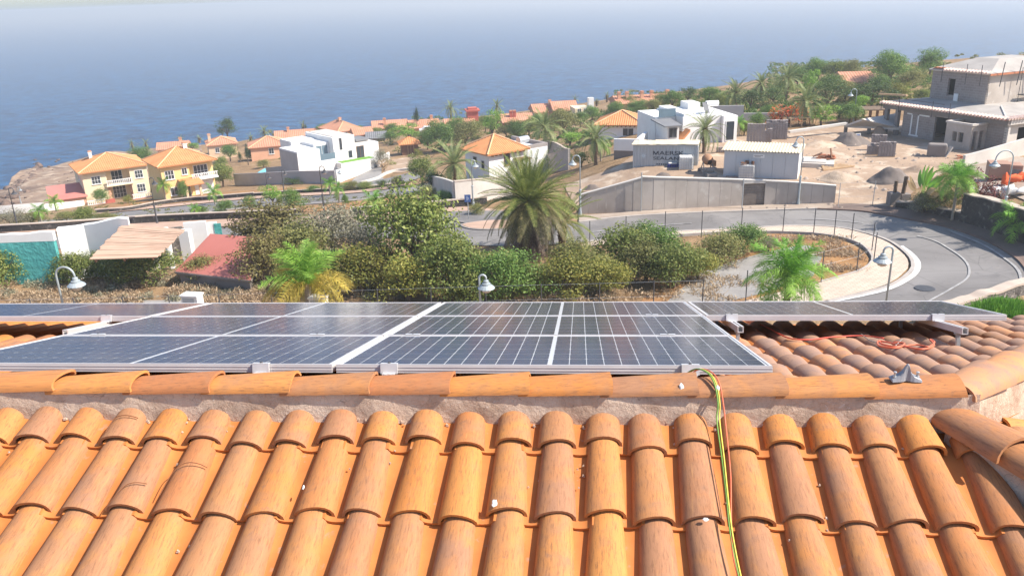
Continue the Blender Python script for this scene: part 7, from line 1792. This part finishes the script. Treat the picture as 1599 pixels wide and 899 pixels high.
FT = [ # kind, u, vb, vt, width, label, category
 ('green',224,262,232,34,'round green tree between the two yellow houses','tree'),
 ('mango',233,256,246,22,'low green bush behind the left yellow house','bush'),
 ('dark',357,222,184,28,'dark feathery tree standing alone before the sea','tree'),
 ('dark',348,214,200,16,'small dark tree at the left foot of the feathery sea tree','tree'),
 ('bright',300,238,224,22,'bright tree behind the right yellow house','tree'),
 ('green',360,252,228,24,'green tree left of the cypress row','tree'),
 ('mango',349,292,258,34,'dense green bush right of the right yellow house','bush'),
 ('green',160,318,296,22,'round green bush in front of the left yellow house','bush'),
 ('yellow',201,318,306,14,'yellow green bush at the door of the left yellow house','bush'),
 ('olive',247,306,290,18,'bush at the wall of the right yellow house','bush'),
 ('green',288,312,284,16,'shrub against the facade of the right yellow house','bush'),
 ('grey',20,356,328,56,'grey green shrub above the white wall at the left edge','bush'),
 ('olive',50,352,332,40,'olive shrub above the white wall','bush'),
 ('mango',132,350,326,36,'green bush above the white wall, below the left yellow house','bush'),
 ('olive',105,346,330,30,'low olive bush on the bank left of its green neighbour','bush'),
 ('olive',165,348,332,28,'loose olive bush on the bank above the plank roof','bush'),
 ('green',312,336,322,26,'low green bush on the dry strip near the leaning lamp','bush'),
 ('green',352,330,314,26,'round bush on the strip, right of the kerb palm','bush'),
 ('green',391,330,308,22,'small green tree on the strip at the kerb stone','tree'),
 ('olive',280,345,336,24,'low bush beside the leaning lamp foot','bush'),
 ('bright',427,322,293,32,'small umbrella shaped green tree on the dry strip','tree'),
 ('green',459,334,298,32,'small open tree with several stems right of the umbrella tree','tree'),
 ('mango',438,322,308,10,'thin sapling under the umbrella tree','bush'),
 ('green',540,322,304,10,'tiny shrub beside the upper road','bush'),
 ('dark',458,288,278,30,'dark hedge bush at the grey garden wall','bush'),
 ('green',490,300,290,22,'low green bush on the strip below the grey wall','bush'),
 ('olive',548,298,284,24,'agave like bush below the white villa','bush'),
 ('mango',572,296,284,24,'green bush on the strip left of the side turning','bush'),
 ('dark',596,296,280,20,'dark spiky bush on the strip, further right','bush'),
 ('olive',622,292,276,20,'dark olive bush at the right end of the strip','bush'),
 ('grey',597,262,234,26,'pale dry bush at the bend of the white garden wall','bush'),
 ('dry',600,266,250,22,'straw coloured bush below the pale dry bush','bush'),
 ('yellow',653,246,234,12,'yellow bush beside the wooden hut','bush'),
 ('bright',638,222,198,44,'bright green tree left of the large cypress','tree'),
 ('green',610,222,206,24,'green bush beside the slate roofed shed','bush'),
 ('green',506,214,196,30,'green tree behind the white villa','tree'),
 ('olive',527,218,200,20,'olive tree left of the pale terracotta house','tree'),
 ('green',566,214,198,18,'round dark tree in front of the pale terracotta house','tree'),
 ('green',690,238,194,48,'wide green tree left of the tiled villa','tree'),
 ('olive',728,232,192,44,'dull green tree behind the tiled villa roof','tree'),
 ('green',668,234,206,26,'green tree beside the large cypress','tree'),
 ('mango',660,290,248,40,'dark leafy hedge tree at the lower left of the villa palm','tree'),
 ('dark',676,300,266,40,'dark hanging creeper bush over the lot wall','bush'),
 ('bright',770,216,178,32,'bright green tree below the right slim palm','tree'),
 ('mango',758,206,182,18,'slender green tree left of the bright one','tree'),
 ('green',806,222,190,30,'green tree left of the tall villa palm','tree'),
 ('mango',826,214,188,28,'green tree behind the tall villa palm','tree'),
 ('olive',880,214,172,42,'loose grey green tree right of the tall villa palm','tree'),
 ('green',906,200,176,26,'green tree behind the broad date palm','tree'),
 ('bright',890,228,208,36,'bright low tree right of the tall villa palm','tree'),
 ('dark',880,262,236,36,'dark bush behind the grey yard wall','bush'),
 ('dark',908,262,236,30,'dark bush beside the grey yard wall','bush'),
 ('green',960,188,162,30,'green tree left of the orange pavilion roof','tree'),
 ('green',995,178,158,34,'green tree above the orange pavilion roof','tree'),
 ('olive',1020,176,156,26,'olive tree below the long pink house','tree'),
 ('green',1050,172,144,34,'tree in front of the long pink house','tree'),
 ('dark',1074,164,136,30,'dark tree right of the long pink house','tree'),
 ('green',1106,164,138,36,'green tree left of the skirted palm','tree'),
 ('mango',1126,170,148,24,'green bush at the foot of the skirted palm','bush'),
 ('dark',1172,176,140,40,'dark tree below the dark palm','tree'),
 ('dark',1206,166,136,36,'dark tree between the dark palm and the tallest palm','tree'),
 ('green',1244,138,108,28,'tree right of the tallest hillside palm','tree'),
 ('green',1276,130,96,40,'green tree on the skyline, right of the palms','tree'),
 ('bright',1268,156,116,24,'light green tree on the slope under the skyline trees','tree'),
 ('dark',1258,130,104,20,'dark tree on the skyline beside its lighter neighbour','tree'),
 ('mango',1306,128,98,36,'second round tree on the skyline','tree'),
 ('olive',1330,128,96,24,'thin tree on the skyline left of the big round one','tree'),
 ('dark',1292,170,128,52,'wide dull tree on the slope below the skyline','tree'),
 ('olive',1318,160,128,40,'olive tree on the slope left of the red far roof','tree'),
 ('green',1388,134,87,56,'big round tree on the skyline near the building site house','tree'),
 ('dark',1362,166,130,60,'broad dark bush below the big skyline tree','bush'),
 ('dark',1336,162,138,36,'dark bush left of the broad one','bush'),
 ('green',1450,122,82,40,'loose tree rising left of the unfinished house','tree'),
 ('olive',1420,142,112,36,'olive bush between the skyline tree and the unfinished house','bush'),
 ('yellow',1404,156,132,36,'yellow green bush in front of the unfinished house','bush'),
 ('bright',1412,150,138,26,'bright green bush near the unfinished house roof','bush'),
 ('mango',1440,160,140,26,'green bush touching the corner of the unfinished house','bush'),
 ('green',1326,192,164,40,'green bush row right of the flame tree','bush'),
 ('bright',1282,196,168,40,'bright green bush below the broad hillside palm','bush'),
 ('bright',1350,166,150,30,'banana like green bush above the wood terrace','bush'),
 ('flame',1232,194,168,48,'flame tree with orange red blossom left of the palms','tree'),
 ('flame',1212,196,176,28,'low branch of orange blossom beside the white site villa','bush'),
 ('flame',1252,186,166,26,'orange flowering bush right of the flame tree','bush'),
 ('green',1182,200,178,26,'green bush right of the white site villa','bush'),
 ('mango',1162,212,190,26,'green bush at the block stacks','bush'),
 ('red',1522,330,272,56,'dark red leaved shrub left of the dark stone wall','bush'),
 ('olive',1462,330,296,60,'dry olive bush below the corner palm','bush'),
 ('grey',1440,334,306,44,'grey dry bush on the corner wall','bush'),
 ('bright',1496,300,256,26,'bright green bush behind the corner palm','bush'),
 ('green',545,214,200,26,'green tree at the foot of the pale roofed terracotta house','tree'),
 ('mango',590,214,200,22,'round green tree before the long low terracotta house','tree'),
 ('green',612,210,194,24,'green tree left of the short cypress','tree'),
 ('olive',672,222,200,30,'olive green tree right of the tall cypress','tree'),
 ('green',712,214,186,30,'green tree under the red tower','tree'),
 ('mango',742,212,190,26,'green tree at the right foot of the red tower','tree'),
 ('olive',790,216,196,26,'olive tree in front of the low house with chimneys','tree'),
 ('green',838,202,180,26,'green tree in front of the house with the white chimney','tree'),
 ('bright',866,204,184,24,'light green tree in front of the deep orange roof','tree'),
 ('green',925,190,168,26,'green tree in front of the flat cream house block','tree'),
 ('green',980,174,152,26,'green tree at the left end of the long pink house','tree'),
 ('mango',1034,168,148,24,'round green tree at the right end of the long pink house','tree'),
 ('green',394,250,232,18,'green bush between the two peach houses and the cypresses','bush'),
 ('mango',345,262,246,20,'green bush behind the garage of the right yellow house','bush'),
 ('olive',412,262,250,18,'olive bush in front of the salmon house','bush'),
 ('green',1300,150,120,34,'green tree left of the far red roof','tree'),
 ('bright',1342,172,152,26,'bright green tree below the far red roof','tree'),
 ('green',1372,150,120,34,'green tree right of the far red roof','tree'),
 ('mango',1226,150,126,28,'green tree behind the tallest hillside palm','tree'),
 ('green',1200,188,166,28,'green tree left of the flame tree','tree'),
 ('dark',1310,184,160,38,'dark green bush row above the yard','bush'),
 ('olive',745,336,318,22,'olive shrub left of the big palm beside the blue road sign','bush'),
 ('green',700,318,300,40,'scrubby bush under the lot wall','bush'),
 ('olive',668,310,292,28,'dull bush left of the lot wall','bush'),
]
for k_, u, vb, vt, wd, lab, ct in FT:
    tree('bush' if ct == 'bush' else 'broadleaf_tree', k_, u, vb, vt, wd, lab, ct, 'trees and bushes around the far houses', low=.02 if ct == 'bush' else .15)
CYP = crown_mesh('crown', 77, 1700, .10, 90, .26, M['leaf_cypress'], 1., .1)
def cypress(u, vb, vt, wd, lab):
    p = hit(u, vb); D = float((p-CAM)@FWD); H = (vb-vt)*D/FPX; W2 = wd*D/FPX
    t = thing('cypress', lab, 'cypress', p, rv.uniform(0, 6), 'cypress trees')
    mb = MB(); mb.tube([(0,0,-.2), (0,0,H*.5)], [.12, .05], 6); mb.build('trunk', M['bark'], t)
    me = CYP.copy(); co = np.empty(len(me.vertices)*3, np.float32); me.vertices.foreach_get('co', co); co = co.reshape(-1, 3)
    z = np.clip((co[:, 2]+1)/2, 0, 1); tap = np.where(z < .3, .75+.25*z/.3, 1-.80*((z-.3)/.7)**1.4); co[:, :2] *= tap[:, None]*.9
    me.vertices.foreach_set('co', co.ravel()); me.update()
    link('crown', me, t, (0, 0, H*.52), (0, 0, 0), (W2*.66, W2*.66, H*.52))
for a in [(652,206,165,13,'tallest slim cypress before the long terracotta house'),(629,200,183,9,'short cypress left of the tallest one'),(388,258,222,8,'cypress at the left corner of the peach house'),(376,256,236,9,'dark cypress left of the peach house'),
          (425,244,216,8,'cypress at the right corner of the peach house'),(456,220,208,7,'cypress peeping over the white villa roof'),(492,214,202,5,'small cypress behind the white villa'),(478,204,194,6,'tiny cypress before the sea above the white villa')]: cypress(*a)
# ------------------------------------------------------------------ street lamps, signs, fences, small things
def lamp(base, H, side, label, yaw=0., dark=False, scale=1., group='street lamps', arm=.62):
    """pole with a crook at the top and a bell shade hanging from it"""
    t = thing('street_lamp', label, 'street lamp', base, yaw, group); m = M['dark_metal'] if dark else M['lamp_grey']; s = scale
    R_ = arm*.5*s; zc = H-R_
    mb = MB(); mb.tube([(0,0,-.3), (0,0,H*.42)], .085*s, 10); mb.lathe([(.11*s, H*.42), (.11*s, H*.42+.06), (.06*s, H*.42+.1)], 10); mb.lathe([(.15*s, 0), (.15*s, .06), (.10*s, .5)], 10); mb.build('pole', m, t, smooth=False)
    mb = MB(); pts = [(0, 0, H*.42), (0, 0, zc)]+[(side*(R_-R_*math.cos(a)), 0, zc+R_*math.sin(a)) for a in np.linspace(0, PI, 13)[1:]]+[(side*2*R_, 0, zc-.10*s)]
    mb.tube(pts, .042*s, 8); mb.build('arm', m, t, smooth=True)
    c = (side*2*R_, 0, zc-.10*s)
    mb = MB(); mb.lathe([(.06, .02), (.10, -.02), (.11, -.10), (.16, -.115), (.17, -.17), (.24, -.19), (.30, -.27), (.31, -.29), (.0, -.26)] if False else [(.05*s, .03*s), (.10*s, -.0), (.11*s, -.10*s), (.17*s, -.115*s), (.17*s, -.18*s), (.23*s, -.20*s), (.33*s, -.29*s), (.34*s, -.315*s)], 16, c); mb.build('lamp_shade', m, t, smooth=False)
    mb = MB(); mb.lathe([(.19*s, -.316*s), (.20*s, -.37*s), (.16*s, -.46*s), (.06*s, -.50*s)], 12, c); mb.build('globe', M['lamp_globe'], t, smooth=True)
    return t
def lamp_px(u, v, D, vtop, side, label, **k):
    p = at_D(u, v, D); z0 = h1(p[0], p[1]); zt = at_D(u, vtop, D)[2]
    # keep the pole under the photo point: it stands plumb
    return lamp((p[0], p[1], z0), float(zt-z0), side, label, **k)
lamp_px(97, 470, 31.5, 411, 1, 'pale grey street lamp at the lower left, hooked to the right', arm=.70, scale=1.0)
lamp_px(750, 472, 31.5, 424, 1, 'street lamp in the middle with its shade close to the pole', arm=.26, scale=1.)
lamp_px(1384, 470, 31.5, 375, -1, 'street lamp in front of the bend, hooked to the left', arm=.36, scale=1.)
def lamp_gr(u, v, vtop, side, label, arm=.6, **k):
    p = hit(u, v); D = float((p-CAM)@FWD); zt = at_D(u, vtop, D)[2]; return lamp((p[0], p[1], p[2]), float(zt-p[2]), side, label, arm=arm, **k)
lamp_gr(1246, 321, 207, -1, 'tall street lamp before the right part of the retaining wall')
lamp_gr(906, 336, 236, -1, 'street lamp at the left end of the retaining wall')
lamp_gr(739, 321, 245, 1, 'street lamp behind the blue road sign left of the big palm', arm=.35)
lamp_gr(1562, 360, 226, -1, 'street lamp in front of the dark stone wall at the right', arm=1.15)
lamp_gr(1333, 190, 137, -1, 'distant street lamp among the hillside bushes', arm=.7)
for u, v, vt, lab in ((246, 350, 272, 'dark lamp post before the yellow houses'), (507, 336, 254, 'dark lamp post in front of the white villa'), (29, 359, 288, 'dark lamp post at the left edge above the white wall'),
    (444, 304, 262, 'dark lamp post at the long grey garden wall'), (418, 296, 270, 'thin short lamp post left of the one at the grey garden wall'), (529, 316, 258, 'thin grey lamp post at the corner of the white garden wall'), (33, 318, 290, 'thin pale post by the white picket fence')):
    lamp_gr(u, v, vt, 1, lab, arm=.5, dark='pale' not in lab and 'grey lamp' not in lab, scale=.9)
# parking sign
t, k = site('road_sign', 732, 345, 'small blue road sign on a thin post left of the big palm', 'sign', 0)
mb = MB(); mb.tube([(0, 0, -.2), (0, 0, 2.2)], .035, 8); mb.build('post', M['galvanised'], t)
mb = MB(); mb.box(-.25, -.05, 1.6, .25, -.02, 2.2); pl = mb.build('sign_plate', M['blue_paint'], t)
W_('sign_mark', (.30,.36,.50), c2=(.26,.31,.45), scale=4., rough=.6, bmp=0)
mb = MB(); mb.box(-.10, -.054, 1.72, .02, -.0505, 2.08); mb.box(.021, -.054, 1.80, .12, -.0505, 1.98); mb.build('sign_mark', M['sign_mark'], pl)
# manhole cover in the bend
p = hit(1444, 452); t = thing('manhole_cover', 'round dark manhole cover in the road of the bend', 'manhole cover', p+np.array([0, 0, .075])); mb = MB(); mb.lathe([(.55, -.03), (.55, .012), (.50, .016)], 20); mb.build('rim', M['dark_metal'], t); mb = MB(); mb.lathe([(.47, .0), (.47, .02), (.1, .024)], 20); mb.build('lid', M['dark_metal'], t)
# wire fence round the lot
def fence(label, posts, D=None, hgt_=2.0, name='wire_fence'):
    P = [(at_D(u, v, D) if D else hit(u, v)) for u, v in posts]; t = thing(name, label, 'fence'); tops = []
    for p in P:
        z = h1(p[0], p[1]); mb = MB(); mb.tube([(p[0], p[1], z-.3), (p[0], p[1], z+hgt_)], .032, 6); mb.build('post', M['dark_metal'], t); tops.append((p[0], p[1], z))
    mb = MB()
    for a, b in zip(tops[:-1], tops[1:]):
        for h in (.15, hgt_*.55, hgt_-.06): mb.tube([(a[0], a[1], a[2]+h), (b[0], b[1], b[2]+h)], .0055, 3, cap=False)
    mb.build('wire', M['galvanised'], t); return t
fence('wire fence of thin dark posts along the near edge of the lot', [(-30,484),(50,483),(118,484),(195,485),(267,485),(345,485),(427,486),(510,487),(592,488),(675,489),(760,490),(846,490),(936,490),(1020,489),(1096,487)], 44.5)
fence('wire fence of thin dark posts round the outside of the bend lot', [(1164,474),(1224,458),(1282,441),(1337,427),(1364,410),(1361,393),(1329,376),(1302,371),(1270,367),(1222,365),(1157,366),(1095,371),(1038,372),(977,380),(921,388),(820,392),(712,392)], None)
t, k = site('site_fence', 1362, 322, 'light temporary mesh fence post at the yard entrance', 'fence', 0); mb = MB(); mb.tube([(0,0,-.1), (.05,0,2.0)], .03, 6); mb.build('post', M['galvanised'], t); mb = MB(); mb.tube([(-2.6,.2,0), (-2.6,.2,1.9)], .025, 6); mb.build('post', M['galvanised'], t); mb = MB()
for z in (.2, .8, 1.4, 1.9): mb.tube([(-2.6,.2,z), (.05,0,z)], .006, 3)
mb.build('wire', M['galvanised'], t)
for u, v, lab in ((1000, 331, 'thin galvanised post at the highest corner of the retaining wall'), (1157, 326, 'thin galvanised post left of the plank gate')):
    p = hit(u, v); t = thing('fence_post', lab, 'post', p-np.array([0, .25, 0])); mb = MB(); mb.tube([(0,0,-.2), (0,0,3.3 if u < 1100 else 2.5)], .045, 7); mb.build('post', M['galvanised'], t)
# service cabinets by the near street
for u, v, wd, lab in ((300, 484, .80, 'white service cabinet left of the golden palm'), (497, 487, .72, 'white service cabinet behind the golden palm trunk')):
    p = at_D(u, v, 36.); z = h1(p[0], p[1]); H = float(at_D(u, 457 if u < 400 else 461, 36.)[2]-z)
    t = thing('service_cabinet', lab, 'cabinet', (p[0]-wd/2, p[1], z), math.radians(-14)); mb = MB(); mb.box(0, 0, -.2, wd, .45, H-.07); mb.build('body', M['white_wall'], t); mb = MB(); mb.box(-.04, -.05, H-.068, wd+.04, .5, H); mb.build('lid', M['white_wall'], t); mb = MB(); mb.box(.07, -.015, H*.45, wd-.14, -.001, H-.13); mb.build('door', M['container_grey'], t)
# ------------------------------------------------------------------ haze over the sea
hz = bpy.data.materials.new('haze'); hz.use_nodes = True; n_ = hz.node_tree; n_.nodes.clear()
pv = n_.nodes.new('ShaderNodeVolumePrincipled'); pv.inputs['Color'].default_value = (.93, .97, 1., 1); pv.inputs['Density'].default_value = HAZE; pv.inputs['Anisotropy'].default_value = .25
oo = n_.nodes.new('ShaderNodeOutputMaterial'); n_.links.new(pv.outputs[0], oo.inputs['Volume'])
mb = MB(); B2 = 46000; mb.box(-B2, -1200, SEA_Z-1.0, B2, B2, 21.0); tag(mb.build('haze', hz), kind='stuff', label='thin pale sea haze', cat='haze')
